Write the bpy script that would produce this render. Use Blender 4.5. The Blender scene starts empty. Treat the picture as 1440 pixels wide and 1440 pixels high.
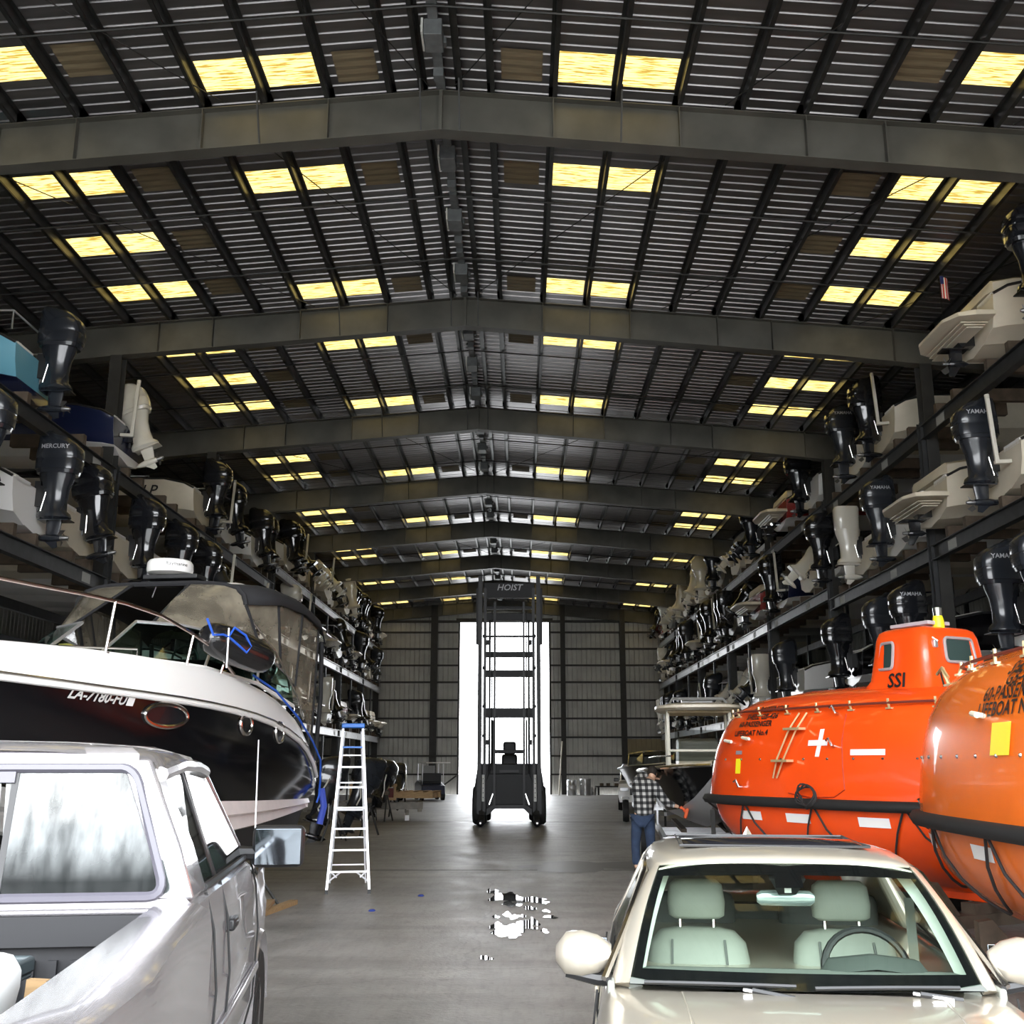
import bpy, bmesh, math, random
from mathutils import Vector, Matrix, Euler
R = math.radians
PI = math.pi
scene = bpy.context.scene
COL = scene.collection
# ---------------------------------------------------------------- camera, sky, sun, exposure
EYE = 1.85
FPX = 1500.0
cam_d = bpy.data.cameras.new('camera')
cam_d.lens = 36.0 * FPX / 1440.0
cam_d.sensor_width = 36.0
cam_d.clip_start = 0.05
cam_d.clip_end = 500
cam = bpy.data.objects.new('camera', cam_d)
COL.objects.link(cam)
PITCH = math.atan((1074 - 720) / FPX)
YAW = math.atan(11 / FPX * math.cos(PITCH))
cam.location = (0, 0, EYE)
cam.rotation_euler = (PI / 2 + PITCH, 0, YAW)
scene.camera = cam

world = bpy.data.worlds.new('overcast_sky')
scene.world = world
world.use_nodes = True
wn = world.node_tree
wn.nodes.clear()
w_out = wn.nodes.new('ShaderNodeOutputWorld')
w_bg = wn.nodes.new('ShaderNodeBackground')
w_tc = wn.nodes.new('ShaderNodeTexCoord')
w_sep = wn.nodes.new('ShaderNodeSeparateXYZ')
w_rmp = wn.nodes.new('ShaderNodeValToRGB')
w_rmp.color_ramp.elements[0].position = 0.0
w_rmp.color_ramp.elements[0].color = (0.95, 0.97, 1.0, 1)
w_rmp.color_ramp.elements[1].position = 1.0
w_rmp.color_ramp.elements[1].color = (0.86, 0.93, 1.0, 1)
wn.links.new(w_tc.outputs['Generated'], w_sep.inputs[0])
wn.links.new(w_sep.outputs['Z'], w_rmp.inputs[0])
wn.links.new(w_rmp.outputs[0], w_bg.inputs[0])
w_bg.inputs[1].default_value = 8.0
wn.links.new(w_bg.outputs[0], w_out.inputs[0])

sun_d = bpy.data.lights.new('hazy_sun', 'SUN')
sun_d.energy = 0.55
sun_d.angle = R(20)
sun_d.color = (1.0, 0.96, 0.9)
sun = bpy.data.objects.new('hazy_sun', sun_d)
COL.objects.link(sun)
sun.rotation_euler = (R(58), 0, R(-8))      # behind the camera, high

scene.view_settings.view_transform = 'Standard'
scene.view_settings.look = 'None'
scene.view_settings.gamma = 1
scene.view_settings.use_curve_mapping = False
scene.view_settings.exposure = 0.5

# ---------------------------------------------------------------- pixel helpers (layout measurements of the photograph)
_c, _s = math.cos(PITCH), math.sin(PITCH)
FW = Vector((-math.sin(YAW) * _c, math.cos(YAW) * _c, _s))
RT = Vector((math.cos(YAW), math.sin(YAW), 0))
UP = RT.cross(FW)
EYEP = Vector((0, 0, EYE))
def ray(x, y): return FW + RT * ((x - 720) / FPX) + UP * ((720 - y) / FPX)
def PZ(x, y, z):
    r = ray(x, y); return EYEP + r * ((z - EYE) / r.z)
def PY(x, y, d):
    r = ray(x, y); return EYEP + r * (d / r.y)
def PX(x, y, d):
    r = ray(x, y); return EYEP + r * (d / r.x)

# ---------------------------------------------------------------- materials
MATS = {}
def mat(name, col, rough=0.5, metal=0.0, noise=0.0, scale=8.0, bump=0.0, spec=0.5, coat=0.0, alpha=1.0, trans=0.0, emit=0.0, col2=None, thr=None, stretch=None, bscale=None):
    if name in MATS: return MATS[name]
    m = bpy.data.materials.new(name); m.use_nodes = True
    nt = m.node_tree; b = nt.nodes['Principled BSDF']
    b.inputs['Base Color'].default_value = (*col, 1)
    b.inputs['Roughness'].default_value = rough
    b.inputs['Metallic'].default_value = metal
    b.inputs['Specular IOR Level'].default_value = spec
    b.inputs['Coat Weight'].default_value = coat
    b.inputs['Coat Roughness'].default_value = 0.04
    b.inputs['Alpha'].default_value = alpha
    b.inputs['Transmission Weight'].default_value = trans
    if emit:
        b.inputs['Emission Color'].default_value = (*col, 1); b.inputs['Emission Strength'].default_value = emit
    if noise or bump or col2:
        tc = nt.nodes.new('ShaderNodeTexCoord'); mp = nt.nodes.new('ShaderNodeMapping')
        nt.links.new(tc.outputs['Object'], mp.inputs[0])
        if stretch: mp.inputs['Scale'].default_value = stretch
        n = nt.nodes.new('ShaderNodeTexNoise'); n.inputs['Scale'].default_value = scale; n.inputs['Detail'].default_value = 6
        nt.links.new(mp.outputs[0], n.inputs[0])
        if noise or col2:
            r = nt.nodes.new('ShaderNodeValToRGB')
            t = thr or (0.35, 0.7)
            r.color_ramp.elements[0].position = t[0]; r.color_ramp.elements[1].position = t[1]
            c2 = col2 or tuple(c * (1 - noise) for c in col)
            r.color_ramp.elements[0].color = (*c2, 1); r.color_ramp.elements[1].color = (*col, 1)
            nt.links.new(n.outputs[0], r.inputs[0]); nt.links.new(r.outputs[0], b.inputs['Base Color'])
        if bump:
            n2 = nt.nodes.new('ShaderNodeTexNoise'); n2.inputs['Scale'].default_value = bscale or scale * 4; n2.inputs['Detail'].default_value = 4
            nt.links.new(mp.outputs[0], n2.inputs[0])
            bp = nt.nodes.new('ShaderNodeBump'); bp.inputs['Strength'].default_value = bump; bp.inputs['Distance'].default_value = 0.02
            nt.links.new(n2.outputs[0], bp.inputs['Height']); nt.links.new(bp.outputs[0], b.inputs['Normal'])
    MATS[name] = m
    return m

def glass_mat(name, tint, alpha_mix, rough=0.02):
    """thin pane: part clear tinted view through, part mirror"""
    m = bpy.data.materials.new(name); m.use_nodes = True
    nt = m.node_tree; nt.nodes.clear()
    o = nt.nodes.new('ShaderNodeOutputMaterial'); t = nt.nodes.new('ShaderNodeBsdfTransparent'); g = nt.nodes.new('ShaderNodeBsdfGlossy')
    mx = nt.nodes.new('ShaderNodeMixShader'); fr = nt.nodes.new('ShaderNodeFresnel'); ad = nt.nodes.new('ShaderNodeMath')
    t.inputs[0].default_value = (*tint, 1); g.inputs['Roughness'].default_value = rough
    ge = nt.nodes.new('ShaderNodeNewGeometry'); mr = nt.nodes.new('ShaderNodeMapRange'); mr.inputs[3].default_value = 1.45; mr.inputs[4].default_value = 1 / 1.45
    nt.links.new(ge.outputs['Backfacing'], mr.inputs[0]); nt.links.new(mr.outputs[0], fr.inputs[0]); ad.operation = 'ADD'; ad.inputs[1].default_value = alpha_mix; ad.use_clamp = True
    nt.links.new(fr.outputs[0], ad.inputs[0]); nt.links.new(ad.outputs[0], mx.inputs[0])
    nt.links.new(t.outputs[0], mx.inputs[1]); nt.links.new(g.outputs[0], mx.inputs[2]); nt.links.new(mx.outputs[0], o.inputs[0])
    MATS[name] = m
    return m

# ---------------------------------------------------------------- mesh accumulator
class G:
    def __init__(s): s.v = []; s.f = []; s.mi = []; s.m = 0
    def add(s, vs, fs):
        b = len(s.v); s.v += [tuple(q) for q in vs]
        for f in fs: s.f.append([b + i for i in f]); s.mi.append(s.m)
        return s
    def box(s, c, d, rot=None):
        x, y, z = d[0] / 2, d[1] / 2, d[2] / 2
        vs = [Vector((a * x, b * y, e * z)) for a in (-1, 1) for b in (-1, 1) for e in (-1, 1)]
        if rot is not None:
            M = rot if isinstance(rot, Matrix) else Euler(rot).to_matrix()
            vs = [M @ v for v in vs]
        c = Vector(c)
        return s.add([v + c for v in vs], [(0, 1, 3, 2), (4, 6, 7, 5), (0, 4, 5, 1), (2, 3, 7, 6), (0, 2, 6, 4), (1, 5, 7, 3)])
    def beam(s, p, q, w, h, up=(0, 0, 1)):
        p, q = Vector(p), Vector(q); d = (q - p); L = d.length; d.normalize()
        up = Vector(up)
        x = d.cross(up)
        if x.length < 1e-4: x = d.cross(Vector((0, 1, 0)))
        x.normalize(); z = x.cross(d)
        vs = []
        for e in (p, q):
            for a, b in ((-1, -1), (1, -1), (1, 1), (-1, 1)): vs.append(e + x * (a * w / 2) + z * (b * h / 2))
        return s.add(vs, [(0, 3, 2, 1), (4, 5, 6, 7), (0, 1, 5, 4), (1, 2, 6, 5), (2, 3, 7, 6), (3, 0, 4, 7)])
    def tube(s, pts, r, n=8, closed=False):
        pts = [Vector(p) for p in pts]; rs = r if isinstance(r, (list, tuple)) else [r] * len(pts)
        N = len(pts); rings = []
        prev = None
        for i, p in enumerate(pts):
            a = pts[(i - 1) % N] if (i > 0 or closed) else p
            b = pts[(i + 1) % N] if (i < N - 1 or closed) else p
            t = (b - a).normalized()
            if prev is None:
                u = t.cross(Vector((0, 0, 1)))
                if u.length < 1e-3: u = t.cross(Vector((0, 1, 0)))
            else: u = prev - t * prev.dot(t)
            u.normalize(); prev = u; v = t.cross(u)
            rings.append([p + (u * math.cos(2 * PI * k / n) + v * math.sin(2 * PI * k / n)) * rs[i] for k in range(n)])
        return s.loft(rings, cap=not closed, loop=closed)
    def loft(s, rings, cap=True, closed=True, loop=False):
        b = len(s.v); n = len(rings[0])
        for r in rings: s.v += [tuple(q) for q in r]
        m = len(rings)
        for i in range(m if loop else m - 1):
            for k in range(n if closed else n - 1):
                k2 = (k + 1) % n; i2 = (i + 1) % m
                s.f.append([b + i * n + k, b + i * n + k2, b + i2 * n + k2, b + i2 * n + k]); s.mi.append(s.m)
        if cap:
            s.f.append([b + k for k in range(n)][::-1]); s.mi.append(s.m)
            s.f.append([b + (m - 1) * n + k for k in range(n)]); s.mi.append(s.m)
        return s
    def lathe(s, prof, c=(0, 0, 0), n=16, axis='z'):
        rings = []
        for r, z in prof:
            ring = []
            for k in range(n):
                a = 2 * PI * k / n; x, y = r * math.cos(a), r * math.sin(a)
                ring.append(Vector(c) + (Vector((x, y, z)) if axis == 'z' else Vector((z, x, y)) if axis == 'x' else Vector((y, z, x))))
            rings.append(ring)
        return s.loft(rings)
    def prism(s, poly, a, b, plane='xz'):
        """poly in a plane, extruded from a to b along the third axis"""
        def P(u, v, w): return (u, w, v) if plane == 'xz' else (w, u, v) if plane == 'yz' else (u, v, w)
        n = len(poly); r0 = [P(u, v, a) for u, v in poly]; r1 = [P(u, v, b) for u, v in poly]
        return s.loft([r0, r1])
    def fan(s, pts): return s.add(pts, [tuple(range(len(pts)))])

def link(o, parent=None):
    COL.objects.link(o)
    if parent is not None: o.parent = parent
    return o
def obj(name, g, m, parent=None, smooth=35, bevel=0.0, seg=2, solid=0.0, sub=0, offs=0, recalc=True):
    me = bpy.data.meshes.new(name)
    me.from_pydata(g.v, [], g.f)
    ms = m if isinstance(m, (list, tuple)) else [m]
    for q in ms: me.materials.append(q)
    if len(ms) > 1: me.polygons.foreach_set('material_index', g.mi)
    if recalc:
        bm = bmesh.new(); bm.from_mesh(me); bmesh.ops.remove_doubles(bm, verts=bm.verts, dist=1e-5)
        bmesh.ops.recalc_face_normals(bm, faces=bm.faces); bm.to_mesh(me); bm.free()
    if smooth:
        me.shade_smooth(); me.set_sharp_from_angle(angle=R(smooth))
    me.update()
    o = bpy.data.objects.new(name, me)
    if solid:
        q = o.modifiers.new('thick', 'SOLIDIFY'); q.thickness = solid; q.offset = offs
    if bevel:
        q = o.modifiers.new('bevel', 'BEVEL'); q.width = bevel; q.segments = seg; q.limit_method = 'ANGLE'; q.angle_limit = R(40)
    if sub:
        q = o.modifiers.new('sub', 'SUBSURF'); q.levels = sub; q.render_levels = sub
    return link(o, parent)
def share(src, name, parent, loc=(0, 0, 0), rot=(0, 0, 0), scale=None):
    o = src.copy(); o.name = name; link(o, parent); o.parent = parent; o.location = loc; o.rotation_euler = rot
    if scale: o.scale = scale
    return o
def tag(o, label, cat, group=None, kind=None):
    if label: o['label'] = label
    if cat: o['category'] = cat
    if group: o['group'] = group
    if kind: o['kind'] = kind
    return o
def struct(o):
    o['kind'] = 'structure'; return o
def thing(name, label, cat, loc=(0, 0, 0), rz=0.0, group=None):
    o = bpy.data.objects.new(name, None); o.empty_display_size = 0.2; link(o)
    o.location = loc; o.rotation_euler = (0, 0, rz)
    return tag(o, label, cat, group)
def kids(o): return [c for c in bpy.data.objects if c.parent == o]
def lerp(a, b, t): return a + (b - a) * t
def interp(tab, x):
    if x <= tab[0][0]: return tab[0][1]
    for (a, va), (b, vb) in zip(tab, tab[1:]):
        if x <= b: return lerp(va, vb, (x - a) / (b - a))
    return tab[-1][1]
def sinterp(tab, x):
    """smooth (Catmull-Rom) table lookup"""
    n = len(tab)
    if x <= tab[0][0]: return tab[0][1]
    if x >= tab[-1][0]: return tab[-1][1]
    i = max(k for k in range(n - 1) if tab[k][0] <= x)
    def sl(k):
        a, b = max(k - 1, 0), min(k + 1, n - 1)
        return (tab[b][1] - tab[a][1]) / (tab[b][0] - tab[a][0])
    h = tab[i + 1][0] - tab[i][0]; t = (x - tab[i][0]) / h
    return (2*t**3 - 3*t*t + 1) * tab[i][1] + (t**3 - 2*t*t + t) * h * sl(i) + (-2*t**3 + 3*t*t) * tab[i+1][1] + (t**3 - t*t) * h * sl(i + 1)
def text_mesh(body, size, shear=0.0, bold=0.0, res=2):
    """flat lettering as (verts, faces), centred on its origin"""
    cu = bpy.data.curves.new('lettering', 'FONT'); cu.body = body; cu.size = size; cu.align_x = 'CENTER'; cu.align_y = 'CENTER'
    cu.resolution_u = res; cu.shear = shear; cu.offset = bold
    o = bpy.data.objects.new('lettering_tmp', cu); COL.objects.link(o)
    dg = bpy.context.evaluated_depsgraph_get(); me = bpy.data.meshes.new_from_object(o.evaluated_get(dg))
    vs = [tuple(v.co) for v in me.vertices]; fs = [tuple(p.vertices) for p in me.polygons]
    bpy.data.objects.remove(o); bpy.data.meshes.remove(me); bpy.data.curves.remove(cu)
    return vs, fs
def lettering(name, body, size, m, parent, fn, shear=0.0, bold=0.0):
    """lettering laid on a surface: fn maps text x, y to a point of the surface"""
    vs, fs = text_mesh(body, size, shear, bold)
    g = G(); g.add([fn(v[0], v[1]) for v in vs], fs)
    return obj(name, g, m, parent, smooth=0, recalc=False)
def on_plane(o, ax, ay):
    o, ax, ay = Vector(o), Vector(ax), Vector(ay)
    return lambda x, y: o + ax * x + ay * y
random.seed(7)

# ---------------------------------------------------------------- shared materials
steel_dark = mat('dark_primer_steel', (0.034, 0.033, 0.030), 0.6, 0.2, noise=0.35, scale=3)
steel_frame = mat('roof_frame_steel', (0.105, 0.10, 0.083), 0.55, 0.1, noise=0.35, scale=1.5)
purlin_m = mat('purlin_steel', (0.07, 0.07, 0.067), 0.36, 0.7, noise=0.3, scale=4)
galv = mat('galvanized_sheet', (0.27, 0.255, 0.255), 0.33, 0.85, noise=0.25, scale=2, stretch=(0.4, 3, 1))
wall_m = mat('wall_sheet', (0.42, 0.41, 0.375), 0.5, 0.25, noise=0.2, scale=1.2)
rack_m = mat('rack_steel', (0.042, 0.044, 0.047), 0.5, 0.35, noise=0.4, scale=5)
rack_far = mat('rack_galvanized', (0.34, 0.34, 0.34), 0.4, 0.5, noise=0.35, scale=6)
white_gel = mat('white_gelcoat', (0.82, 0.81, 0.79), 0.34, coat=0.12)
cream_gel = mat('cream_gelcoat', (0.70, 0.63, 0.50), 0.36, coat=0.12, noise=0.12, scale=2)
black_gel = mat('black_gelcoat', (0.004, 0.004, 0.005), 0.12, spec=0.35)
navy_gel = mat('navy_gelcoat', (0.01, 0.015, 0.05), 0.2, coat=0.4)
blue_gel = mat('light_blue_gelcoat', (0.13, 0.36, 0.46), 0.3, coat=0.3)
grey_gel = mat('grey_gelcoat', (0.23, 0.23, 0.22), 0.3, coat=0.3)
red_gel = mat('red_gelcoat', (0.3, 0.02, 0.015), 0.25, coat=0.3)
black_motor = mat('black_motor_paint', (0.012, 0.013, 0.016), 0.16, coat=0.6)
grey_motor = mat('charcoal_motor_paint', (0.018, 0.021, 0.027), 0.24, coat=0.4)
white_motor = mat('white_motor_paint', (0.66, 0.63, 0.55), 0.22, coat=0.5)
chrome = mat('polished_steel', (0.75, 0.73, 0.7), 0.16, 1.0)
alu = mat('brushed_aluminium', (0.72, 0.72, 0.74), 0.35, 0.85)
rubber = mat('black_rubber', (0.012, 0.012, 0.012), 0.7)
blackp = mat('black_plastic', (0.015, 0.015, 0.016), 0.4)
wood_m = mat('raw_lumber', (0.42, 0.27, 0.13), 0.7, noise=0.35, scale=6, stretch=(1, 8, 8))
wood_old = mat('weathered_lumber', (0.11, 0.08, 0.055), 0.8, noise=0.4, scale=5)
white_lbl = mat('white_label_paper', (0.42, 0.42, 0.40), 0.7, noise=0.25, scale=60)
white_print = mat('white_lettering', (0.7, 0.7, 0.68), 0.5)
grey_print = mat('silver_lettering', (0.35, 0.36, 0.38), 0.4)
black_print = mat('black_lettering', (0.01, 0.008, 0.008), 0.5)
dark_in = mat('dark_interior', (0.02, 0.02, 0.02), 0.8)
blue_rope = mat('blue_rope', (0.02, 0.10, 0.55), 0.6)
# ================================================================ THE SETTING
BAY = 7.62
Y1 = 14.86
FR = [Y1 + BAY * k for k in range(-2, 8)]           # frames, the last one on the end wall
YF, YB = FR[0], FR[-1]
RX = -1.22                                          # ridge
ZR = 12.13                                          # underside of the purlins at the ridge
SL = 1 / 12.0
XL, XR = -19.0, 19.5
def zroof(x): return ZR - abs(x - RX) * SL

# ground: a slab inside and the yard outside
def floor_material():
    m = bpy.data.materials.new('concrete_slab'); m.use_nodes = True
    nt = m.node_tree; b = nt.nodes['Principled BSDF']; L = nt.links.new
    tc = nt.nodes.new('ShaderNodeTexCoord')
    def noise(sc, det=6, st=(1, 1, 1), rough=0.55):
        mp = nt.nodes.new('ShaderNodeMapping'); mp.inputs['Scale'].default_value = st
        n = nt.nodes.new('ShaderNodeTexNoise'); n.inputs['Scale'].default_value = sc; n.inputs['Detail'].default_value = det; n.inputs['Roughness'].default_value = rough
        L(tc.outputs['Object'], mp.inputs[0]); L(mp.outputs[0], n.inputs[0]); return n.outputs[0]
    def ramp(src, a, ca, bb, cb):
        r = nt.nodes.new('ShaderNodeValToRGB'); e = r.color_ramp.elements
        e[0].position = a; e[0].color = (*ca, 1); e[1].position = bb; e[1].color = (*cb, 1); L(src, r.inputs[0]); return r.outputs[0]
    def mul(x, y, f=1.0):
        k = nt.nodes.new('ShaderNodeMix'); k.data_type = 'RGBA'; k.blend_type = 'MULTIPLY'; k.inputs[0].default_value = f
        L(x, k.inputs[6]); L(y, k.inputs[7]); return k.outputs[2]
    c = ramp(noise(0.35, 8), 0.3, (0.25, 0.24, 0.225), 0.7, (0.35, 0.335, 0.315))
    c = mul(c, ramp(noise(3.0, 8, (1, 0.5, 1), 0.7), 0.35, (0.78, 0.78, 0.78), 0.62, (1, 1, 1)))
    c = mul(c, ramp(noise(9, 5, (2.2, 0.25, 1)), 0.38, (0.7, 0.7, 0.7), 0.5, (1, 1, 1)), 0.35)
    c = mul(c, ramp(noise(0.9, 3, (0.25, 2, 1)), 0.36, (0.6, 0.59, 0.58), 0.52, (1, 1, 1)), 0.5)
    c = mul(c, ramp(noise(5.5, 4, (1, 1, 1), 0.8), 0.30, (0.5, 0.49, 0.47), 0.44, (1, 1, 1)), 0.6)
    c = mul(c, ramp(noise(0.22, 5, (1, 0.6, 1), 0.6), 0.36, (0.62, 0.61, 0.6), 0.6, (1, 1, 1)), 0.7)
    vo = nt.nodes.new('ShaderNodeTexVoronoi'); vo.feature = 'DISTANCE_TO_EDGE'; vo.inputs['Scale'].default_value = 0.16
    mpv = nt.nodes.new('ShaderNodeMapping'); L(tc.outputs['Object'], mpv.inputs[0])
    nz = nt.nodes.new('ShaderNodeTexNoise'); nz.inputs['Scale'].default_value = 1.2; L(tc.outputs['Object'], nz.inputs[0])
    ad = nt.nodes.new('ShaderNodeMix'); ad.data_type = 'RGBA'; ad.blend_type = 'ADD'; ad.inputs[0].default_value = 0.5
    L(mpv.outputs[0], ad.inputs[6]); L(nz.outputs[1], ad.inputs[7]); L(ad.outputs[2], vo.inputs[0])
    c = mul(c, ramp(vo.outputs[0], 0.0, (0.4, 0.4, 0.4), 0.002, (1, 1, 1)), 0.35)
    L(c, b.inputs['Base Color'])
    r2 = nt.nodes.new('ShaderNodeMapRange'); r2.inputs[3].default_value = 0.30; r2.inputs[4].default_value = 0.62
    L(noise(1.4, 6), r2.inputs[0]); L(r2.outputs[0], b.inputs['Roughness'])
    bp = nt.nodes.new('ShaderNodeBump'); bp.inputs['Strength'].default_value = 0.25; bp.inputs['Distance'].default_value = 0.02
    L(noise(22, 8), bp.inputs['Height']); L(bp.outputs[0], b.inputs['Normal'])
    return m
g = G(); g.box((0.25, (-4 + YB) / 2, -0.1), (46, YB + 4, 0.2))
floor = struct(obj('floor', g, floor_material(), smooth=0))
g = G(); g.box((0, 9.5, 0.001), (46, 0.02, 0.004)); 
jm = mat('joint_sealant', (0.05, 0.05, 0.05), 0.8)
for yy in (20.0, 36.2):
    gg = G(); gg.box((0.2, yy, 0.0015), (38, 0.045, 0.003)); obj('floor_joint', gg, jm, floor, smooth=0)
g = G(); g.box((0, YB + 60.2, -0.12), (160, 120, 0.2)); g.box((0, -44.1, -0.12), (160, 80, 0.2))
for sx in (-1, 1): g.box((sx * 51.6 + 0.25, 32, -0.12), (56.7, 72.6, 0.2))
yard = struct(obj('yard_ground', g, mat('yard_concrete', (0.48, 0.47, 0.45), 0.8, noise=0.2, scale=0.5), smooth=0))

# roof
ceiling = struct(bpy.data.objects.new('ceiling', None)); link(ceiling); ceiling.location = (RX, YF, ZR)
PUR = sorted([RX + s * o for s in (-1, 1) for o in [0.28, 0.78] + [0.78 + 0.975 * k for k in range(1, 22)] if XL + 0.2 < RX + s * o < XR - 0.2])
inv = Matrix.Translation((-RX, -YF, -ZR))
def loc(g):
    g.v = [(x - RX, y - YF, z - ZR) for x, y, z in g.v]; return g
def gap(a, b): return (RX + a, RX + b)
cells = []                                          # (x0, x1, y0, y1, kind)
def pg(k): return 0.78 + 0.975 * k
for bay in range(9):
    yb = FR[bay]
    for s in (-1, 1):
        def put(i, fr, kind, full=0.95):
            a, b = s * pg(i), s * pg(i + 1)
            x0, x1 = sorted((RX + a, RX + b))
            m_ = (x1 - x0) * (1 - full) / 2 + 0.05
            yc = yb + fr * BAY; cells.append((x0 + m_, x1 - m_, yc - 0.37, yc + 0.37, kind, bay))
        for fr in (0.32, 0.92):
            put(1, fr, 'light'); put(2, fr, 'light'); put(0, fr, 'dull', 0.75)
        o0 = 5 if s < 0 else 7
        for fr in (0.27, 0.56, 0.84):
            put(o0, fr, 'light'); put(o0 + 1, fr, 'light'); put(o0 - 1, fr, 'dull', 0.8)
sheet_lift = 0.20
edges = [XL] + PUR + [XR]
def sheet_profile(y0, y1):
    """points (y, dz) of the ribbed sheet between y0 and y1"""
    P = 0.245; out = [(y0, 0)]
    k = math.floor(y0 / P) + 1
    while k * P + 0.05 < y1:
        c = k * P
        if c - 0.04 > y0: out += [(c - 0.03, 0), (c - 0.018, 0.024), (c + 0.018, 0.024), (c + 0.03, 0)]
        k += 1
    out.append((y1, 0)); return out
for bay in range(9):
    y0, y1 = FR[bay], FR[bay + 1] + (0.3 if bay == 8 else 0)
    for side in (-1, 1):
        g = G()
        xs = sorted(set([RX] + [e for e in edges if (e - RX) * side > 0]))
        if side < 0: xs = xs[::-1]
        for a, b in zip(xs, xs[1:]):
            lo, hi = min(a, b), max(a, b)
            cs = sorted([c for c in cells if c[5] == bay and c[4] == 'light' and lo - 0.01 < c[0] and c[1] < hi + 0.01], key=lambda c: c[2])
            yy = y0
            segs = []
            for c in cs: segs.append((yy, c[2])); yy = c[3]
            segs.append((yy, y1))
            for (p, q) in segs:
                if q - p < 0.02: continue
                pr = sheet_profile(p, q)
                g.loft([[(lo, y, zroof(lo) + sheet_lift + d) for y, d in pr], [(hi, y, zroof(hi) + sheet_lift + d) for y, d in pr]], cap=False, closed=False)
            for c in cs:
                for (u, v) in ((lo, c[0]), (c[1], hi)):
                    if v - u > 0.005: g.loft([[(u, c[2], zroof(u) + sheet_lift), (u, c[3], zroof(u) + sheet_lift)], [(v, c[2], zroof(v) + sheet_lift), (v, c[3], zroof(v) + sheet_lift)]], cap=False, closed=False)
        obj('roof_sheet', loc(g), galv, ceiling, smooth=20, recalc=False)
# skylight panels
def skylight_mat():
    m = bpy.data.materials.new('fibreglass_skylight'); m.use_nodes = True
    nt = m.node_tree; nt.nodes.clear(); L = nt.links.new
    o = nt.nodes.new('ShaderNodeOutputMaterial'); t = nt.nodes.new('ShaderNodeBsdfTranslucent'); g_ = nt.nodes.new('ShaderNodeBsdfDiffuse'); mx = nt.nodes.new('ShaderNodeMixShader')
    tc = nt.nodes.new('ShaderNodeTexCoord'); mp = nt.nodes.new('ShaderNodeMapping'); mp.inputs['Scale'].default_value = (1.2, 13, 1)
    n = nt.nodes.new('ShaderNodeTexNoise'); n.inputs['Scale'].default_value = 2.2; n.inputs['Detail'].default_value = 5
    r = nt.nodes.new('ShaderNodeValToRGB'); e = r.color_ramp.elements
    e[0].position = 0.43; e[0].color = (0.09, 0.055, 0.010, 1); e[1].position = 0.51; e[1].color = (0.27, 0.195, 0.062, 1)
    L(tc.outputs['Object'], mp.inputs[0]); L(mp.outputs[0], n.inputs[0]); L(n.outputs[0], r.inputs[0])
    L(r.outputs[0], t.inputs[0]); L(r.outputs[0], g_.inputs[0]); mx.inputs[0].default_value = 0.12
    L(t.outputs[0], mx.inputs[1]); L(g_.outputs[0], mx.inputs[2]); L(mx.outputs[0], o.inputs[0])
    return m
sky_m = skylight_mat()
dull_m = mat('dull_fibreglass', (0.21, 0.165, 0.095), 0.7, noise=0.3, scale=3, stretch=(1, 8, 1))
for c in cells:
    x0, x1, y0, y1, kind, bay = c
    g = G()
    dz = 0.215 if kind == 'light' else 0.185
    n = 8
    top = []
    for i in range(n + 1):
        y = lerp(y0 - (0.10 if kind == 'light' else 0), y1 + (0.10 if kind == 'light' else 0), i / n); w = 0.012 * (i % 2)
        top.append((y, w))
    e = 0.10 if kind == 'light' else 0.0
    g.loft([[(x0 - e, y, zroof(x0 - e) + dz + w) for y, w in top], [(x1 + e, y, zroof(x1 + e) + dz + w) for y, w in top]], cap=False, closed=False)
    if kind == 'light': 
        o = obj('skylight_panel', loc(g), sky_m, ceiling, smooth=0, recalc=False)
    else: o = obj('repair_panel', loc(g), dull_m, ceiling, smooth=0, recalc=False)
    o['label'] = 'glowing yellow fibreglass skylight panel' if kind == 'light' else 'dull tan fibreglass panel'
# purlins: one Z section per line and bay
for bay in range(9):
    for x in PUR:
        s = -1 if x < RX else 1
        z = zroof(x); y0, y1 = FR[bay] - 0.1, FR[bay + 1] + 0.1
        pr = [(-0.004, 0), (0.065 * s, 0), (0.065 * s, 0.018), (0.004, 0.018), (0.004, 0.19), (-0.06 * s, 0.19), (-0.06 * s, 0.196), (-0.004, 0.196)]
        g = G(); g.loft([[(x + a, y0, z + b) for a, b in pr], [(x + a, y1, z + b) for a, b in pr]])
        obj('purlin', loc(g), purlin_m, ceiling, smooth=0)
# bridging rods and sag rods
for bay in range(9):
    for fr in (0.4, 0.73):
        y = FR[bay] + fr * BAY; g = G()
        g.tube([(XL, y, zroof(XL) - 0.02), (RX, y, ZR - 0.02), (XR, y, zroof(XR) - 0.02)], 0.018, 5)
        obj('bridging_rod', loc(g), steel_dark, ceiling, smooth=0)
    for (xa, xb) in ((-9.5, -4.6), (-4.6, -1.4), (7.6, 3.2), (3.2, -1.0), (11.8, 7.6)):
        y0, y1 = FR[bay] + 0.2, FR[bay + 1] - 0.2
        if bay in (1, 2, 4, 6):
            g = G(); g.tube([(xa, y0, zroof(xa) + 0.02), (xb, y1, zroof(xb) + 0.02)], 0.010, 5); obj('brace_rod', loc(g), steel_dark, ceiling, smooth=0)
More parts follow.
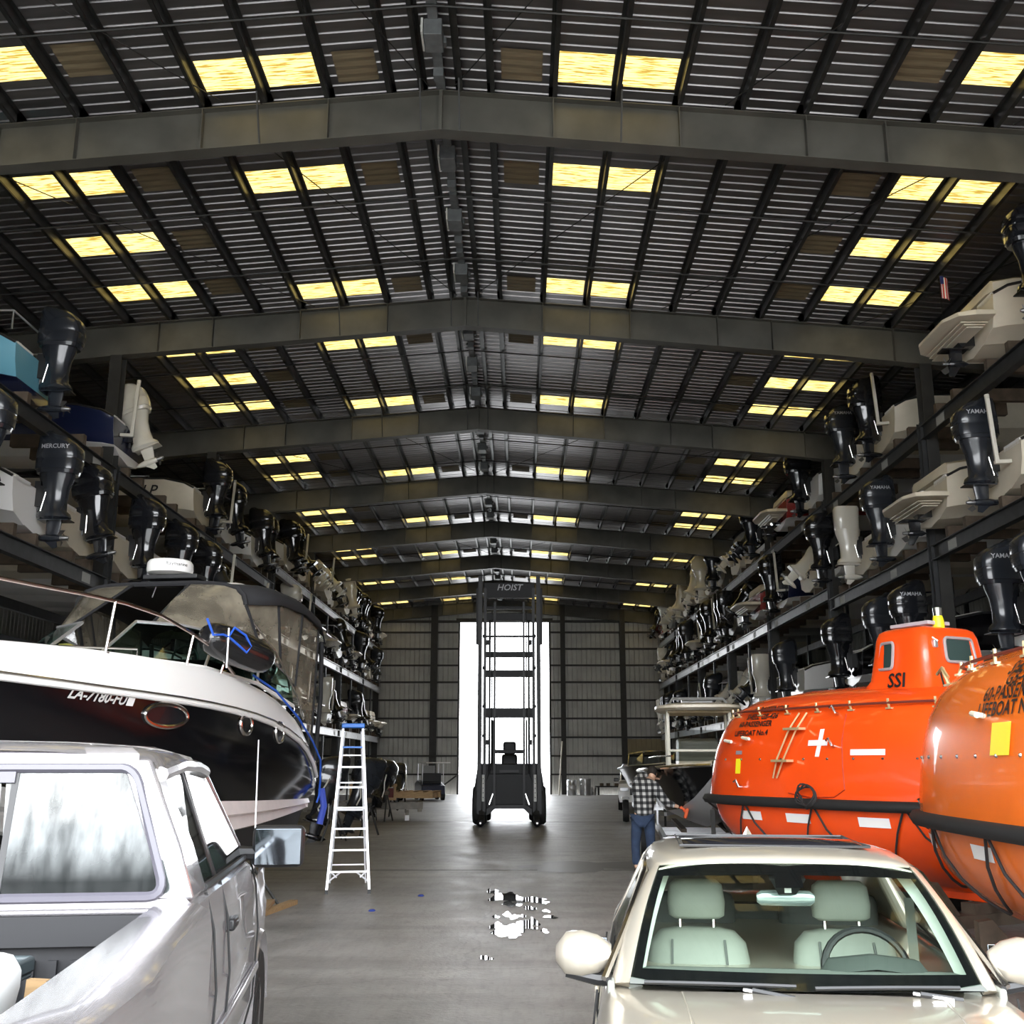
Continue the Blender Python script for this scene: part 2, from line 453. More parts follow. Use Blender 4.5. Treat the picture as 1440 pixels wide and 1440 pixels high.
# main frames with flanges, stiffeners and knee columns
colm = struct(bpy.data.objects.new('building_columns', None)); link(colm)  # empty that carries the steel columns of the building
def zlow(x): return zroof(x) - interp([(0, 0.70), (8, 0.74), (13, .86), (20, .95)], abs(x - RX))
for k in range(10):
    y = FR[k]
    g = G()
    xs = [XL, -14, -9, -5, RX, 3, 7, 10, 15, XR]
    g.loft([[(x, y - 0.008, zroof(x)) for x in xs] , [(x, y - 0.008, zlow(x)) for x in xs]], cap=False, closed=False)
    g.loft([[(x, y + 0.008, zroof(x)) for x in xs] , [(x, y + 0.008, zlow(x)) for x in xs]], cap=False, closed=False)
    for zf, t in ((zroof, -0.012), (zlow, 0.012)):
        for dz in (0, t): g.loft([[(x, y - 0.13, zf(x) + dz) for x in xs], [(x, y + 0.13, zf(x) + dz) for x in xs]], cap=False, closed=False)
        g.loft([[(x, y - 0.13, zf(x)) for x in xs], [(x, y - 0.13, zf(x) + t) for x in xs]], cap=False, closed=False)
    fr = obj('roof_frame', loc(g), steel_frame, ceiling, smooth=0, recalc=False)
    for s in (-1, 1):
        for d in (1.76, 3.72, 5.68, 6.9, 9.6, 12.6):
            x = RX + s * d
            g = G(); g.box((x, y - 0.07, (zroof(x) + zlow(x)) / 2), (0.016, 0.12, zroof(x) - zlow(x) - 0.02))
            obj('stiffener', loc(g), steel_frame, fr, smooth=0)
    g = G(); g.box((RX, y - 0.07, (ZR + zlow(RX)) / 2), (0.05, 0.13, ZR - zlow(RX) - 0.02)); obj('splice_plate', loc(g), steel_frame, fr, smooth=0)
    for s in (-1, 1):                                # two fly-brace knees beside the ridge
        for d in (0.3, 2.8):
            x = RX + s * d; g = G(); g.beam((x, y - 0.12, zroof(x)), (x + 0.0, y - 0.5, zroof(x) + 0.04), 0.03, 0.03); g.beam((x, y - 0.12, zlow(x) + 0.02), (x, y - 0.45, zroof(x)), 0.025, 0.025) if k > 1 else None
            obj('fly_brace', loc(g), steel_dark, fr, smooth=0)
    if 1 < k < 9:
        for X in (-9.0, 9.0):
            zt = zlow(X); g = G()
            g.box((X, y, zt / 2), (0.014, 0.3, zt)); g.box((X, y - 0.15, zt / 2), (0.26, 0.016, zt)); g.box((X, y + 0.15, zt / 2), (0.26, 0.016, zt)); g.box((X, y, 0.015), (0.45, 0.4, 0.03))
            obj('column', g, steel_dark, colm, smooth=0)
# ridge duct and vent operator boxes
box_m = mat('vent_box_grey', (0.16, 0.17, 0.17), 0.5, 0.2, noise=0.3)
g = G(); g.beam((RX, YF, ZR + 0.06), (RX, YB, ZR + 0.06), 0.14, 0.10)
spine = obj('ridge_spine', loc(g), box_m, ceiling, smooth=0)
pale_m = mat('vent_box_pale_side', (0.5, 0.5, 0.46), 0.5)
for k in range(9):
    for j, fr in enumerate((0.22, 0.5, 0.8)):
        y = FR[k] + fr * BAY
        g = G(); g.box((RX, y, ZR - 0.10), (0.26, 0.42, 0.26)); g.box((RX, y + 0.25, ZR - 0.02), (0.34, 0.12, 0.10))
        b = obj('vent_box', loc(g), box_m, spine, smooth=0, bevel=0.01)
        g = G(); g.box((RX - 0.155, y, ZR - 0.08), (0.03, 0.42, 0.24)); obj('box_flap', loc(g), pale_m, spine, smooth=0)
        g = G(); g.box((RX, y + 0.95, ZR - 0.05), (0.15, 0.16, 0.16)); g.box((RX, y - 0.8, ZR - 0.03), (0.13, 0.22, 0.10)); obj('junction_box', loc(g), box_m, spine, smooth=0)
# ridge vent slot lets a slim line of sky through above the spine is closed here by the cap
g = G(); g.box((RX, (YF + YB) / 2, ZR + 0.30), (0.6, YB - YF, 0.03)); obj('ridge_cap', loc(g), galv, ceiling, smooth=0)
# eave and front edge trim
g = G()
for s, x in ((-1, XL), (1, XR)): g.box((x, (YF + YB) / 2, zroof(x) + 0.1), (0.06, YB - YF, 0.3))
obj('eave_trim', loc(g), wall_m, ceiling, smooth=0)

# end wall: ribbed sheets between columns, girts, the gap of the sliding door
DX0, DX1, DZ = -3.80, 1.86, 10.68
wall_back = struct(bpy.data.objects.new('wall_back', None)); link(wall_back); wall_back.location = (0, YB, 0)
def wl(g): g.v = [(x, y - YB, z) for x, y, z in g.v]; return g
def ribbed_wall(x0, x1, z0, z1, y, P=0.305, dep=0.035):
    pr = [(x0, 0)]; k = math.ceil(x0 / P)
    while k * P + 0.05 < x1:
        c = k * P
        if c - 0.05 > x0: pr += [(c - 0.045, 0), (c - 0.02, -dep), (c + 0.02, -dep), (c + 0.045, 0)]
        k += 1
    pr.append((x1, 0)); return [[(x, y + d, z0 if z1 is None else z0) for x, d in pr], [(x, y + d, z1 if not callable(z1) else z1(x)) for x, d in pr]]
cols = [XL, -13.0, -9.1, -5.45, DX0, DX1, 2.75, 6.55, 9.3, 13.5, XR]
for a, b in zip(cols, cols[1:]):
    z0 = DZ if a == DX0 else 0.0
    g = G(); g.loft(ribbed_wall(a, b, z0, lambda x: zroof(x) + 0.32, YB + 0.25), cap=False, closed=False)
    obj('wall_sheet', wl(g), wall_m, wall_back, smooth=20, recalc=False)
for i, z in enumerate([1.16, 2.28, 3.42, 4.58, 5.72, 6.84, 7.9, 8.95, 10.0, 10.72]):
    for (a, b) in ((XL, -5.45), (-5.45, DX0), (DX1, 2.75), (2.75, 6.55), (6.55, 9.3), (9.3, XR)):
        g = G(); g.box(((a + b) / 2, YB + 0.12, z), (b - a, 0.16, 0.02 if i < 9 else 0.1)); g.box(((a + b) / 2, YB + 0.04, z + 0.045), (b - a, 0.006, 0.10))
        obj('girt', wl(g), steel_dark, wall_back, smooth=0)
for x, w in ((-9.1, 0.34), (-5.45, 0.42), (2.75, 0.30), (6.55, 0.34), (9.3, 0.34)):
    g = G(); zt = zroof(x); g.box((x, YB, zt / 2), (0.02, 0.3, zt)); g.box((x, YB - 0.13, zt / 2), (w, 0.02, zt)); g.box((x, YB + 0.13, zt / 2), (w, 0.02, zt)); obj('wall_column', wl(g), steel_dark, wall_back, smooth=0)
g = G(); g.box(((DX0 + DX1) / 2, YB - 0.02, DZ + 0.12), (DX1 - DX0 + 0.5, 0.2, 0.24)); obj('door_header', wl(g), steel_dark, wall_back, smooth=0)
for s, x in ((-1, DX0), (1, DX1)):
    g = G(); g.box((x + s * 0.06, YB, DZ / 2), (0.12, 0.16, DZ)); obj('door_jamb', wl(g), steel_dark, wall_back, smooth=0)
for a, b in (((-5.2, 0.15), (-3.9, 1.1)), ((-5.2, 1.2), (-3.9, 0.2))):
    pass
g = G(); g.beam((-5.2, YB - 0.05, 0.2), (-3.95, YB - 0.05, 1.12), 0.04, 0.09); obj('diagonal_brace', wl(g), steel_dark, wall_back, smooth=0)
yel_m = bpy.data.materials.new('translucent_wall_panel'); yel_m.use_nodes = True
_n = yel_m.node_tree; _n.nodes.clear(); _o = _n.nodes.new('ShaderNodeOutputMaterial'); _t = _n.nodes.new('ShaderNodeBsdfTranslucent'); _d = _n.nodes.new('ShaderNodeBsdfDiffuse'); _x = _n.nodes.new('ShaderNodeMixShader')
_t.inputs[0].default_value = (0.42, 0.34, 0.2, 1); _d.inputs[0].default_value = (0.4, 0.34, 0.22, 1); _x.inputs[0].default_value = 0.75
_n.links.new(_t.outputs[0], _x.inputs[1]); _n.links.new(_d.outputs[0], _x.inputs[2]); _n.links.new(_x.outputs[0], _o.inputs[0])
g = G(); g.loft(ribbed_wall(6.75, 9.1, 2.34, 3.36, YB + 0.2), cap=False, closed=False); o = obj('tan_wall_panel', wl(g), yel_m, wall_back, smooth=0, recalc=False)
# unseen front wall beside the wide opening, added to limit the light
wall_front_added = struct(bpy.data.objects.new('wall_front_added', None)); link(wall_front_added); wall_front_added.location = (0, YF, 0)
for a, b in ((XL, -10.5), (11.0, XR)):
    g = G(); g.loft(ribbed_wall(a, b, 0.0, lambda x: zroof(x) + 0.2, 0.0), cap=False, closed=False)
    obj('wall_sheet', g, wall_m, wall_front_added, smooth=20, recalc=False)
# side walls far behind the racks
for nm, x, s in (('wall_left', XL, 1), ('wall_right', XR, -1)):
    w = struct(bpy.data.objects.new(nm, None)); link(w); w.location = (x, YF, 0)
    for k in range(9):
        g = G(); ex = 0.3 if k == 8 else 0; pr = [(FR[k] - YF, 0)]; q = 1
        while q * 0.305 + 0.1 < BAY:
            c = FR[k] - YF + q * 0.305; pr += [(c - 0.045, 0), (c - 0.02, 0.035), (c + 0.02, 0.035), (c + 0.045, 0)]; q += 1
        pr.append((FR[k + 1] - YF + ex, 0))
        g.loft([[(s * d, y, 0) for y, d in pr], [(s * d, y, zroof(x) + 0.2) for y, d in pr]], cap=False, closed=False)
        obj('wall_sheet', g, wall_m, w, smooth=20, recalc=False)
        for z in (1.2, 3.4, 5.6, 7.8, 9.8):
            g = G(); g.box((s * 0.15, FR[k] - YF + BAY / 2, z), (0.16, BAY, 0.1)); obj('girt', g, steel_dark, w, smooth=0)

# dark tree line across the yard behind the viewer (seen only as reflections in glass)
g = G(); rt = random.Random(5)
for row in range(3):
    for k in range(26):
        x = -90 + k * 7.2 + rt.uniform(-1.5, 1.5); y = -46 - row * 4 + rt.uniform(-1, 1); r = rt.uniform(3.6, 4.8); h = rt.uniform(4.5, 7.5)
        g.lathe([(0, 0), (r * .8, 1), (r, h * .35), (r * .85, h * .65), (r * .5, h * .88), (0, h)], (x, y, 0), 9)
o = obj('tree_line', g, mat('dark_foliage', (.03, .045, .025), .9, noise=.5, scale=1.0, bump=1.0), smooth=60); tag(o, 'dark line of trees across the yard behind the viewer', 'trees', kind='stuff')
# ================================================================ RACKS
XF = 8.85
def levels(side, y):
    """beam tops of the three tiers"""
    if side < 0: return (3.45, 5.70 if y < 37 else 6.50, 8.12 if y < 37 else 8.85)
    return (3.60, 6.38 if y < 30 else 6.72, 9.05 if y < 30 else 9.18)
TIER = ['lower', 'middle', 'top']
def bay_name(k): return ['first', 'second', 'third', 'fourth', 'fifth', 'sixth', 'seventh'][k]
for side in (-1, 1):
    for k in range(7):
        y0, y1 = FR[k + 2], FR[k + 3]
        sn = 'left' if side < 0 else 'right'
        t = thing('boat_rack', 'steel three-tier boat rack bay on the %s side, %s bay counted from the parked vehicles' % (sn, bay_name(k)), 'rack', (side * XF, y0, 0), 0, 'steel rack bays along both sides')
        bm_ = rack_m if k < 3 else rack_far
        for li, z in enumerate(levels(side, (y0 + y1) / 2)):
            g = G(); g.box((0, BAY / 2, z - 0.16), (0.02, BAY - 0.1, 0.32)); g.box((0, BAY / 2, z - 0.01), (0.16, BAY - 0.1, 0.02)); g.box((0, BAY / 2, z - 0.31), (0.16, BAY - 0.1, 0.02))
            bmo = obj('beam', g, bm_, t, smooth=0)
            g = G(); g.box((side * 7.0, BAY / 2, z - 0.12), (0.12, BAY - 0.1, 0.24)); g.box((side * 3.4, BAY / 2, z - 0.12), (0.12, BAY - 0.1, 0.24)); obj('rear_beam', g, bm_, t, smooth=0)
            for yy in (0.32, 0.86):
                g = G(); g.box((-side * 0.012, BAY * yy, z - 0.16), (0.006, 0.42, 0.2)); lb = obj('label_plate', g, white_lbl, bmo, smooth=0)
            for q in range(3):
                for o in (-0.45, 0.45):
                    g = G(); g.box((side * 0.75, (q + 0.5) * BAY / 3 + o, z + 0.13), (1.5, 0.14, 0.26)); obj('bunk_block', g, wood_old, t, smooth=0)
        g = G(); h = levels(side, y0)[2] + 0.1
        g.box((0, 0, h / 2), (0.1, 0.016, h)); g.box((0, -0.1, h / 2), (0.14, 0.016, h)); g.box((0, 0.1, h / 2), (0.14, 0.016, h)); obj('post', g, rack_m, t, smooth=0)
        g = G(); h = levels(side, y0 + BAY / 2)[2]
        g.box((side * (0.06 if k > 2 else 1.6), BAY / 2, h / 2), (0.09, 0.09, h)); obj('post', g, rack_m, t, smooth=0)
        for d in (3.4, 7.0):
            g = G(); g.box((side * d, 0, h / 2), (0.14, 0.14, h)); obj('rear_post', g, rack_m, t, smooth=0)
        g = G(); g.beam((side * 3.4, 0.05, 0.3), (side * 7.0, 0.05, 3.4), 0.05, 0.05); g.beam((side * 3.4, 0.05, 6.1), (side * 7.0, 0.05, 3.4), 0.05, 0.05); obj('brace', g, rack_m, t, smooth=0)

# ================================================================ STORED BOATS
# local frame: +x is aft (towards the aisle), transom at x = 0, keel at z = 0
prop_m = mat('propeller_steel', (.22, .22, .22), .35, .8)
def outboard_parts(variant, cm):
    """returns list of (name, G, material key)"""
    out = []
    W, D = (0.245, 0.36) if variant != 'slim' else (0.19, 0.28)
    g = G(); rings = []
    prof = [(-0.03, .90, .0), (0.03, .96, 0), (0.035, 1.0, .0), (0.20, 1.03, .01), (0.23, 1.0, .01), (0.25, 1.03, .01), (0.42, 1.0, .01), (0.54, .93, 0), (0.62, .80, -.02), (0.66, .6, -.04), (0.675, .3, -.05)]
    if variant == 'slim': prof = [(0, .9, 0), (0.05, 1, 0), (0.3, 1.03, 0), (0.52, 1.05, .0), (0.575, .98, 0), (0.59, .6, 0)]
    for z, s, o in prof:
        ring = []
        for k in range(20):
            a = 2 * PI * k / 20; e = 0.55
            ring.append((o + 0.32 + D * s * math.copysign(abs(math.cos(a)) ** e, math.cos(a)), W * s * math.copysign(abs(math.sin(a)) ** e, math.sin(a)), 0.62 + z - (0.08 * math.cos(a) if z > 0.45 and variant != 'slim' else 0)))
        rings.append(ring)
    g.loft(rings); out.append(('cowl', g, cm))
    g = G(); rings = []                                # midsection, waisted
    for z, cx, rx, ry in ((0.64, .31, .31, .215), (0.52, .31, .29, .20), (0.34, .30, .235, .165), (0.14, .30, .215, .15), (-0.04, .30, .22, .155), (-0.10, .31, .28, .19), (-0.16, .32, .29, .19), (-0.2, .31, .22, .15)):
        rings.append([(cx + rx * math.cos(2 * PI * k / 14), ry * math.sin(2 * PI * k / 14), z) for k in range(14)])
    g.loft(rings); out.append(('midsection', g, cm))
    g = G()                                            # lower unit: plate, leg, bullet, skeg
    g.box((0.36, 0, -0.21), (0.52, 0.26, 0.018))
    g.loft([[(0.2, -0.02, -0.2), (0.30, -0.055, -0.2), (0.46, -0.02, -0.2), (0.46, 0.02, -0.2), (0.30, 0.055, -0.2), (0.2, 0.02, -0.2)], [(0.22, -0.02, -0.5), (0.30, -0.045, -0.5), (0.42, -0.015, -0.5), (0.42, 0.015, -0.5), (0.30, 0.045, -0.5), (0.22, 0.02, -0.5)]])
    g.lathe([(0.005, 0.02), (0.045, 0.08), (0.065, 0.2), (0.065, 0.36), (0.05, 0.46)], (0, 0, -0.5), 12, 'x')
    g.prism([(0.18, -0.54), (0.40, -0.54), (0.42, -0.66), (0.34, -0.68)], -0.008, 0.008); out.append(('lower_unit', g, cm))
    g = G(); g.lathe([(0.045, 0.46), (0.04, 0.56), (0.02, 0.6)], (0, 0, -0.5), 10, 'x')
    for b in range(3):
        a = b * 2 * PI / 3 + 0.3; ca, sa = math.cos(a), math.sin(a); px, py = -sa, ca
        g.add([(0.48, ca * .04, -0.5 + sa * .04), (0.46, ca * .11 + px * .07, -0.5 + sa * .11 + py * .07), (0.50, ca * .16, -0.5 + sa * .16), (0.55, ca * .11 - px * .07, -0.5 + sa * .11 - py * .07)], [(0, 1, 2, 3)])
    out.append(('propeller', g, prop_m))
    g = G(); g.box((0.04, 0, 0.25), (0.10, 0.22, 0.42)); g.box((0.10, 0.1, 0.2), (0.16, 0.03, 0.36)); g.box((0.10, -0.1, 0.2), (0.16, 0.03, 0.36)); g.tube([(0.0, 0.0, -0.05), (0.16, 0, 0.3)], 0.03, 6)
    out.append(('clamp_bracket', g, blackp))
    for s in (-1, 1):
        g = G(); g.tube([(0.13, s * 0.12, -0.06), (0.20, s * 0.13, 0.26)], 0.012, 6); out.append(('tilt_ram', g, chrome))
    return out
BAND = {}
MOTOR = {}
for key, (variant, cm) in {'black': ('full', black_motor), 'charcoal': ('full', grey_motor), 'white': ('full', white_motor), 'cream': ('slim', white_motor), 'slim': ('slim', black_motor)}.items():
    MOTOR[key] = [(n, obj(n, g, m, None, smooth=40), m) for n, g, m in outboard_parts(variant, cm)]
    for n, o, m in MOTOR[key]: COL.objects.unlink(o)
def band_mesh(col, z0, h, gr=1.012):
    g = G(); rings = []
    for z in (z0, z0 + h):
        ring = []
        for k in range(20):
            a = 2 * PI * k / 20; e = 0.55
            ring.append((0.33 + 0.36 * gr * math.copysign(abs(math.cos(a)) ** e, math.cos(a)), 0.245 * gr * math.copysign(abs(math.sin(a)) ** e, math.sin(a)), z))
        rings.append(ring)
    g.loft(rings, cap=False); return g
bands = {c: obj('accent_band', band_mesh(None, 0.86, 0.018), m, None, smooth=40) for c, m in {'silver': alu, 'red': mat('red_band', (0.5, 0.02, 0.02), 0.4)}.items()}
for o in bands.values(): COL.objects.unlink(o)
YAM = None
def put_lettering(parent, word, cm):
    """the maker's word on both flanks of the cowl"""
    for s in (-1, 1):
        e = 0.55
        def fn(x, y, s=s):
            xx = -s * x
            c = max(-1, min(1, xx / 0.33)); a = math.asin(abs(c) ** (1 / e)); w = 0.25 * math.cos(a) ** e + 0.012
            return (0.33 + xx * -1 * -1, s * w, 1.03 + y)
        lettering('cowl_lettering', word, 0.105, cm, parent, fn, bold=0.002)
def add_outboard(boat, key, y=0.0, z=0.55, tilt=0.0, steer=0.0, band=None, word=None, sc=1.0):
    parts = MOTOR[key]
    mid = [p for p in parts if p[0] == 'midsection'][0][1]
    o = share(mid, 'outboard_motor', boat, (-0.02, y, z - .14), (0, -tilt, steer), (sc * 1.1,) * 3)
    o['label'] = {'black': 'glossy black outboard motor', 'charcoal': 'charcoal outboard motor', 'white': 'white outboard motor', 'cream': 'slim cream outboard motor', 'slim': 'slim black outboard motor'}[key]
    for n, p, m in parts:
        if n != 'midsection': share(p, n, o)
    if band and key in ('black', 'charcoal', 'white'): share(bands[band], 'accent_band', o)
    if word: put_lettering(o, word, grey_print)
    return o

def hull_mesh(L=6.8, B=1.16, H=1.08, lo=0.0, hi=1.0, kind='deadrise'):
    """half-height slices let one hull carry two paint colours"""
    g = G(); rings = []
    for x, bs, kz, hz in ((0, .90, 0, .78), (-0.25, .95, 0, .90), (-0.8, 1, 0, 1), (-2.6, 1, 0.0, 1.01), (-4.2, .93, .04, 1.06), (-5.4, .72, .16, 1.13), (-6.2, .42, .42, 1.2), (-6.75, .06, .95, 1.26)):
        b = B * bs; k = H * kz; h = H * hz
        sec = [(0, k), (b * .42, k + (h - k) * .10), (b * .45, k + (h - k) * .085), (b * .80, k + (h - k) * .25), (b * .86, k + (h - k) * .27), (b * .96, k + (h - k) * .62), (b * 1.0, h)]
        if hi < 1: sec = [s for s in sec if True][:5]
        pts = [(x * L / 6.8, y, z) for y, z in sec] + [(x * L / 6.8, -y, z) for y, z in sec[::-1][:-1]]
        rings.append(pts)
    g.loft(rings, cap=True); return g
def topsides(L=6.8, B=1.16, H=1.08):
    g = G(); rings = []
    for x, bs, kz, hz in ((0, .90, 0, .78), (-0.25, .95, 0, .90), (-0.8, 1, 0, 1), (-2.6, 1, 0.0, 1.01), (-4.2, .93, .04, 1.06), (-5.4, .72, .16, 1.13), (-6.2, .42, .42, 1.2), (-6.75, .06, .95, 1.26)):
        b = B * bs * 1.004; k = H * kz; h = H * hz
        sec = [(b * .865, k + (h - k) * .28), (b * .966, k + (h - k) * .62), (b * 1.005, h)]
        rings.append([(x * L / 6.8 + .004, y, z) for y, z in sec] + [(x * L / 6.8 + .004, -y, z) for y, z in sec[::-1]])
    g.loft(rings, cap=False, closed=False)
    r = rings[0]; g.fan([(0.006, p[1], p[2]) for p in r])
    return g
HULL, TOPS = {}, {}
def hull_proto(m, two=None):
    k = m.name
    if k not in HULL:
        o = obj('hull', hull_mesh(), m, None, smooth=30, solid=0); COL.objects.unlink(o); HULL[k] = o
    return HULL[k]
def tops_proto(m):
    if m.name not in TOPS:
        o = obj('topsides', topsides(), m, None, smooth=30, recalc=False); COL.objects.unlink(o); TOPS[m.name] = o
    return TOPS[m.name]
def rail_g():
    g = G(); pts = []
    for x, bs, hz in ((0, .91, .78), (-0.25, .96, .90), (-0.8, 1.01, 1), (-2.6, 1.01, 1.01), (-4.2, .94, 1.06), (-5.4, .73, 1.13), (-6.2, .43, 1.2), (-6.78, .0, 1.26)):
        pts.append((x, 1.16 * bs, 1.08 * hz))
    full = pts + [(x, -y, z) for x, y, z in pts[::-1][1:]]
    g.tube(full, 0.028, 6); return g
P_RAIL = obj('rub_rail', rail_g(), blackp, None, smooth=40)
g = G()
g.loft([[(x, y * s, z) for y, z in ((1.12 * b, h), (0.92 * b, h + .05), (0.88 * b, h - .02))] for s in (1,) for x, b, h in ((0.0, .90, .85), (-.25, .95, .98), (-.8, 1.0, 1.09), (-2.6, 1, 1.09), (-4.2, .93, 1.15), (-5.4, .72, 1.22), (-6.4, .3, 1.3))], cap=False, closed=False)
g.loft([[(x, -y, z) for y, z in ((1.12 * b, h), (0.92 * b, h + .05), (0.88 * b, h - .02))] for x, b, h in ((0.0, .90, .85), (-.25, .95, .98), (-.8, 1.0, 1.09), (-2.6, 1, 1.09), (-4.2, .93, 1.15), (-5.4, .72, 1.22), (-6.4, .3, 1.3))], cap=False, closed=False)
g.box((-5.3, 0, 1.17), (1.4, 1.1, 0.06)); g.box((-0.12, 0.66, .84), (0.24, 0.62, 0.1)); g.box((-0.12, -0.66, .84), (0.24, 0.62, 0.1))
P_DECK = obj('deck', g, white_gel, None, smooth=30)
g = G(); g.loft([[(-2.4, -.42, 1.0), (-2.4, .42, 1.0), (-3.2, .42, 1.0), (-3.2, -.42, 1.0)], [(-2.5, -.4, 1.55), (-2.5, .4, 1.55), (-3.05, .36, 1.5), (-3.05, -.36, 1.5)]])
P_CONSOLE = obj('console', g, white_gel, None, smooth=0, bevel=0.04)
g = G()
for s in (-1, 1): g.tube([(-2.3, s * .45, 1.0), (-2.35, s * .5, 2.0), (-3.3, s * .45, 2.0), (-3.5, s * .45, 1.05)], 0.025, 6)
P_TOPF = obj('t_top_frame', g, alu, None, smooth=40)
g = G()
for s in (-1, 1):
    g.tube([(-0.1, s * 1.05, 1.1), (-0.1, s * 1.05, 1.45), (-0.9, s * 1.08, 1.45), (-0.9, s * 1.08, 1.1)], 0.02, 6)
g.tube([(-0.1, -1.05, 1.45), (-0.1, 1.05, 1.45)], 0.02, 6)
P_LEANRAIL = obj('stern_rail', g, alu, None, smooth=40)
g = G(); g.loft([[(-2.2, -1.02, 1.1), (-2.7, -.5, 1.14), (-2.75, 0, 1.15), (-2.7, .5, 1.14), (-2.2, 1.02, 1.1)], [(-1.95, -.95, 1.5), (-2.35, -.45, 1.52), (-2.4, 0, 1.53), (-2.35, .45, 1.52), (-1.95, .95, 1.5)]], cap=False, closed=False)
P_WS = obj('windshield', g, glass_mat('smoked_windshield', (0.35, 0.38, 0.38), 0.05), None, smooth=0, solid=0.02)
g = G(); rings = []                                     # swim platform with moulded steps
for x, w, z0, z1 in ((0.0, 1.1, .42, .52), (0.35, 1.08, .42, .53), (0.62, .95, .44, .53), (0.78, .6, .46, .52)):
    rings.append([(x, -w, z0), (x, w, z0), (x, w * .97, z1), (x, -w * .97, z1)])
g.loft(rings)
for k in range(3): g.box((0.3, 0, 0.37 - 0.05 * k), (0.5 - k * .1, 1.7, 0.02))
P_SWIM = obj('swim_platform', g, cream_gel, None, smooth=0, bevel=0.02)
g = G(); g.prism([(0.0, .75), (0.0, 0.2), (0.25, 0.18), (0.42, 0.38), (0.3, .62)], -0.12, 0.12)
g.box((0.38, 0, 0.14), (0.5, 0.26, 0.02)); g.prism([(0.22, .16), (0.46, .16), (0.44, -.12), (0.24, -.12)], -0.035, 0.035); g.lathe([(0.005, 0.1), (0.06, 0.2), (0.065, 0.45), (0.04, 0.5)], (0, 0, -.12), 12, 'x'); g.prism([(0.24, -.14), (0.46, -.14), (0.5, -.36), (0.4, -.38)], -0.008, 0.008)
P_DRIVE = obj('stern_drive', g, black_motor, None, smooth=40)
g = G(); g.lathe([(0.04, 0.5), (0.03, .6)], (0, 0, -.12), 10, 'x')
for b in range(3):
    a = b * 2 * PI / 3; ca, sa = math.cos(a), math.sin(a)
    g.add([(0.5, ca * .04, -.12 + sa * .04), (0.48, ca * .14 - sa * .09, -.12 + sa * .14 + ca * .09), (0.53, ca * .2, -.12 + sa * .2), (0.58, ca * .14 + sa * .09, -.12 + sa * .14 - ca * .09)], [(0, 1, 2, 3)])
P_PROP = obj('propeller', g, prop_m, None, smooth=30)
g = G(); rings = []
for x, w, z in ((0.02, .8, 1.0), (-0.05, .98, 1.16), (-0.5, 1.02, 1.22), (-1.3, 1.0, 1.20), (-1.5, .95, 1.08)): rings.append([(x, -w, .92), (x, -w, z - .06), (x, -w * .9, z), (x, w * .9, z), (x, w, z - .06), (x, w, .92)])
g.loft(rings)
P_PAD = obj('sun_pad', g, cream_gel, None, smooth=40)
g = G(); g.box((0, 0, 0), (0.075, 0.06, 1.25)); g.box((-.1, 0, -0.62), (0.3, 0.10, 0.07)); g.lathe([(0.045, 0.6), (0.045, 0.68)], (0, 0, 0), 10)
P_GUIDE = obj('trailer_guide_post', g, white_motor, None, smooth=30, bevel=0.01)
for o in (P_RAIL, P_DECK, P_CONSOLE, P_TOPF, P_LEANRAIL, P_WS, P_SWIM, P_DRIVE, P_PROP, P_PAD, P_GUIDE): COL.objects.unlink(o)

HULLN = {'white': (white_gel, None), 'cream': (cream_gel, None), 'blue': (navy_gel, blue_gel), 'navy': (white_gel, navy_gel), 'black': (white_gel, black_gel), 'grey': (grey_gel, None), 'red': (white_gel, red_gel), 'darkblue': (navy_gel, None)}
HULLW = {'white': 'white-hulled', 'cream': 'cream-hulled', 'blue': 'light-blue-sided', 'navy': 'navy-sided', 'black': 'black-sided', 'grey': 'grey-hulled', 'red': 'dark-red-sided', 'darkblue': 'dark-blue-hulled'}
MOTW = {'black': 'black outboard', 'charcoal': 'charcoal outboard', 'white': 'white outboard', 'cream': 'slim cream outboard', 'slim': 'slim black outboard'}
ORD = ['nearest', 'second', 'third', 'fourth', 'fifth', 'sixth', 'seventh', 'eighth', 'ninth', 'tenth', 'eleventh', 'twelfth', 'thirteenth', 'fourteenth', 'fifteenth', 'sixteenth', 'seventeenth', 'eighteenth', 'nineteenth', 'twentieth', 'twenty-first', 'twenty-second', 'twenty-third', 'twenty-fourth']
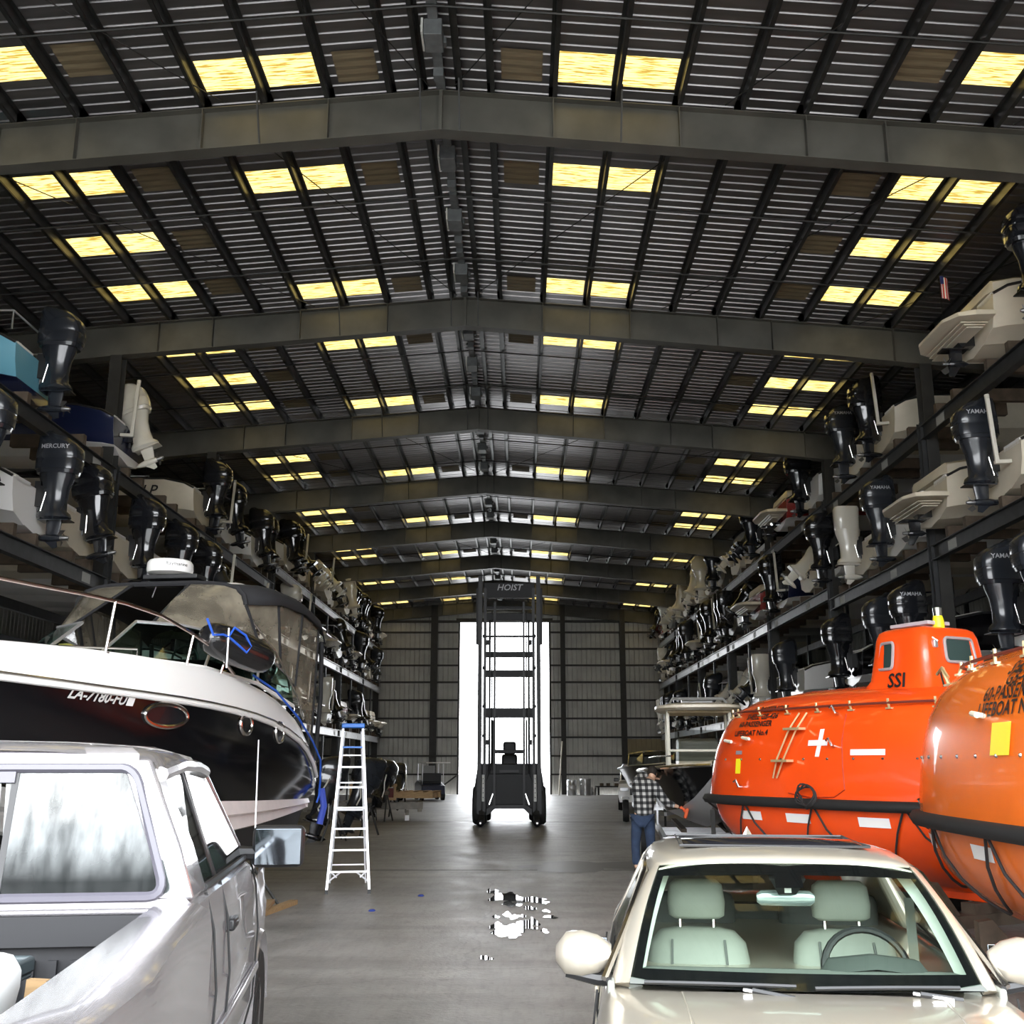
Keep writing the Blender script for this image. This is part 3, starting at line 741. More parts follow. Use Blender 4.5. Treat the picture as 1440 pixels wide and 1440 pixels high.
def stored_boat(side, li, y, hull, motor, idx, tilt=0.0, drive=False, twin=False, band=None, word=None, extra=(), text=None, out=0.0, sc=1.0, dz=0.0, detail=True, guide=False):
    z = levels(side, y)[li] + 0.27 + dz
    sn = 'left' if side < 0 else 'right'
    d = 'boat with stern drive' if drive else ('boat with %s%s' % ('tilted ' if abs(tilt) > .3 and not twin else '', MOTW[motor]) + (' pair' if twin else ''))
    t = thing('powerboat', '%s %s, %s stern along the %s rack %s tier' % (HULLW[hull], d, ORD[idx], sn, TIER[li]), 'boat', (side * (XF + 0.1 - out), y, z), 0 if side < 0 else PI, 'boats stored stern-out on the racks')
    m1, m2 = HULLN[hull]
    share(hull_proto(m1), 'hull', t, scale=(1, sc, sc))
    if m2: share(tops_proto(m2), 'topsides', t, scale=(1, sc, sc))
    share(P_RAIL, 'rub_rail', t, scale=(1, sc, sc)); share(P_DECK, 'deck', t, scale=(1, sc, sc))
    for e in extra:
        if e == 'console': share(P_CONSOLE, 'console', t)
        if e == 'ttop': share(P_TOPF, 't_top_frame', t)
        if e == 'rail': share(P_LEANRAIL, 'stern_rail', t)
        if e == 'ws': share(P_WS, 'windshield', t)
    if drive:
        share(P_SWIM, 'swim_platform', t); share(P_PAD, 'sun_pad', t)
        dr = share(P_DRIVE, 'stern_drive', t, rot=(0, -tilt, 0)); share(P_PROP, 'propeller', dr)
    else:
        ys = (-0.36, 0.36) if twin else (0,)
        for yy in ys: add_outboard(t, motor, yy, 0.62, tilt, 0, band, word, 1.0)
    if guide:
        share(P_GUIDE, 'guide_post', t, (0.30, 0.62 if side > 0 else -0.62, 1.15), (0, R(3), 0))
    if text:
        tx, xx, zz, size = text
        for s in ((-1,) if side < 0 else (1,)):
            yy = 1.19 * s
            lettering('hull_lettering', tx, size, black_print, t, on_plane((xx, yy, zz), (1, 0, 0) if s < 0 else (-1, 0, 0), (0, s * 0.12, 1)), shear=0.3, bold=0.004)
    return t
def ypix(side, px, py, X=8.35): return PX(px, py, side * X).y
# hand-placed boats (pixel of the motor), then the rest of every tier
HAND = {
 (-1, 2): [(108, 530, dict(hull='blue', motor='charcoal', extra=('rail',), out=-0.1)), (215, 600, dict(hull='navy', motor='white', tilt=R(22), guide=True, out=0.1)), (318, 690, dict(hull='cream', motor='black', text=('LP', -1.2, 0.72, 0.42))), (348, 722, dict(hull='white', motor='black', extra=('rail', 'ttop'), tilt=R(12), guide=True)), (388, 765, dict(hull='white', motor='black', twin=True, tilt=R(10))), (428, 790, dict(hull='cream', motor='black', twin=True, tilt=R(14)))],
 (-1, 1): [(0, 640, dict(hull='cream', motor='charcoal')), (98, 710, dict(hull='white', motor='charcoal', band='red', word='MERCURY', guide=False)), (155, 760, dict(hull='cream', motor='black', tilt=R(12))), (218, 800, dict(hull='cream', motor='black')), (265, 830, dict(hull='white', motor='black')), (300, 850, dict(hull='white', motor='black'))],
 (-1, 0): [(300, 985, dict(hull='white', motor='black'))],
 (1, 2): [(1425, 395, dict(hull='cream', motor='black', out=-0.1)), (1345, 450, dict(hull='cream', motor='black', drive=True, out=0.35, extra=('ws',))), (1205, 610, dict(hull='cream', motor='black', guide=True, text=('BLUE', -1.6, 0.7, 0.22))), (1172, 648, dict(hull='white', motor='charcoal', word='YAMAHA')), (1112, 700, dict(hull='white', motor='black')), (1080, 735, dict(hull='red', motor='black', drive=True, out=0.2)), (1046, 750, dict(hull='black', motor='charcoal'))],
 (1, 1): [(1358, 670, dict(hull='cream', motor='charcoal', word='YAMAHA', guide=True)), (1290, 715, dict(hull='cream', motor='black', drive=True, out=0.35, extra=('ws',))), (1222, 745, dict(hull='white', motor='charcoal', word='YAMAHA')), (1178, 765, dict(hull='cream', motor='cream')), (1142, 795, dict(hull='black', motor='black')), (1110, 815, dict(hull='cream', motor='cream', tilt=R(48))), (1075, 850, dict(hull='navy', motor='black', guide=True)), (1050, 865, dict(hull='red', motor='black', drive=True, out=0.3))],
 (1, 0): [(1432, 815, dict(hull='cream', motor='charcoal', word='YAMAHA', out=-.1)), (1383, 860, dict(hull='black', motor='charcoal', word='YAMAHA', out=-.1)), (1262, 880, dict(hull='black', motor='black', word='YAMAHA')), (1225, 905, dict(hull='black', motor='charcoal')), (1165, 925, dict(hull='black', motor='black')), (1093, 940, dict(hull='white', motor='charcoal')), (1060, 950, dict(hull='grey', motor='cream', extra=('ws',)))],
}
rnd = random.Random(11)
for side in (-1, 1):
    for li in (2, 1, 0):
        ys = []
        for px, py, kw in HAND[(side, li)]:
            ys.append((ypix(side, px, py), kw))
        last = max(y for y, _ in ys); y = last + 2.35
        while y < YB - 1.6:
            hull = rnd.choice(['white', 'cream', 'white', 'grey', 'navy', 'black', 'red', 'cream']); motor = rnd.choice(['black', 'black', 'charcoal', 'charcoal', 'white', 'cream', 'slim'])
            kw = dict(hull=hull, motor=motor, tilt=rnd.choice([0, 0, R(12), R(25), R(45)]), drive=rnd.random() < 0.2, twin=rnd.random() < 0.15, out=rnd.uniform(-0.2, 0.3))
            if rnd.random() < 0.3: kw['extra'] = (rnd.choice(['rail', 'ttop', 'ws', 'console']),)
            if rnd.random() < 0.25: kw['guide'] = True
            ys.append((y, kw)); y += rnd.uniform(2.35, 2.7)
        ys.sort(key=lambda q: q[0])
        for i, (y, kw) in enumerate(ys): stored_boat(side, li, y, idx=i, **kw)
# ================================================================ BLACK AND WHITE CRUISER (left)
CR = thing('cabin_cruiser', 'big black and white cabin cruiser with canvas enclosure behind the silver pickup', 'boat', (-4.35, 16.2, 0), math.atan2(-0.991, -0.135))
# local frame: +x towards the bow, +y to port (the side seen), z up
CL = 9.3
def cr_b(s): return sinterp([(0, 1.38), (0.5, 1.46), (1.5, 1.54), (3, 1.58), (4.5, 1.50), (6, 1.26), (7.3, .92), (8.4, .50), (9.0, .22), (9.3, .03)], s)
def cr_sheer(s): return sinterp([(0, 1.66), (.4, 1.86), (1.0, 2.08), (2, 2.27), (3, 2.38), (4.5, 2.46), (6, 2.5), (9.3, 2.62)], s)
def cr_chb(s): return cr_b(s) * sinterp([(0, .93), (4, .90), (6.5, .74), (8.5, .45), (9.3, .2)], s)
def cr_cht(s): return sinterp([(0, 1.36), (3, 1.42), (5, 1.50), (7, 1.70), (8.6, 2.05), (9.3, 2.4)], s)
def cr_chz(s): return sinterp([(0, 1.24), (3, 1.10), (5, 1.10), (7, 1.35), (8.6, 1.85), (9.3, 2.3)], s)
def cr_keel(s): return sinterp([(0, .66), (4, .56), (6.5, .70), (8, 1.3), (9.0, 2.0), (9.3, 2.28)], s)
ST = [0, .15, .4, .8, 1.2, 1.8, 2.4, 3, 3.6, 4.2, 4.8, 5.4, 6, 6.6, 7.2, 7.8, 8.3, 8.7, 9.0, 9.2, 9.3]
def strip(rows, sides=(1, -1), cap=False):
    """rows: functions s -> (y, z); builds the band on both sides"""
    g = G()
    for sd in sides: g.loft([[(s, sd * r(s)[0], r(s)[1]) for r in rows] for s in ST], cap=False, closed=False)
    return g
def black_side(s, t):
    """point of the black topside, t from lower edge 0 to sheer 1"""
    y0, y1, z0, z1 = cr_chb(s) * 1.0, cr_b(s), cr_cht(s), cr_sheer(s)
    return (lerp(y0, y1, t) + 0.05 * math.sin(PI * t), lerp(z0, z1, t))
bottom_m = mat('black_antifouling', (0.012, 0.012, 0.012), 0.6)
g = strip([lambda s: (0.0, cr_keel(s)), lambda s: (cr_chb(s) * .84, max(cr_keel(s) + .06, cr_chz(s) - .42)), lambda s: (cr_chb(s) * .94, cr_chz(s) - .02)])
g.fan([(0, 0, cr_keel(0)), (0, cr_chb(0) * .84, cr_chz(0) - .42), (0, cr_chb(0) * .94, cr_chz(0) - .02), (0, -cr_chb(0) * .94, cr_chz(0) - .02), (0, -cr_chb(0) * .84, cr_chz(0) - .42)])
obj('bottom', g, bottom_m, CR, smooth=40, recalc=False)
g = strip([lambda s: (cr_chb(s) * .93, cr_chz(s) - .03), lambda s: (cr_chb(s) * .985, cr_chz(s)), lambda s: (cr_chb(s) * .97, lerp(cr_chz(s), cr_cht(s), .45)), lambda s: (cr_chb(s) * 1.02, lerp(cr_chz(s), cr_cht(s), .55)), lambda s: (cr_chb(s) * 1.0, cr_cht(s) + .005)])
g.loft([[(0, y, cr_chz(0)) for y in (-cr_chb(0), cr_chb(0))], [(0, y, cr_cht(0)) for y in (-cr_chb(0), cr_chb(0))]], cap=False, closed=False)
pinkw = mat('boot_stripe_gelcoat', (0.72, 0.64, 0.62), 0.3, coat=0.3, noise=0.08)
obj('boot_band', g, pinkw, CR, smooth=30, recalc=False)
g = strip([(lambda s, t=t: black_side(s, t)) for t in (0, .2, .4, .6, .8, 1.0)])
g.loft([[(0, -black_side(0, t)[0], black_side(0, t)[1]) for t in (0, .5, 1)], [(0, black_side(0, t)[0], black_side(0, t)[1]) for t in (0, .5, 1)]], cap=False, closed=False)
hull = obj('hull', g, black_gel, CR, smooth=50, recalc=False)
hull['label'] = 'glossy black hull side'
# rub rail, double white line at the sheer
for sd in (1, -1):
    g = G(); g.tube([(s, sd * (cr_b(s) + .015), cr_sheer(s) + .012) for s in ST], 0.028, 8); obj('rub_rail', g, white_gel, CR)
    g = G(); g.tube([(s, sd * (cr_b(s) + .030), cr_sheer(s) + .055) for s in ST], 0.012, 6); obj('rub_rail_insert', g, chrome, CR)
# white deck moulding: topside flare above sheer, shoulder, deck with crown
def dk(s): return sinterp([(0, 1.95), (.6, 2.30), (1.5, 2.62), (3, 2.84), (4.5, 2.92), (6, 2.92), (7.5, 2.86), (9.3, 2.76)], s)
g = strip([lambda s: (cr_b(s), cr_sheer(s) + .02), lambda s: (cr_b(s) * .985, lerp(cr_sheer(s), dk(s), .4)), lambda s: (cr_b(s) * .955, lerp(cr_sheer(s), dk(s), .75)), lambda s: (cr_b(s) * .90, dk(s) - .02), lambda s: (cr_b(s) * .80, dk(s)), lambda s: (cr_b(s) * .45, dk(s) + .04), lambda s: (0, dk(s) + .05)])
g.fan([(0, 1.38, 1.68), (0, 1.2, 1.95), (0, -1.2, 1.95), (0, -1.38, 1.68)])
deck = obj('deck', g, white_gel, CR, smooth=40, recalc=False)
# portholes: oval and two round ones in steel rings
def port_at(px, py, a, b, nm):
    # nearest point of the port hull side to the pixel ray
    M = Matrix.Translation(CR.location) @ Matrix.Rotation(CR.rotation_euler.z, 4, 'Z'); Mi = M.inverted()
    o = Mi @ EYEP; d = (Mi.to_3x3() @ ray(px, py)).normalized()
    best = None
    for i in range(0, 180):
        for j in range(1, 20):
            s, t = i * .05, j / 20; y, z = black_side(s, t); p = Vector((s, y, z)); q = (p - o).cross(d).length
            if best is None or q < best[0]: best = (q, s, t)
    return best[1], best[2]
for (px, py, a, b) in ((234, 1007, .36, .115), (345, 1019, .16, .115), (393, 1030, .16, .12)):
    s0, t0 = port_at(px, py, a, b, '')
    def P_(u, v, off=0.0):
        s = s0 + u; zz = cr_cht(s0) + t0 * (cr_sheer(s0) - cr_cht(s0)) + v
        t = (zz - cr_cht(s)) / (cr_sheer(s) - cr_cht(s)); y, z = black_side(s, t); return (s, y + off, z)
    g = G(); g.tube([P_(-a * math.cos(2 * PI * k / 28), b * math.sin(2 * PI * k / 28), .008) for k in range(28)], 0.024, 8, closed=True)
    rg = obj('porthole_ring', g, chrome, CR)
    g = G(); g.fan([P_(a * math.cos(2 * PI * k / 28), b * math.sin(2 * PI * k / 28), .012) for k in range(28)]); obj('porthole_glass', g, mat('porthole_glass', (.01, .01, .012), .08), rg, smooth=0, recalc=False)
# registration number near the bow
s0, t0 = port_at(137, 981, 0, 0, '')
def regfn(x, y):
    s = s0 - x; t = t0 + y / 1.0; yy, z = black_side(s, t); return (s, yy + .008, z)
lettering('registration_number', 'LA-7180-FU', 0.15, mat('silver_vinyl', (.5, .5, .48), .4), CR, regfn, shear=0.45, bold=0.004)
s1, t1 = port_at(184, 982, 0, 0, '')
g = G()
q = [(-.06, -.05), (.04, -.05), (.07, .05), (-.03, .05)]; g.fan([(s1 - x, black_side(s1 - x, t1 + y)[0] + .009, black_side(s1 - x, t1 + y)[1]) for x, y in q]); obj('registration_sticker', g, white_print, CR, smooth=0, recalc=False)
# bow rail: top tube on stanchions
def rail_z(s): return sinterp([(3.3, 3.0), (4.0, 3.16), (5.2, 3.38), (7, 3.40), (9.1, 3.42)], s)
def rail_y(s): return cr_b(s) * .90
RS = [3.4, 3.8, 4.4, 5, 5.6, 6.2, 6.8, 7.4, 8, 8.5, 8.9, 9.15]
pts = [(s, rail_y(s), rail_z(s)) for s in RS]; pts[0] = (3.3, rail_y(3.3), dk(3.3) + .02)
g = G(); g.tube(pts + [(9.4, 0, 3.42)] + [(x, -y, z) for x, y, z in pts[::-1]], 0.019, 8)
rail = obj('bow_rail', g, mat('warm_polished_steel', (.72, .6, .55), .18, 1.0), CR)
for s in (3.55, 4.35, 5.75, 7.2, 8.5):
    for sd in (1, -1):
        g = G(); g.tube([(s + .05, sd * rail_y(s) * .97, dk(s) - .05), (s, sd * rail_y(s), rail_z(s))], 0.017, 8); g.lathe([(0.04, 0), (0.04, .015)], (s + .05, sd * rail_y(s) * .97, dk(s) - .04), 10); obj('stanchion', g, chrome, rail)
# low grab rail on deck
g = G(); g.tube([(5.2, 0.0, dk(5.2) + .05), (5.2, 0.0, dk(5.2) + .12), (4.7, .9, dk(4.7) + .12), (4.7, .9, dk(4.7) + .02)], .012, 6); obj('deck_rail', g, chrome, CR)
# windshield: framed panes on a curved base
wsb = [(1.2, 1.42, 2.62), (2.4, 1.36, 2.84), (3.6, 1.18, 2.94), (4.25, .85, 2.97), (4.55, .36, 2.99), (4.55, -.36, 2.99), (4.25, -.85, 2.97), (3.6, -1.18, 2.94), (2.4, -1.36, 2.84), (1.2, -1.42, 2.62)]
wst = [(1.1, 1.34, 2.98), (2.1, 1.24, 3.34), (3.0, 1.04, 3.42), (3.45, .80, 3.46), (3.7, .34, 3.48), (3.7, -.34, 3.48), (3.45, -.80, 3.46), (3.0, -1.04, 3.42), (2.1, -1.24, 3.34), (1.1, -1.34, 2.98)]
gm = glass_mat('green_windshield_glass', (0.30, 0.48, 0.40), 0.03)
for i in range(len(wsb) - 1):
    if i == 4: continue                                       # centre pane stands open
    g = G(); g.fan([wsb[i], wsb[i + 1], wst[i + 1], wst[i]]); obj('windshield_pane', g, gm, CR, smooth=0, recalc=False)
g = G(); g.tube(wst[:5], 0.02, 6); obj('windshield_frame', g, alu, CR)
g = G(); g.tube(wst[5:], 0.02, 6); obj('windshield_frame', g, alu, CR)
for i in (1, 2, 4, 5, 7, 8):
    g = G(); g.tube([wsb[i], wst[i]], 0.02, 6); obj('windshield_post', g, alu, CR)
g = G(); g.tube(wsb, 0.025, 6); obj('windshield_base', g, white_gel, CR)
# dark cabin below the windshield: cockpit well, dash, seats
g = G(); g.loft([[(x, -y, z), (x, y, z)] for x, y, z in ((4.4, .5, 3.0), (3.3, 1.1, 3.05), (2.6, 1.25, 3.0), (2.55, 1.2, 2.3), (.6, 1.3, 2.2), (.5, 1.3, 2.5), (.1, 1.2, 2.1))], cap=False, closed=False); obj('cockpit', g, dark_in, CR, smooth=0)
g = G(); g.box((2.2, .6, 2.75), (.5, .6, .8)); g.box((2.0, .6, 3.2), (.15, .55, .5)); obj('helm_seat', g, blackp, CR, bevel=.05)
g = G(); g.tube([(2.9, .6 + .17 * math.cos(a * PI / 8), 3.1 + .17 * math.sin(a * PI / 8)) for a in range(16)], .014, 6, closed=True); obj('steering_wheel', g, blackp, CR)
g = G(); g.loft([[(3.9 - .25 * abs(t), .75 + .3 * t, 3.06 + .2 * (1 - t * t)) for t in (-1, -.5, 0, .5, 1)], [(3.9 - .25 * abs(t), .75 + .3 * t, 3.02 + .12 * (1 - t * t)) for t in (-1, -.5, 0, .5, 1)]], cap=False, closed=False); 
g = G(); g.tube([(3.5, -.3, 3.05), (3.55, -.45, 3.15), (3.5, -.62, 3.22), (3.3, -.85, 3.27)], [.03, .05, .045, .01], 8); obj('yellow_pad', g, mat('yellow_vinyl', (.6, .45, .12), .5), CR)
g = G(); g.box((3.85, -.85, 3.05), (.25, .3, .012), (0.1, 0.1, .5)); obj('paper_sheet', g, white_print, CR, smooth=0)
g = G(); g.lathe([(.0, 0), (.13, 0), (.12, .08), (.06, .11), (0, .11)], (4.35, -.55, 3.0), 14); obj('life_ring_cushion', g, mat('orange_foam', (.75, .12, .03), .6), CR)
# canvas top with clear vinyl curtains
canv = mat('black_canvas', (0.012, 0.012, 0.014), 0.85)
cb = [(2.9, 1.02, 3.44), (2.9, .34, 3.47), (2.9, -.34, 3.47), (2.9, -1.02, 3.44)]
ctop = [(2.2, 1.25, 3.98), (2.35, .95, 4.12), (2.45, .34, 4.2), (2.45, -.34, 4.2), (2.35, -.95, 4.12), (2.2, -1.25, 3.98)]
g = G(); rings = []
for x, w, z in ((2.45, 1.12, 4.14), (1.8, 1.36, 4.22), (1.0, 1.42, 4.20), (.2, 1.40, 4.08), (-.1, 1.36, 3.9)):
    rings.append([(x, w * 1.04 * math.copysign(abs(math.sin(a)) ** .8, a), z - .30 * abs(a / (PI / 2)) ** 3.2) for a in [(-1 + 2 * k / 12) * PI / 2 for k in range(13)]])
g.loft(rings, cap=False, closed=False); obj('canvas_top', g, canv, CR, smooth=50, solid=.02)
front = rings[0]
g = G(); g.tube(front, .035, 6); obj('top_bow', g, canv, CR)
vin = bpy.data.materials.new('clear_vinyl'); vin.use_nodes = True
_n = vin.node_tree; _n.nodes.clear(); L_ = _n.links.new
_o = _n.nodes.new('ShaderNodeOutputMaterial'); _t = _n.nodes.new('ShaderNodeBsdfTransparent'); _g = _n.nodes.new('ShaderNodeBsdfPrincipled'); _x = _n.nodes.new('ShaderNodeMixShader')
_t.inputs[0].default_value = (.62, .58, .5, 1); _g.inputs['Base Color'].default_value = (.34, .30, .23, 1); _g.inputs['Roughness'].default_value = .15
_tc = _n.nodes.new('ShaderNodeTexCoord'); _ns = _n.nodes.new('ShaderNodeTexNoise'); _ns.inputs['Scale'].default_value = 3.0; _ns.inputs['Detail'].default_value = 7
_r = _n.nodes.new('ShaderNodeMapRange'); _r.inputs[1].default_value = .3; _r.inputs[2].default_value = .75; _r.inputs[3].default_value = .22; _r.inputs[4].default_value = .7
L_(_tc.outputs['Object'], _ns.inputs[0]); L_(_ns.outputs[0], _r.inputs[0]); L_(_r.outputs[0], _x.inputs[0]); L_(_t.outputs[0], _x.inputs[1]); L_(_g.outputs[0], _x.inputs[2]); L_(_x.outputs[0], _o.inputs[0])
def fpt(k): return Vector(front[k])
for (ka, kb, b0, b1) in ((0, 5, 8, 5.35), (7, 12, 3.65, 1)):
    def wpt(t):
        i = int(t); f_ = t - i
        return Vector(wst[i]).lerp(Vector(wst[min(i + 1, 9)]), f_)
    n = 6; tp = [fpt(int(round(lerp(ka, kb, i / n)))) for i in range(n + 1)]; bt = [wpt(lerp(b0, b1, i / n)) for i in range(n + 1)]
    g = G(); g.loft([tp, [a.lerp(b, .5) + Vector((.05, 0, 0)) for a, b in zip(tp, bt)], bt], cap=False, closed=False); obj('clear_curtain', g, vin, CR, smooth=60)
    g = G(); g.tube([tp[-1 if kb == 5 else 0], bt[-1 if kb == 5 else 0]], .02, 6); obj('curtain_edge', g, canv, CR)
    g = G(); g.tube([tp[0 if kb == 5 else -1], bt[0 if kb == 5 else -1]], .03, 6); obj('curtain_edge', g, canv, CR)
for sd in (1, -1):
    top = [(2.45, sd * 1.12, 3.88), (1.8, sd * 1.36, 3.94), (1.0, sd * 1.42, 3.92), (.2, sd * 1.40, 3.8)]
    bot = [(2.1, sd * 1.26, 3.34), (1.5, sd * 1.32, 3.12), (1.0, sd * 1.36, 2.9), (.15, sd * 1.34, 2.2)]
    for i in range(3):
        g = G(); g.fan([top[i], top[i + 1], bot[i + 1], bot[i]]); obj('side_curtain', g, vin, CR, smooth=0, recalc=False)
        g = G(); g.tube([top[i + 1], bot[i + 1]], .022, 6); obj('curtain_edge', g, canv, CR)
    g = G(); g.tube([(-.1, sd * 1.36, 3.64), (-.15, sd * 1.36, 2.8), (0, sd * 1.36, 1.9)], .035, 8); obj('arch_leg', g, canv, CR)
    g = G(); g.tube([(2.5, sd * 1.08, 3.86), (1.9, sd * 1.39, 3.3), (1.2, sd * 1.47, 2.75), (.9, sd * 1.47, 2.45)], .014, 6); obj('top_strut', g, chrome, CR)
g = G(); g.box((2.3, .1, 4.24), (.3, .75, .06)); g.box((2.35, .1, 4.15), (.2, .8, .06)); obj('radar_shelf', g, blackp, CR, bevel=.01)
g = G(); g.lathe([(0, 4.28), (.2, 4.28), (.29, 4.31), (.30, 4.36), (.295, 4.44), (.27, 4.475), (.1, 4.49), (0, 4.49)], (2.25, -.0, 0), 32); rd = obj('radar_dome', g, white_gel, CR, smooth=50)
lettering('radar_lettering', 'Raymarine', .07, black_print, rd, lambda x, y: (2.25 + .302 * math.cos(.75 + x / .3), .302 * math.sin(.75 + x / .3), 4.40 + y))
g = G(); g.lathe([(0, 0), (.24, 0), (.25, .02), (.15, .06), (0, .07)], (1.6, .62, 4.20), 24); obj('antenna_disc', g, white_gel, CR)
for sd in (-.1, .3):
    g = G(); g.tube([(2.4, sd, 4.12), (2.55, sd + .03, 3.95)], .008, 5); obj('wiper_arm', g, alu, CR)
# a dark horseshoe fender on the rail, tied with blue rope
FN = thing('boat_fender', 'large black cylindrical fender tied to the cruiser rail with blue rope', 'fender', (0, 0, 0))
Mcr = Matrix.Translation(CR.location) @ Matrix.Rotation(CR.rotation_euler.z, 4, 'Z')
a = Mcr @ Vector((3.98, cr_b(4.0) * .96, 3.12)); b = Mcr @ Vector((3.05, cr_b(3.05) * 1.00, 2.80))
a = PY(287, 892, a.y); b = PY(378, 930, b.y)
FN.location = a; g = G(); d = (b - a); n = 12
prof = [(0.0, .03), (.02, .12), (.08, .17), (.2, .20), (.5, .215), (.8, .20), (.92, .17), (.98, .12), (1.0, .04)]
g.tube([d * t for t, r in prof], [r for t, r in prof], 18); fo = obj('fender_body', g, mat('fender_rubber', (.010, .010, .011), .18, coat=.5), FN, smooth=50)
up = Vector((0, 0, 1)); off = Vector((.04, -.33, -.03))
g = G(); c0 = d * .42 + off + up * .1
g.tube([c0 + d * (-.32) + up * .10, c0 + d * (-.22) + up * (-.05), c0 + d * (-.08) + up * .0, c0, c0 + d * .08 + up * .13, c0 + d * .25 + up * .1, c0 + d * .34 + up * .0, c0 + d * .28 + up * (-.09), c0 + d * .1 + up * (-.03), c0], .014, 7); obj('blue_rope', g, blue_rope, fo)
g = G(); g.tube([c0 + up * .1, c0, c0 + up * (-.35)], .012, 6); obj('hanging_line', g, alu, fo)
g = G(); p = [Mcr @ Vector((s, cr_b(s) * f, z)) for s, f, z in ((2.9, .95, 2.90), (2.4, 1.02, 2.75), (1.6, 1.06, 2.45), (.9, 1.08, 2.15), (.3, 1.08, 1.9), (.05, 1.06, 1.6), (-.03, 1.04, 1.4), (-.02, 1.02, 1.3))]
o = obj('mooring_line', g.tube(p, .014, 7), blue_rope); tag(o, 'dark blue mooring line trailing down the cruiser stern', 'rope')
g = G(); g.tube([Mcr @ Vector((-.06, 1.46, 1.5)), Mcr @ Vector((-.08, 1.5, 1.25)), Mcr @ Vector((-.06, 1.45, 1.0))], .05, 8); o = obj('tarp_strap', g, mat('blue_webbing', (.03, .06, .35), .6)); tag(o, 'bundled blue strap hanging at the cruiser stern', 'strap')
# stands that carry the hull
for i, (s, y) in enumerate(((1.0, .9), (1.0, -.9), (5.0, .8), (5.0, -.8))):
    p = Mcr @ Vector((s, y, 0)); zt = .80
    t = thing('boat_stand', 'steel tripod jack stand under the cruiser hull, %s end, %s side' % ('stern' if s < 2 else 'bow', 'aisle' if y > 0 else 'rack'), 'stand', (p.x, p.y, 0), 0, 'jack stands under the cruiser')
    for k in range(3):
        an = k * 2 * PI / 3; g = G(); g.tube([(.35 * math.cos(an), .35 * math.sin(an), 0.02), (0, 0, zt * .6)], .02, 6); obj('leg', g, steel_dark, t)
    g = G(); g.tube([(0, 0, zt * .5), (0, 0, zt - .08)], .018, 8); obj('screw', g, chrome, t)
    g = G(); g.box((0, 0, zt - .09), (.3, .25, .05), (0, .2, 0)); obj('pad', g, wood_old, t)
for i, s in enumerate((.9, 4.2, 6.3)):
    p = Mcr @ Vector((s, 0, 0)); t = thing('keel_block', 'stack of timber blocks under the cruiser keel, %s' % ('at the stern', 'amidships', 'nearest the bow')[i], 'blocking', (p.x, p.y, 0), CR.rotation_euler.z, 'timber blocks under the cruiser')
    for k in range(4):
        g = G(); g.box((0, 0, .07 + k * .14), (.9 if k % 2 else .2, .2 if k % 2 else .9, .135)); obj('timber', g, wood_old, t, smooth=0)

# ================================================================ SILVER PICKUP (lower left)
PK = thing('pickup_truck', 'silver extended cab pickup truck parked at lower left seen from behind', 'truck', (-2.10, 3.94, 0), R(8))
silver = mat('silver_car_paint', (0.52, 0.50, 0.52), 0.26, 0.75, coat=0.7)
tint = glass_mat('truck_glass', (0.30, 0.33, 0.32), 0.06, 0.04)
# wet-dirty rear window: streaks of dust on the pane, dark lower reflection painted in
wet = bpy.data.materials.new('rain_streaked_glass_painted_reflection'); wet.use_nodes = True
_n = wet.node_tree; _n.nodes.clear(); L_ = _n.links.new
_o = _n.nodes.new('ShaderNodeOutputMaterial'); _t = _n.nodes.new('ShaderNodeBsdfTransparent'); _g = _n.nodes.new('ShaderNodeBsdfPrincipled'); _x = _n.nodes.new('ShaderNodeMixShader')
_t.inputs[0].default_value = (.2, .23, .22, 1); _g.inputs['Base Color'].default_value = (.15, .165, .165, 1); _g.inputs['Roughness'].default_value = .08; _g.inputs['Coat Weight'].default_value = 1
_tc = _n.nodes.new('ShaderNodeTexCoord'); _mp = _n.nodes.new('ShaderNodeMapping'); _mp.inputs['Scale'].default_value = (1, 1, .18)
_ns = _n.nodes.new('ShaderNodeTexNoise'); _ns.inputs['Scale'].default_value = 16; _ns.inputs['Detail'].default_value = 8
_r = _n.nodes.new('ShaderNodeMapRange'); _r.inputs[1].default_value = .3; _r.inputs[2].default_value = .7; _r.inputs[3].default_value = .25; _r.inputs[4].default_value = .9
_sz = _n.nodes.new('ShaderNodeSeparateXYZ'); _rz = _n.nodes.new('ShaderNodeMapRange'); _rz.inputs[1].default_value = 1.44; _rz.inputs[2].default_value = 1.56; _rz.inputs[3].default_value = .12; _rz.inputs[4].default_value = 1.0  # painted reflection: coating thins by height so the pane's foot goes dark
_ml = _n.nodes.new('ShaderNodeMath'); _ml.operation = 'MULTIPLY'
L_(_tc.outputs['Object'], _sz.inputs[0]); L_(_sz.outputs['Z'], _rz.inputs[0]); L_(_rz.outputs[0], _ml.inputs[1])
L_(_tc.outputs['Object'], _mp.inputs[0]); L_(_mp.outputs[0], _ns.inputs[0]); L_(_ns.outputs[0], _r.inputs[0]); L_(_r.outputs[0], _ml.inputs[0]); L_(_ml.outputs[0], _x.inputs[0]); L_(_t.outputs[0], _x.inputs[1]); L_(_g.outputs[0], _x.inputs[2]); L_(_x.outputs[0], _o.inputs[0])
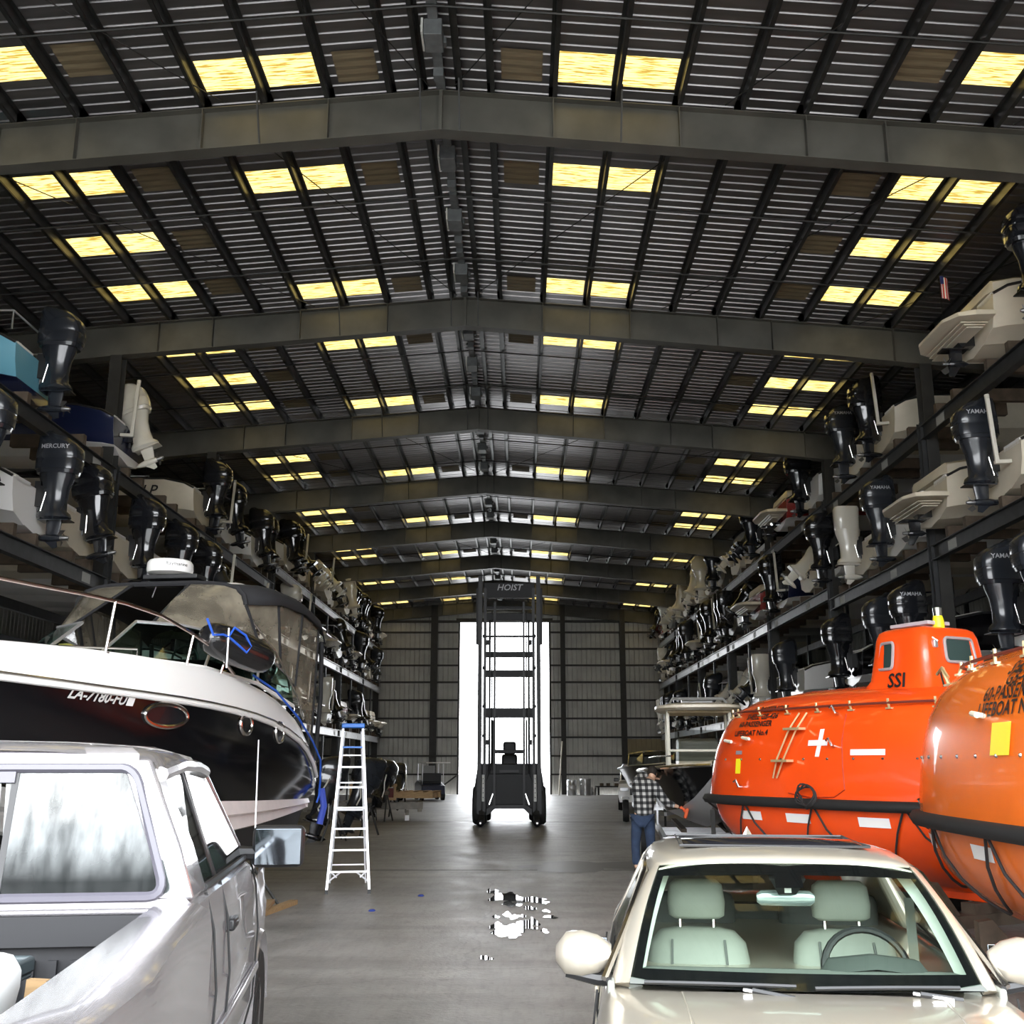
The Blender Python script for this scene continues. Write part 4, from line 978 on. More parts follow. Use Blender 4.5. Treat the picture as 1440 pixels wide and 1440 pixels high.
# cab shell: rings along y. x half widths: sill, waist, belt, roof edge
def cab_ring(y, zb, zt, wr, wb=.97):
    r = [(wb - .03, .52), (wb, .70), (wb + .01, 1.05), (wb - .03, 1.30), (wb - .06, zb)]
    if zt > zb + .05: r += [(lerp(wb - .10, wr, .5), lerp(zb, zt, .5)), (wr + .03, zt - .09), (wr - .06, zt - .02), (wr - .25, zt + .005), (0.0, zt + .015)]
    else: r += [(wb - .14, zb + .02), (wb - .28, zb + .04), (wb - .45, zb + .06), (wb - .6, zb + .065), (0, zb + .07)]
    return [(x, y, z) for x, z in r] + [(-x, y, z) for x, z in r[::-1][1:]]
body_rows = [(0.0, 1.375, 1.375), (3.05, 1.3, 1.3)]
# lower body of cab and hood
g = G()
def low_ring(y, zb, wb=.97, crown=.0):
    r = [(wb - .05, .5), (wb, .66), (wb + .012, .98), (wb, 1.0), (wb - .01, 1.22), (wb - .035, zb - .03), (wb - .07, zb)]
    r += [(wb - .3, zb + crown * .7), (0, zb + crown)]
    return [(x, y, z) for x, z in r] + [(-x, y, z) for x, z in r[::-1][1:]]
g.loft([low_ring(*q) for q in ((0.0, 1.375), (.5, 1.375), (1.0, 1.37), (1.9, 1.355), (2.0, 1.30, .95, .0), (2.15, 1.24, .94, .05), (2.6, 1.21, .93, .07), (3.1, 1.16, .92, .07), (3.45, 1.08, .89, .06), (3.55, .95, .86, .03), (3.6, .6, .84, .0))])
cabo = obj('cab_body', g, silver, PK, smooth=35)
# greenhouse corners
wr, zr_ = .72, 1.915
roof = [[(x, y, z) for x, z in ((-.74, zr_ - .08 + d), (-.70, zr_ - .035 + d), (-.60, zr_ - .008 + d), (-.35, zr_ + .01 + d), (0, zr_ + .018 + d), (.35, zr_ + .01 + d), (.60, zr_ - .008 + d), (.70, zr_ - .035 + d), (.74, zr_ - .08 + d))] for y, d in ((.10, -.03), (.16, -.005), (.35, .01), (.8, .015), (1.2, 0), (1.38, -.03))]
g = G(); g.loft(roof, cap=False, closed=False); g.loft([[(x, y, z - .04) for x, y, z in r] for r in roof], cap=False, closed=False)
obj('roof', g, silver, PK, smooth=40, recalc=False)
def pillar(pts, w, nm='pillar', m=silver):
    g = G(); g.loft(pts); return obj(nm, g, m, PK, smooth=35, bevel=.012)
for s in (-1, 1):
    # rear pillar, broad
    pillar([[(s * .93, -.0, 1.37), (s * .80, -.0, 1.37), (s * .80, .05, 1.37), (s * .93, .32, 1.37)], [(s * .87, .01, 1.55), (s * .75, .02, 1.55), (s * .75, .06, 1.55), (s * .87, .30, 1.55)], [(s * .755, .08, 1.80), (s * .64, .07, 1.82), (s * .64, .12, 1.82), (s * .75, .26, 1.80)], [(s * .72, .12, 1.87), (s * .60, .10, 1.88), (s * .60, .16, 1.88), (s * .72, .25, 1.85)]], .1, 'rear_pillar')
    pillar([[(s * .91, .72, 1.37), (s * .89, .72, 1.37), (s * .89, .80, 1.37), (s * .91, .80, 1.37)], [(s * .75, .64, 1.82), (s * .73, .64, 1.82), (s * .73, .70, 1.82), (s * .75, .70, 1.82)]], .1, 'door_pillar', blackp)
    pillar([[(s * .91, 1.98, 1.36), (s * .86, 2.02, 1.32), (s * .84, 1.94, 1.35), (s * .88, 1.88, 1.37)], [(s * .76, 1.34, 1.82), (s * .70, 1.38, 1.86), (s * .69, 1.32, 1.84), (s * .74, 1.28, 1.82)]], .1, 'windshield_pillar')
    g = G(); g.tube([(s * .745, .20, 1.81), (s * .755, .6, 1.84), (s * .755, 1.0, 1.835), (s * .75, 1.32, 1.81)], .03, 8); obj('door_frame', g, silver, PK)
    g = G(); g.fan([(s * .885, .34, 1.385), (s * .90, .73, 1.385), (s * .745, .66, 1.82), (s * .745, .26, 1.82)]); obj('quarter_glass', g, tint, PK, smooth=0, recalc=False)
    g = G(); g.fan([(s * .90, .79, 1.385), (s * .895, 1.9, 1.37), (s * .75, 1.32, 1.81), (s * .75, .70, 1.83)]); obj('door_glass', g, tint, PK, smooth=0, recalc=False)
    g = G(); g.tube([(s * .92, .32, 1.382), (s * .925, 1.0, 1.382), (s * .91, 1.95, 1.37)], .014, 6); obj('belt_seal', g, blackp, PK)
    # seams, handle, moulding
    for yy in (.34, .76, 1.98):
        g = G(); g.tube([(s * .925, yy, 1.36), (s * .964, yy, 1.22), (s * .986, yy + .0, 1.0), (s * .974, yy, .66), (s * .94, yy, .52)], .005, 4); obj('door_seam', g, dark_in, PK)
    g = G(); g.box((s * .975, .90, 1.17), (.03, .16, .05)); g.box((s * .985, .90, 1.17), (.02, .12, .025)); obj('door_handle', g, blackp, PK, bevel=.01)
    g = G(); g.box((s * .99, 1.0, .82), (.025, 1.9, .045)); obj('side_moulding', g, silver, PK, bevel=.01)
    g = G(); g.box((s * .95, 1.0, .46), (.1, 2.0, .1)); obj('rocker_panel', g, silver, PK, bevel=.02)
    # mirror
    g = G(); g.tube([(s * .86, 1.86, 1.38), (s * .93, 1.84, 1.39), (s * 1.0, 1.82, 1.39)], [.05, .035, .035], 8); mb = obj('mirror_arm', g, blackp, PK)
    g = G(); g.box((s * 1.085, 1.84, 1.425), (.27, .10, .215)); obj('mirror_housing', g, blackp, mb, bevel=.035, seg=3)
    g = G(); g.box((s * 1.085, 1.786, 1.425), (.235, .006, .18)); obj('mirror_glass', g, mat('mirror_glass', (.16, .18, .20), .05, 1.0), mb, smooth=0, bevel=.002)
    # wheels
    for wy in (2.72, -1.28):
        g = G(); g.lathe([(.22, -.12), (.36, -.13), (.395, -.10), (.40, 0), (.395, .10), (.36, .13), (.22, .12)], (s * .82, wy, .40), 32, 'x'); ty = obj('tire', g, rubber, PK)
        g = G(); g.lathe([(.0, .06 * s), (.06, .08 * s), (.1, .05 * s), (.20, .03 * s), (.225, .12 * s)], (s * .82, wy, .40), 24, 'x'); obj('rim', g, alu, ty)
    # fender flare rear
    g = G(); rr = []
    for k in range(13):
        a = PI * k / 12; rr.append([(s * .955, -1.28 - .50 * math.cos(a), .42 + .50 * math.sin(a)), (s * 1.0, -1.28 - .46 * math.cos(a), .42 + .46 * math.sin(a)), (s * .96, -1.28 - .42 * math.cos(a), .42 + .42 * math.sin(a))])
    g.loft(rr, closed=False, cap=False); obj('fender_flare', g, silver, PK)
    g = G(); rr = []
    for k in range(13):
        a = PI * k / 12; rr.append([(s * .90, 2.72 - .50 * math.cos(a), .42 + .50 * math.sin(a)), (s * .955, 2.72 - .46 * math.cos(a), .42 + .46 * math.sin(a)), (s * .90, 2.72 - .42 * math.cos(a), .42 + .42 * math.sin(a))])
    g.loft(rr, closed=False, cap=False); obj('fender_flare', g, silver, PK)
# windshield and rear window
g = G(); g.fan([(-.84, 1.99, 1.33), (.84, 1.99, 1.33), (.74, 1.36, 1.84), (-.74, 1.36, 1.84)]); obj('windshield', g, tint, PK, smooth=0, recalc=False)
def rw(x0, x1, y_off, z0, z1): return [(x, lerp(-.005, .095, (z - 1.40) / .44) + y_off, z) for x, z in ((x0, z0), (x1, z0), (x1 - .02 * (1 if x1 > 0 else -1), z1), (x0 - .02 * (1 if x0 > 0 else -1), z1))]
def rounded(x0, x1, z0, z1, r, taper, y_off):
    pts = []
    for cx, cz, a0 in ((x1 - r, z1 - r, 0), (x0 + r, z1 - r, 90), (x0 + r, z0 + r, 180), (x1 - r, z0 + r, 270)):
        for k in range(5):
            a = R(a0 + k * 22.5); x = cx + r * math.cos(a); z = cz + r * math.sin(a)
            x -= taper * (z - z0) * (x / .72); pts.append((x, lerp(-.005, .095, (z - 1.40) / .44) + y_off, z))
    return pts
g = G(); g.fan(rounded(-.83, .83, 1.385, 1.835, .06, .3, -.006)); ring = rounded(-.83, .83, 1.385, 1.835, .06, .3, -.01)
g = G(); g.tube(ring, .018, 6, closed=True); rwf = obj('rear_window_frame', g, mat('purple_grey_seal', (.10, .095, .115), .4), PK)
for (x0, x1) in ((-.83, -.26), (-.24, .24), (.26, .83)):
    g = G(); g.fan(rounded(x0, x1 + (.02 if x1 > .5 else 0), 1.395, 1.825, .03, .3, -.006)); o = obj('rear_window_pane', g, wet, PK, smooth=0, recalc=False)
for x in (-.25, .25):
    g = G(); g.box((x, .045, 1.61), (.022, .02, .42), (R(-12.5), 0, 0)); obj('window_bar', g, blackp, PK, smooth=0)
g = G(); g.box((0, .078, 1.80), (.5, .02, .04), (R(-12.5), 0, 0)); obj('slider_rail', g, MATS['purple_grey_seal'], PK, smooth=0)
g = G(); g.loft([[(-.68, .085, 1.835), (.68, .085, 1.835)], [(-.68, .10, 1.885), (.68, .10, 1.885)], [(-.64, .16, 1.912), (.64, .16, 1.912)]], cap=False, closed=False); obj('roof_header', g, silver, PK, smooth=50)
g = G(); g.box((0, .10, 1.865), (.34, .03, .028)); obj('brake_lamp', g, mat('lamp_red', (.25, .02, .02), .3), PK, bevel=.008)
# cab interior
g = G(); g.box((0, .6, 1.35), (1.5, 1.0, .02)); g.box((0, 1.85, 1.36), (1.6, .3, .1)); obj('cab_interior', g, mat('grey_cloth', (.10, .10, .11), .9), PK, bevel=.02)
for x in (-.42, .42):
    g = G(); g.box((x, .75, 1.42), (.5, .16, .5)); g.box((x, .74, 1.72), (.26, .1, .16)); obj('seat', g, mat('grey_cloth_seat', (.16, .16, .17), .9), PK, bevel=.05)
# bed: outer sides, floor, front bulkhead, rails
for s in (-1, 1):
    prof = [(.79, 1.31), (.80, 1.36), (.945, 1.362), (.972, 1.34), (.985, 1.26), (.985, 1.0), (.99, .98), (.975, .62), (.93, .50), (.90, .50), (.79, .62)]
    ys = [-1.98, -1.8, -1.28, -.7, -.06, -.03]; g = G(); rings = []
    for y in ys:
        bul = .02 + .035 * max(0, 1 - abs((y + 1.28) / .62)) ; rings.append([(s * (x + (bul if x > .95 else 0)), y, z - (.008 * abs(y) if z > 1.2 else 0) + 0) for x, z in prof])
    g.loft(rings); obj('bed_side', g, silver, PK, smooth=35)
    g = G(); g.box((s * .775, -1.0, 1.26), (.02, 1.92, .06)); g.box((s * .72, -1.0, .98), (.14, 1.92, .03)); g.box((s * .78, -1.0, 1.1), (.02, 1.92, .35)); obj('bed_liner_side', g, mat('bed_liner', (.018, .018, .02), .6), PK, smooth=0)
g = G(); g.box((0, -1.0, .80), (1.56, 1.95, .03)); g.box((0, -.05, 1.0), (1.8, .04, .58)); g.box((0, -.065, 1.285), (1.8, .07, .10))
for k in range(24): g.box((-.85 + k * .074, -.085, .98), (.03, .02, .42))
obj('bed_liner', g, MATS['bed_liner'], PK, smooth=0)
g = G(); g.box((0, -.05, 1.345), (1.80, .10, .02)); obj('bulkhead_cap', g, silver, PK, bevel=.008)
g = G(); g.prism([(-.95, .52), (-.95, 1.26), (-.9, 1.31), (.9, 1.31), (.95, 1.26), (.95, .52)], -2.05, -1.96); obj('tailgate', g, silver, PK, bevel=.02)
g = G(); g.box((0, -2.15, .55), (1.85, .2, .16)); obj('rear_bumper', g, chrome, PK, bevel=.03)
for s in (-1, 1):
    g = G(); g.box((s * .93, -2.0, 1.0), (.12, .08, .4)); obj('tail_lamp', g, MATS['lamp_red'], PK, bevel=.02)
g = G(); g.tube([(.84, 3.0, 1.2), (.85, 3.02, 1.25), (.84, 3.0, 2.0)], [.014, .006, .004], 6); obj('antenna', g, alu, PK)
g = G(); g.box((0, 3.62, .78), (1.5, .06, .3)); g.box((0, 3.7, .5), (1.8, .16, .2)); obj('grille', g, chrome, PK, bevel=.02)
# things lying in the bed
def bed(p): return (Matrix.Translation(PK.location) @ Matrix.Rotation(R(8), 4, 'Z')) @ Vector(p)
p = bed((.10, -.62, .82)); t = thing('plastic_tray', 'flat dark grey plastic tray lying in the pickup bed', 'tray', p, R(2))
g = G(); g.box((0, 0, .38), (.75, .55, .02)); g.box((0, -.27, .41), (.75, .02, .07)); g.box((0, .27, .41), (.75, .02, .05)); g.box((.37, 0, .41), (.02, .55, .05)); g.box((-.37, 0, .41), (.02, .55, .05)); g.box((0, 0, .19), (.6, .4, .38)); obj('tray', g, mat('grey_plastic', (.05, .065, .07), .4), t, bevel=.01)
p = PZ(52, 1352, 1.27); p.z = .82; t = thing('wood_offcuts', 'short sawn timber offcuts standing in the pickup bed corner', 'lumber', p, 0)
for k, (x, y, h, rz) in enumerate(((0, 0, .40, 0), (.05, .05, .385, .3))):
    g = G(); g.box((x, y, h / 2), (.06, .03, h), (0, .05, rz)); obj('offcut', g, wood_m, t, smooth=0)
p = PZ(-205, 1362, 1.33) + Vector((0, -.20, 0)); p.z = .82; t = thing('white_tub', 'rounded white plastic tub in the pickup bed at the lower left corner', 'tub', p, R(8))
g = G(); rings = []
for z, s in ((0, .8), (.2, .9), (.46, 1.0), (.50, 1.0), (.53, .96), (.54, .8), (.55, .1)):
    rings.append([(.46 * s * math.copysign(abs(math.cos(a)) ** .5, math.cos(a)), .34 * s * math.copysign(abs(math.sin(a)) ** .5, math.sin(a)), z) for a in [2 * PI * k / 24 for k in range(24)]])
g.loft(rings); obj('tub_body', g, mat('white_plastic', (.8, .8, .78), .4), t, smooth=50)

# ================================================================ CHAMPAGNE SEDAN (lower right)
SD = thing('sedan_car', 'champagne beige four-door sedan facing the viewer at lower right', 'car', (1.25, 5.44, 0), R(174))
champ = mat('champagne_car_paint', (0.60, 0.55, 0.46), 0.28, 0.55, coat=0.8)
# lower body rings along y, from the tail (-2.4) to the nose (2.35)
def car_ring(y, w, zb, crown, zs=.30):
    w *= .955
    r = [(w - .07, zs), (w - .01, zs + .06), (w + .0, .52), (w + .005, .66), (w - .005, .70), (w - .035, zb - .06), (w - .075, zb), (w - .13, zb + crown * .35), (w * .62, zb + crown * .85), (w * .3, zb + crown), (0, zb + crown)]
    return [(x, y, z) for x, z in r] + [(-x, y, z) for x, z in r[::-1][1:]]
g = G()
g.loft([car_ring(*q) for q in ((-2.40, .74, .80, .0, .42), (-2.36, .82, .92, .03), (-2.2, .86, .98, .04), (-1.75, .90, 1.0, .04), (-1.3, .915, .97, .0), (-.6, .925, .95, .0), (0, .925, .93, .0), (.62, .92, .915, .0), (.86, .915, .91, .045), (1.2, .905, .88, .065), (1.7, .89, .83, .06), (2.1, .84, .76, .045), (2.28, .74, .68, .03), (2.36, .62, .60, .0))])
bodyo = obj('body', g, champ, SD, smooth=38)
for x in (-.52, .52):
    g = G(); g.tube([(x * .98, .86, .951), (x * .92, 1.5, .918), (x * .7, 2.1, .826)], .006, 6); obj('hood_crease', g, champ, SD)
# greenhouse: roof sheet
def roofw(y): return sinterp([(-1.6, .50), (-1.2, .56), (-.3, .60), (.10, .585), (.22, .572)], y)
def roofz(y): return sinterp([(-1.6, 1.37), (-1.3, 1.412), (-.8, 1.44), (-.25, 1.44), (.05, 1.425), (.22, 1.39)], y)
rr = []
for y in (-1.6, -1.45, -1.2, -.9, -.6, -.3, 0, .12, .22):
    w, z = roofw(y), roofz(y)
    rr.append([(-w - .04, y, z - .055), (-w, y, z - .022), (-w + .08, y, z - .004), (-w * .5, y, z + .012), (0, y + (.03 if y > .2 else 0), z + .018), (w * .5, y, z + .012), (w - .08, y, z - .004), (w, y, z - .022), (w + .04, y, z - .055)])
g = G(); g.loft(rr, cap=False, closed=False); obj('roof', g, champ, SD, smooth=50, solid=.012, offs=-1)
g = G(); g.loft([[(x, y, roofz(y) + .021 - .03 * x * x + d) for x in (-.44, -.2, 0, .2, .44)] for y, d in ((-.82, -.006), (-.5, 0), (-.12, -.004))], cap=False, closed=False)
obj('sunroof', g, mat('dark_sunroof_glass', (.01, .01, .012), .06), SD, smooth=60, solid=.006)
g = G(); g.tube([(-.46, -.84, roofz(-.84) + .016), (.46, -.84, roofz(-.84) + .016), (.46, -.10, roofz(-.1) + .016), (-.46, -.10, roofz(-.1) + .016)], .008, 6, closed=True); obj('sunroof_seal', g, blackp, SD)
g = G(); g.loft([[(-.03, -1.5, 1.40), (.03, -1.5, 1.40), (0, -1.5, 1.41)], [(-.02, -1.3, 1.425), (.02, -1.3, 1.425), (0, -1.42, 1.475)]]); obj('roof_antenna', g, champ, SD, smooth=60)
# windshield (grid) with black border band
def wsp(u, v):
    """u -1..1 across, v 0 base..1 top"""
    xb, xt = .722, .572
    x = u * lerp(xb, xt, v); yb = .82 - .16 * u * u; yt = .245 - .05 * u * u
    z = lerp(.945 + .015 * (1 - u * u), 1.385 + .018 * (1 - u * u), v) + .045 * math.sin(PI * v)
    return (x, lerp(yb, yt, v), z)
U = [-1 + 2 * k / 16 for k in range(17)]; V = [k / 8 for k in range(9)]
ws_clear = glass_mat('windshield_glass', (0.74, 0.82, 0.76), -0.01, 0.01)
g = G(); g.loft([[wsp(u, v) for u in U] for v in V], cap=False, closed=False); obj('windshield', g, ws_clear, SD, smooth=60, recalc=False)
g = G()
def off(p): return (p[0], p[1] - .004, p[2] - .004)
bp_ = [(-1, 0), (1, 0), (1, 1), (-1, 1)]
for a, b, inner in (((0, 0), (0, .09), None),):
    g.loft([[off(wsp(u, v)) for u in U] for v in (0, .05, .10)], cap=False, closed=False)
    g.loft([[off(wsp(u, v)) for u in U] for v in (.86, .93, 1)], cap=False, closed=False)
    for s in (-1, 1): g.loft([[off(wsp(s * u, v)) for u in (.94, .97, 1)] for v in V], cap=False, closed=False)
    g.loft([[off(wsp(u, v)) for u in (-.10, -.05, 0, .05, .10)] for v in (.72, .80, .86)], cap=False, closed=False)
obj('glass_border', g, mat('black_frit', (.006, .006, .007), .15), SD, smooth=60, recalc=False)
for s in (-1, 1):
    # A pillar
    pr = []
    for v in V:
        p = Vector(wsp(s, v)); w_ = lerp(.085, .045, v)
        pr.append([(p.x, p.y + .005, p.z + .004), (p.x + s * w_ * .6, p.y - .02, p.z - .002), (p.x + s * w_, p.y - .08, p.z - .025), (p.x + s * w_ * .7, p.y - .10, p.z - .03), (p.x, p.y - .03, p.z - .02)])
    g = G(); g.loft(pr); obj('windshield_pillar', g, champ, SD, smooth=50)
    g = G(); g.loft([[(p[0] + s * .002, p[1] - .05, p[2] - .03), (p[0] - s * .05, p[1] - .09, p[2] - .045), (p[0] + s * .03, p[1] - .12, p[2] - .05)] for p in [wsp(s, v) for v in V]]); obj('pillar_lining', g, mat('pale_lining', (.62, .66, .60), .8), SD)
    # side glass, frames, B and C pillars
    g = G(); g.fan([(s * .785, .58, .955), (s * .80, -.05, .965), (s * .63, -.16, 1.36), (s * .63, .10, 1.355)]); obj('front_door_glass', g, tint, SD, smooth=0, recalc=False)
    g = G(); g.fan([(s * .80, -.13, .965), (s * .82, -.85, .985), (s * .64, -.80, 1.33), (s * .63, -.22, 1.36)]); obj('rear_door_glass', g, tint, SD, smooth=0, recalc=False)
    g = G(); g.loft([[(s * .805, -.13, .95), (s * .805, -.04, .95), (s * .80, -.04, .95), (s * .80, -.13, .95)], [(s * .635, -.23, 1.37), (s * .635, -.15, 1.37), (s * .60, -.15, 1.37), (s * .60, -.23, 1.37)]]); obj('centre_pillar', g, blackp, SD, smooth=0)
    g = G(); g.loft([[(s * .83, -.86, .97), (s * .78, -2.02, .99), (s * .70, -2.02, 1.0), (s * .76, -.86, .97)], [(s * .64, -.82, 1.37), (s * .56, -1.6, 1.34), (s * .48, -1.6, 1.36), (s * .56, -.82, 1.40)]]); obj('rear_pillar', g, champ, SD, smooth=0, bevel=.02)
    g = G(); g.tube([(s * .83, .60, .95), (s * .74, .40, 1.13), (s * .64, .12, 1.345), (s * .63, -.2, 1.375), (s * .63, -.6, 1.36), (s * .64, -.85, 1.31), (s * .80, -1.1, .99)], .016, 6); obj('window_chrome', g, chrome, SD)
    g = G(); g.tube([(s * .81, .62, .945), (s * .815, 0, .958), (s * .805, -1.1, .985)], .014, 6); obj('belt_chrome', g, blackp, SD)
    # mirror
    g = G(); rings = []
    for t_, a_, b_ in ((0, .045, .035), (.06, .09, .07), (.13, .11, .085), (.20, .10, .08), (.245, .04, .04)):
        rings.append([(s * (.80 + t_), .50 + b_ * math.cos(2 * PI * k / 14) - .02, 1.03 + a_ * .92 * math.sin(2 * PI * k / 14)) for k in range(14)])
    g.loft(rings); mh = obj('mirror_housing', g, champ, SD, smooth=60)
    g = G(); g.tube([(s * .78, .50, .93), (s * .86, .50, .93), (s * 1.0, .50, .955)], [.03, .028, .02], 8); obj('mirror_base', g, blackp, mh)
    g = G(); g.box((s * .915, .415, 1.03), (.19, .008, .12)); obj('mirror_glass', g, MATS['mirror_glass'], mh, bevel=.003)
    # doors, handles, wheels
    for yy in (.62, -.12, -1.0):
        g = G(); g.tube([(s * .86, yy, .91), (s * .89, yy, .68), (s * .885, yy + (.0 if yy > -.9 else .1), .36)], .005, 4); obj('door_seam', g, dark_in, SD)
    for yy in (.0, -.85):
        g = G(); g.box((s * .885, yy - .05, .80), (.025, .2, .035)); obj('door_handle', g, champ, SD, bevel=.01)
    for wy in (1.42, -1.40):
        g = G(); g.lathe([(.2, -.11), (.31, -.12), (.335, -.09), (.338, 0), (.335, .09), (.31, .12), (.2, .11)], (s * .80, wy, .338), 28, 'x'); ty = obj('tire', g, rubber, SD)
        g = G(); g.lathe([(0, .04 * s), (.05, .09 * s), (.07, .06 * s), (.19, .08 * s), (.215, .12 * s)], (s * .80, wy, .338), 24, 'x'); obj('rim', g, alu, ty)
        g = G(); ar = []
        for k in range(13):
            a = PI * k / 12; ar.append([(s * (.90), wy - .42 * math.cos(a), .33 + .42 * math.sin(a)), (s * .94, wy - .385 * math.cos(a), .33 + .385 * math.sin(a)), (s * .90, wy - .35 * math.cos(a), .33 + .35 * math.sin(a))])
        g.loft(ar, cap=False, closed=False); obj('wheel_arch', g, champ, SD)
    g = G(); g.loft([[(s * .46, 2.28, .60), (s * .80, 2.02, .66), (s * .80, 2.02, .56), (s * .48, 2.30, .52)], [(s * .46, 2.2, .70), (s * .78, 1.9, .745), (s * .78, 1.9, .66), (s * .46, 2.2, .62)]]); obj('headlamp', g, mat('headlamp', (.7, .72, .75), .1, .2, coat=1), SD, bevel=.02)
    g = G(); g.box((s * .12, 2.34, .60), (.2, .05, .12)); obj('kidney_grille', g, blackp, SD, bevel=.02)
    g = G(); g.box((s * .62, -2.33, .78), (.26, .1, .14)); obj('tail_lamp', g, MATS['lamp_red'], SD, bevel=.02)
g = G(); g.box((0, 2.36, .38), (1.3, .1, .16)); obj('lower_grille', g, blackp, SD, bevel=.02)
# rear window
g = G(); g.fan([(-.50, -1.60, 1.365), (.50, -1.60, 1.365), (.68, -2.05, 1.03), (-.68, -2.05, 1.03)]); obj('rear_window', g, tint, SD, smooth=0, recalc=False)
# wipers
for (x0, x1) in ((-.60, -.02), (.05, .66)):
    for_x = -1
    g = G(); b0 = wsp(x0 / .74, .0); 
    g.tube([(x0 + .02, .90 - .12 * x0 * x0, .945), (x0 + .18, .86, .965)], .012, 6)
    g.tube([(lerp(x0, x1, t), lerp(.80, .83, t) - .13 * lerp(x0, x1, t) ** 2, .972 + .004 * math.sin(PI * t)) for t in (0, .25, .5, .75, 1)], .009, 6)
    obj('wiper', g, blackp, SD)
    g = G(); g.beam((lerp(x0, x1, .35), .84, .965), (x0 + (x1 - x0) * .1, .88, .952), .02, .01); obj('wiper_arm', g, alu, SD)
# interior
seat_m = mat('pale_grey_leather', (.27, .28, .25), .55, noise=.1, scale=6)
g = G(); g.box((0, -.4, .50), (1.5, 2.4, .04)); g.box((0, -1.25, .75), (1.4, .12, .6)); obj('cabin_floor', g, mat('cabin_grey', (.12, .125, .12), .9), SD, smooth=0)
g = G(); g.loft([[(x, y, z) for x in (-.72, -.3, 0, .3, .72)] for y, z in ((.72, .955), (.5, .985), (.42, .975), (.36, .88), (.38, .6))], cap=False, closed=False)
obj('dashboard', g, mat('dash_green_grey', (.20, .215, .20), .8), SD, smooth=60)
for s in (-1, 1):
    x = .05 + s * .345
    g = G(); rings = []
    for z, w, yy, th in ((.60, .24, .10, .10), (.73, .25, .06, .11), (.90, .25, -.0, .10), (1.01, .23, -.045, .085), (1.06, .18, -.06, .065), (1.075, .10, -.065, .04)):
        rings.append([(x + w * math.copysign(abs(math.cos(a)) ** .5, math.cos(a)), yy + th * math.copysign(abs(math.sin(a)) ** .6, math.sin(a)), z) for a in [2 * PI * k / 20 for k in range(20)]])
    g.loft(rings); sb = obj('seat_back', g, seat_m, SD, smooth=60)
    for q in (-.13, .13):
        g = G(); g.tube([(x + q, .20, .66), (x + q, .10, .9), (x + q * .95, .035, 1.03)], .006, 5); obj('seat_seam', g, MATS['cabin_grey'], sb)
        g = G(); g.tube([(x + q * .62, -.055, 1.05), (x + q * .62, -.07, 1.14)], .008, 6); obj('headrest_post', g, chrome, sb)
    g = G(); rings = []
    for z, w, th in ((1.115, .11, .04), (1.13, .135, .055), (1.19, .14, .06), (1.27, .13, .055), (1.295, .10, .035)):
        rings.append([(x + w * math.copysign(abs(math.cos(a)) ** .5, math.cos(a)), -.07 + th * math.copysign(abs(math.sin(a)) ** .6, math.sin(a)), z) for a in [2 * PI * k / 20 for k in range(20)]])
    g.loft(rings); obj('headrest', g, seat_m, SD, smooth=60)
    g = G(); g.box((x, .10, .58), (.5, .5, .16)); obj('seat_cushion', g, seat_m, SD, bevel=.04)
    g = G(); g.box((s * .40, -1.1, .9), (.55, .14, .45)); obj('rear_seat', g, MATS['cabin_grey'], SD, bevel=.05)
    g = G(); g.box((s * .80, .1, .80), (.03, 1.1, .3)); obj('door_lining', g, seat_m, SD, bevel=.01)
g = G(); cx, cy, cz = -.33, .30, .95
g.tube([(cx + .185 * math.cos(2 * PI * k / 28), cy - .08 * math.sin(2 * PI * k / 28) * .9, cz + .165 * math.sin(2 * PI * k / 28)) for k in range(28)], .017, 8, closed=True)
sw = obj('steering_wheel', g, blackp, SD)
g = G(); g.lathe([(0, -.02), (.06, -.02), (.06, .02), (0, .02)], (0, 0, 0), 16, 'z')
g = G(); g.box((cx, cy, cz), (.33, .03, .045)); g.box((cx, cy + .02, cz - .07), (.04, .03, .15)); g.box((cx, cy - .01, cz - .01), (.13, .04, .11)); obj('wheel_hub', g, blackp, sw, bevel=.015)
g = G(); rings = []
for y, w, z in ((.52, .24, .985), (.46, .24, 1.03), (.40, .23, 1.03), (.36, .22, 1.0)): rings.append([(cx - w, y, .95), (cx - w * .8, y, z - .01), (cx, y, z + .01), (cx + w * .8, y, z - .01), (cx + w, y, .95)])
g.loft(rings, cap=False, closed=False); obj('instrument_hood', g, mat('dark_dash', (.07, .08, .075), .8), SD, smooth=50)
g = G(); rings = []
for x, h in ((-.13, .02), (-.11, .034), (-.04, .036), (.04, .036), (.11, .034), (.13, .02)): rings.append([(x, .22 + .018 * math.cos(a), 1.245 + h * math.sin(a)) for a in [2 * PI * k / 12 for k in range(12)]])
g.loft(rings); mi = obj('rear_view_mirror', g, mat('mirror_back', (.36, .42, .42), .2, .6), SD, smooth=60)
g = G(); g.loft([[(-.08, .34, 1.34), (.08, .34, 1.34), (.08, .24, 1.36), (-.08, .24, 1.36)], [(-.04, .30, 1.27), (.04, .30, 1.27), (.03, .24, 1.26), (-.03, .24, 1.26)]]); obj('sensor_housing', g, blackp, mi)
g = G(); g.box((0, .325, 1.29), (.03, .01, .02)); obj('sensor_chip', g, white_print, mi, smooth=0)
# seat belt on the driver side
g = G(); g.beam((-.66, -.25, 1.2), (-.60, .05, .65), .045, .004); obj('seat_belt', g, seat_m, SD, smooth=0)
g = G(); g.tube([(-.60, -.15, 1.33), (-.70, .0, 1.2), (-.78, .2, 1.0), (-.80, .4, .9)], .028, 8); obj('door_weatherstrip', g, blackp, SD)
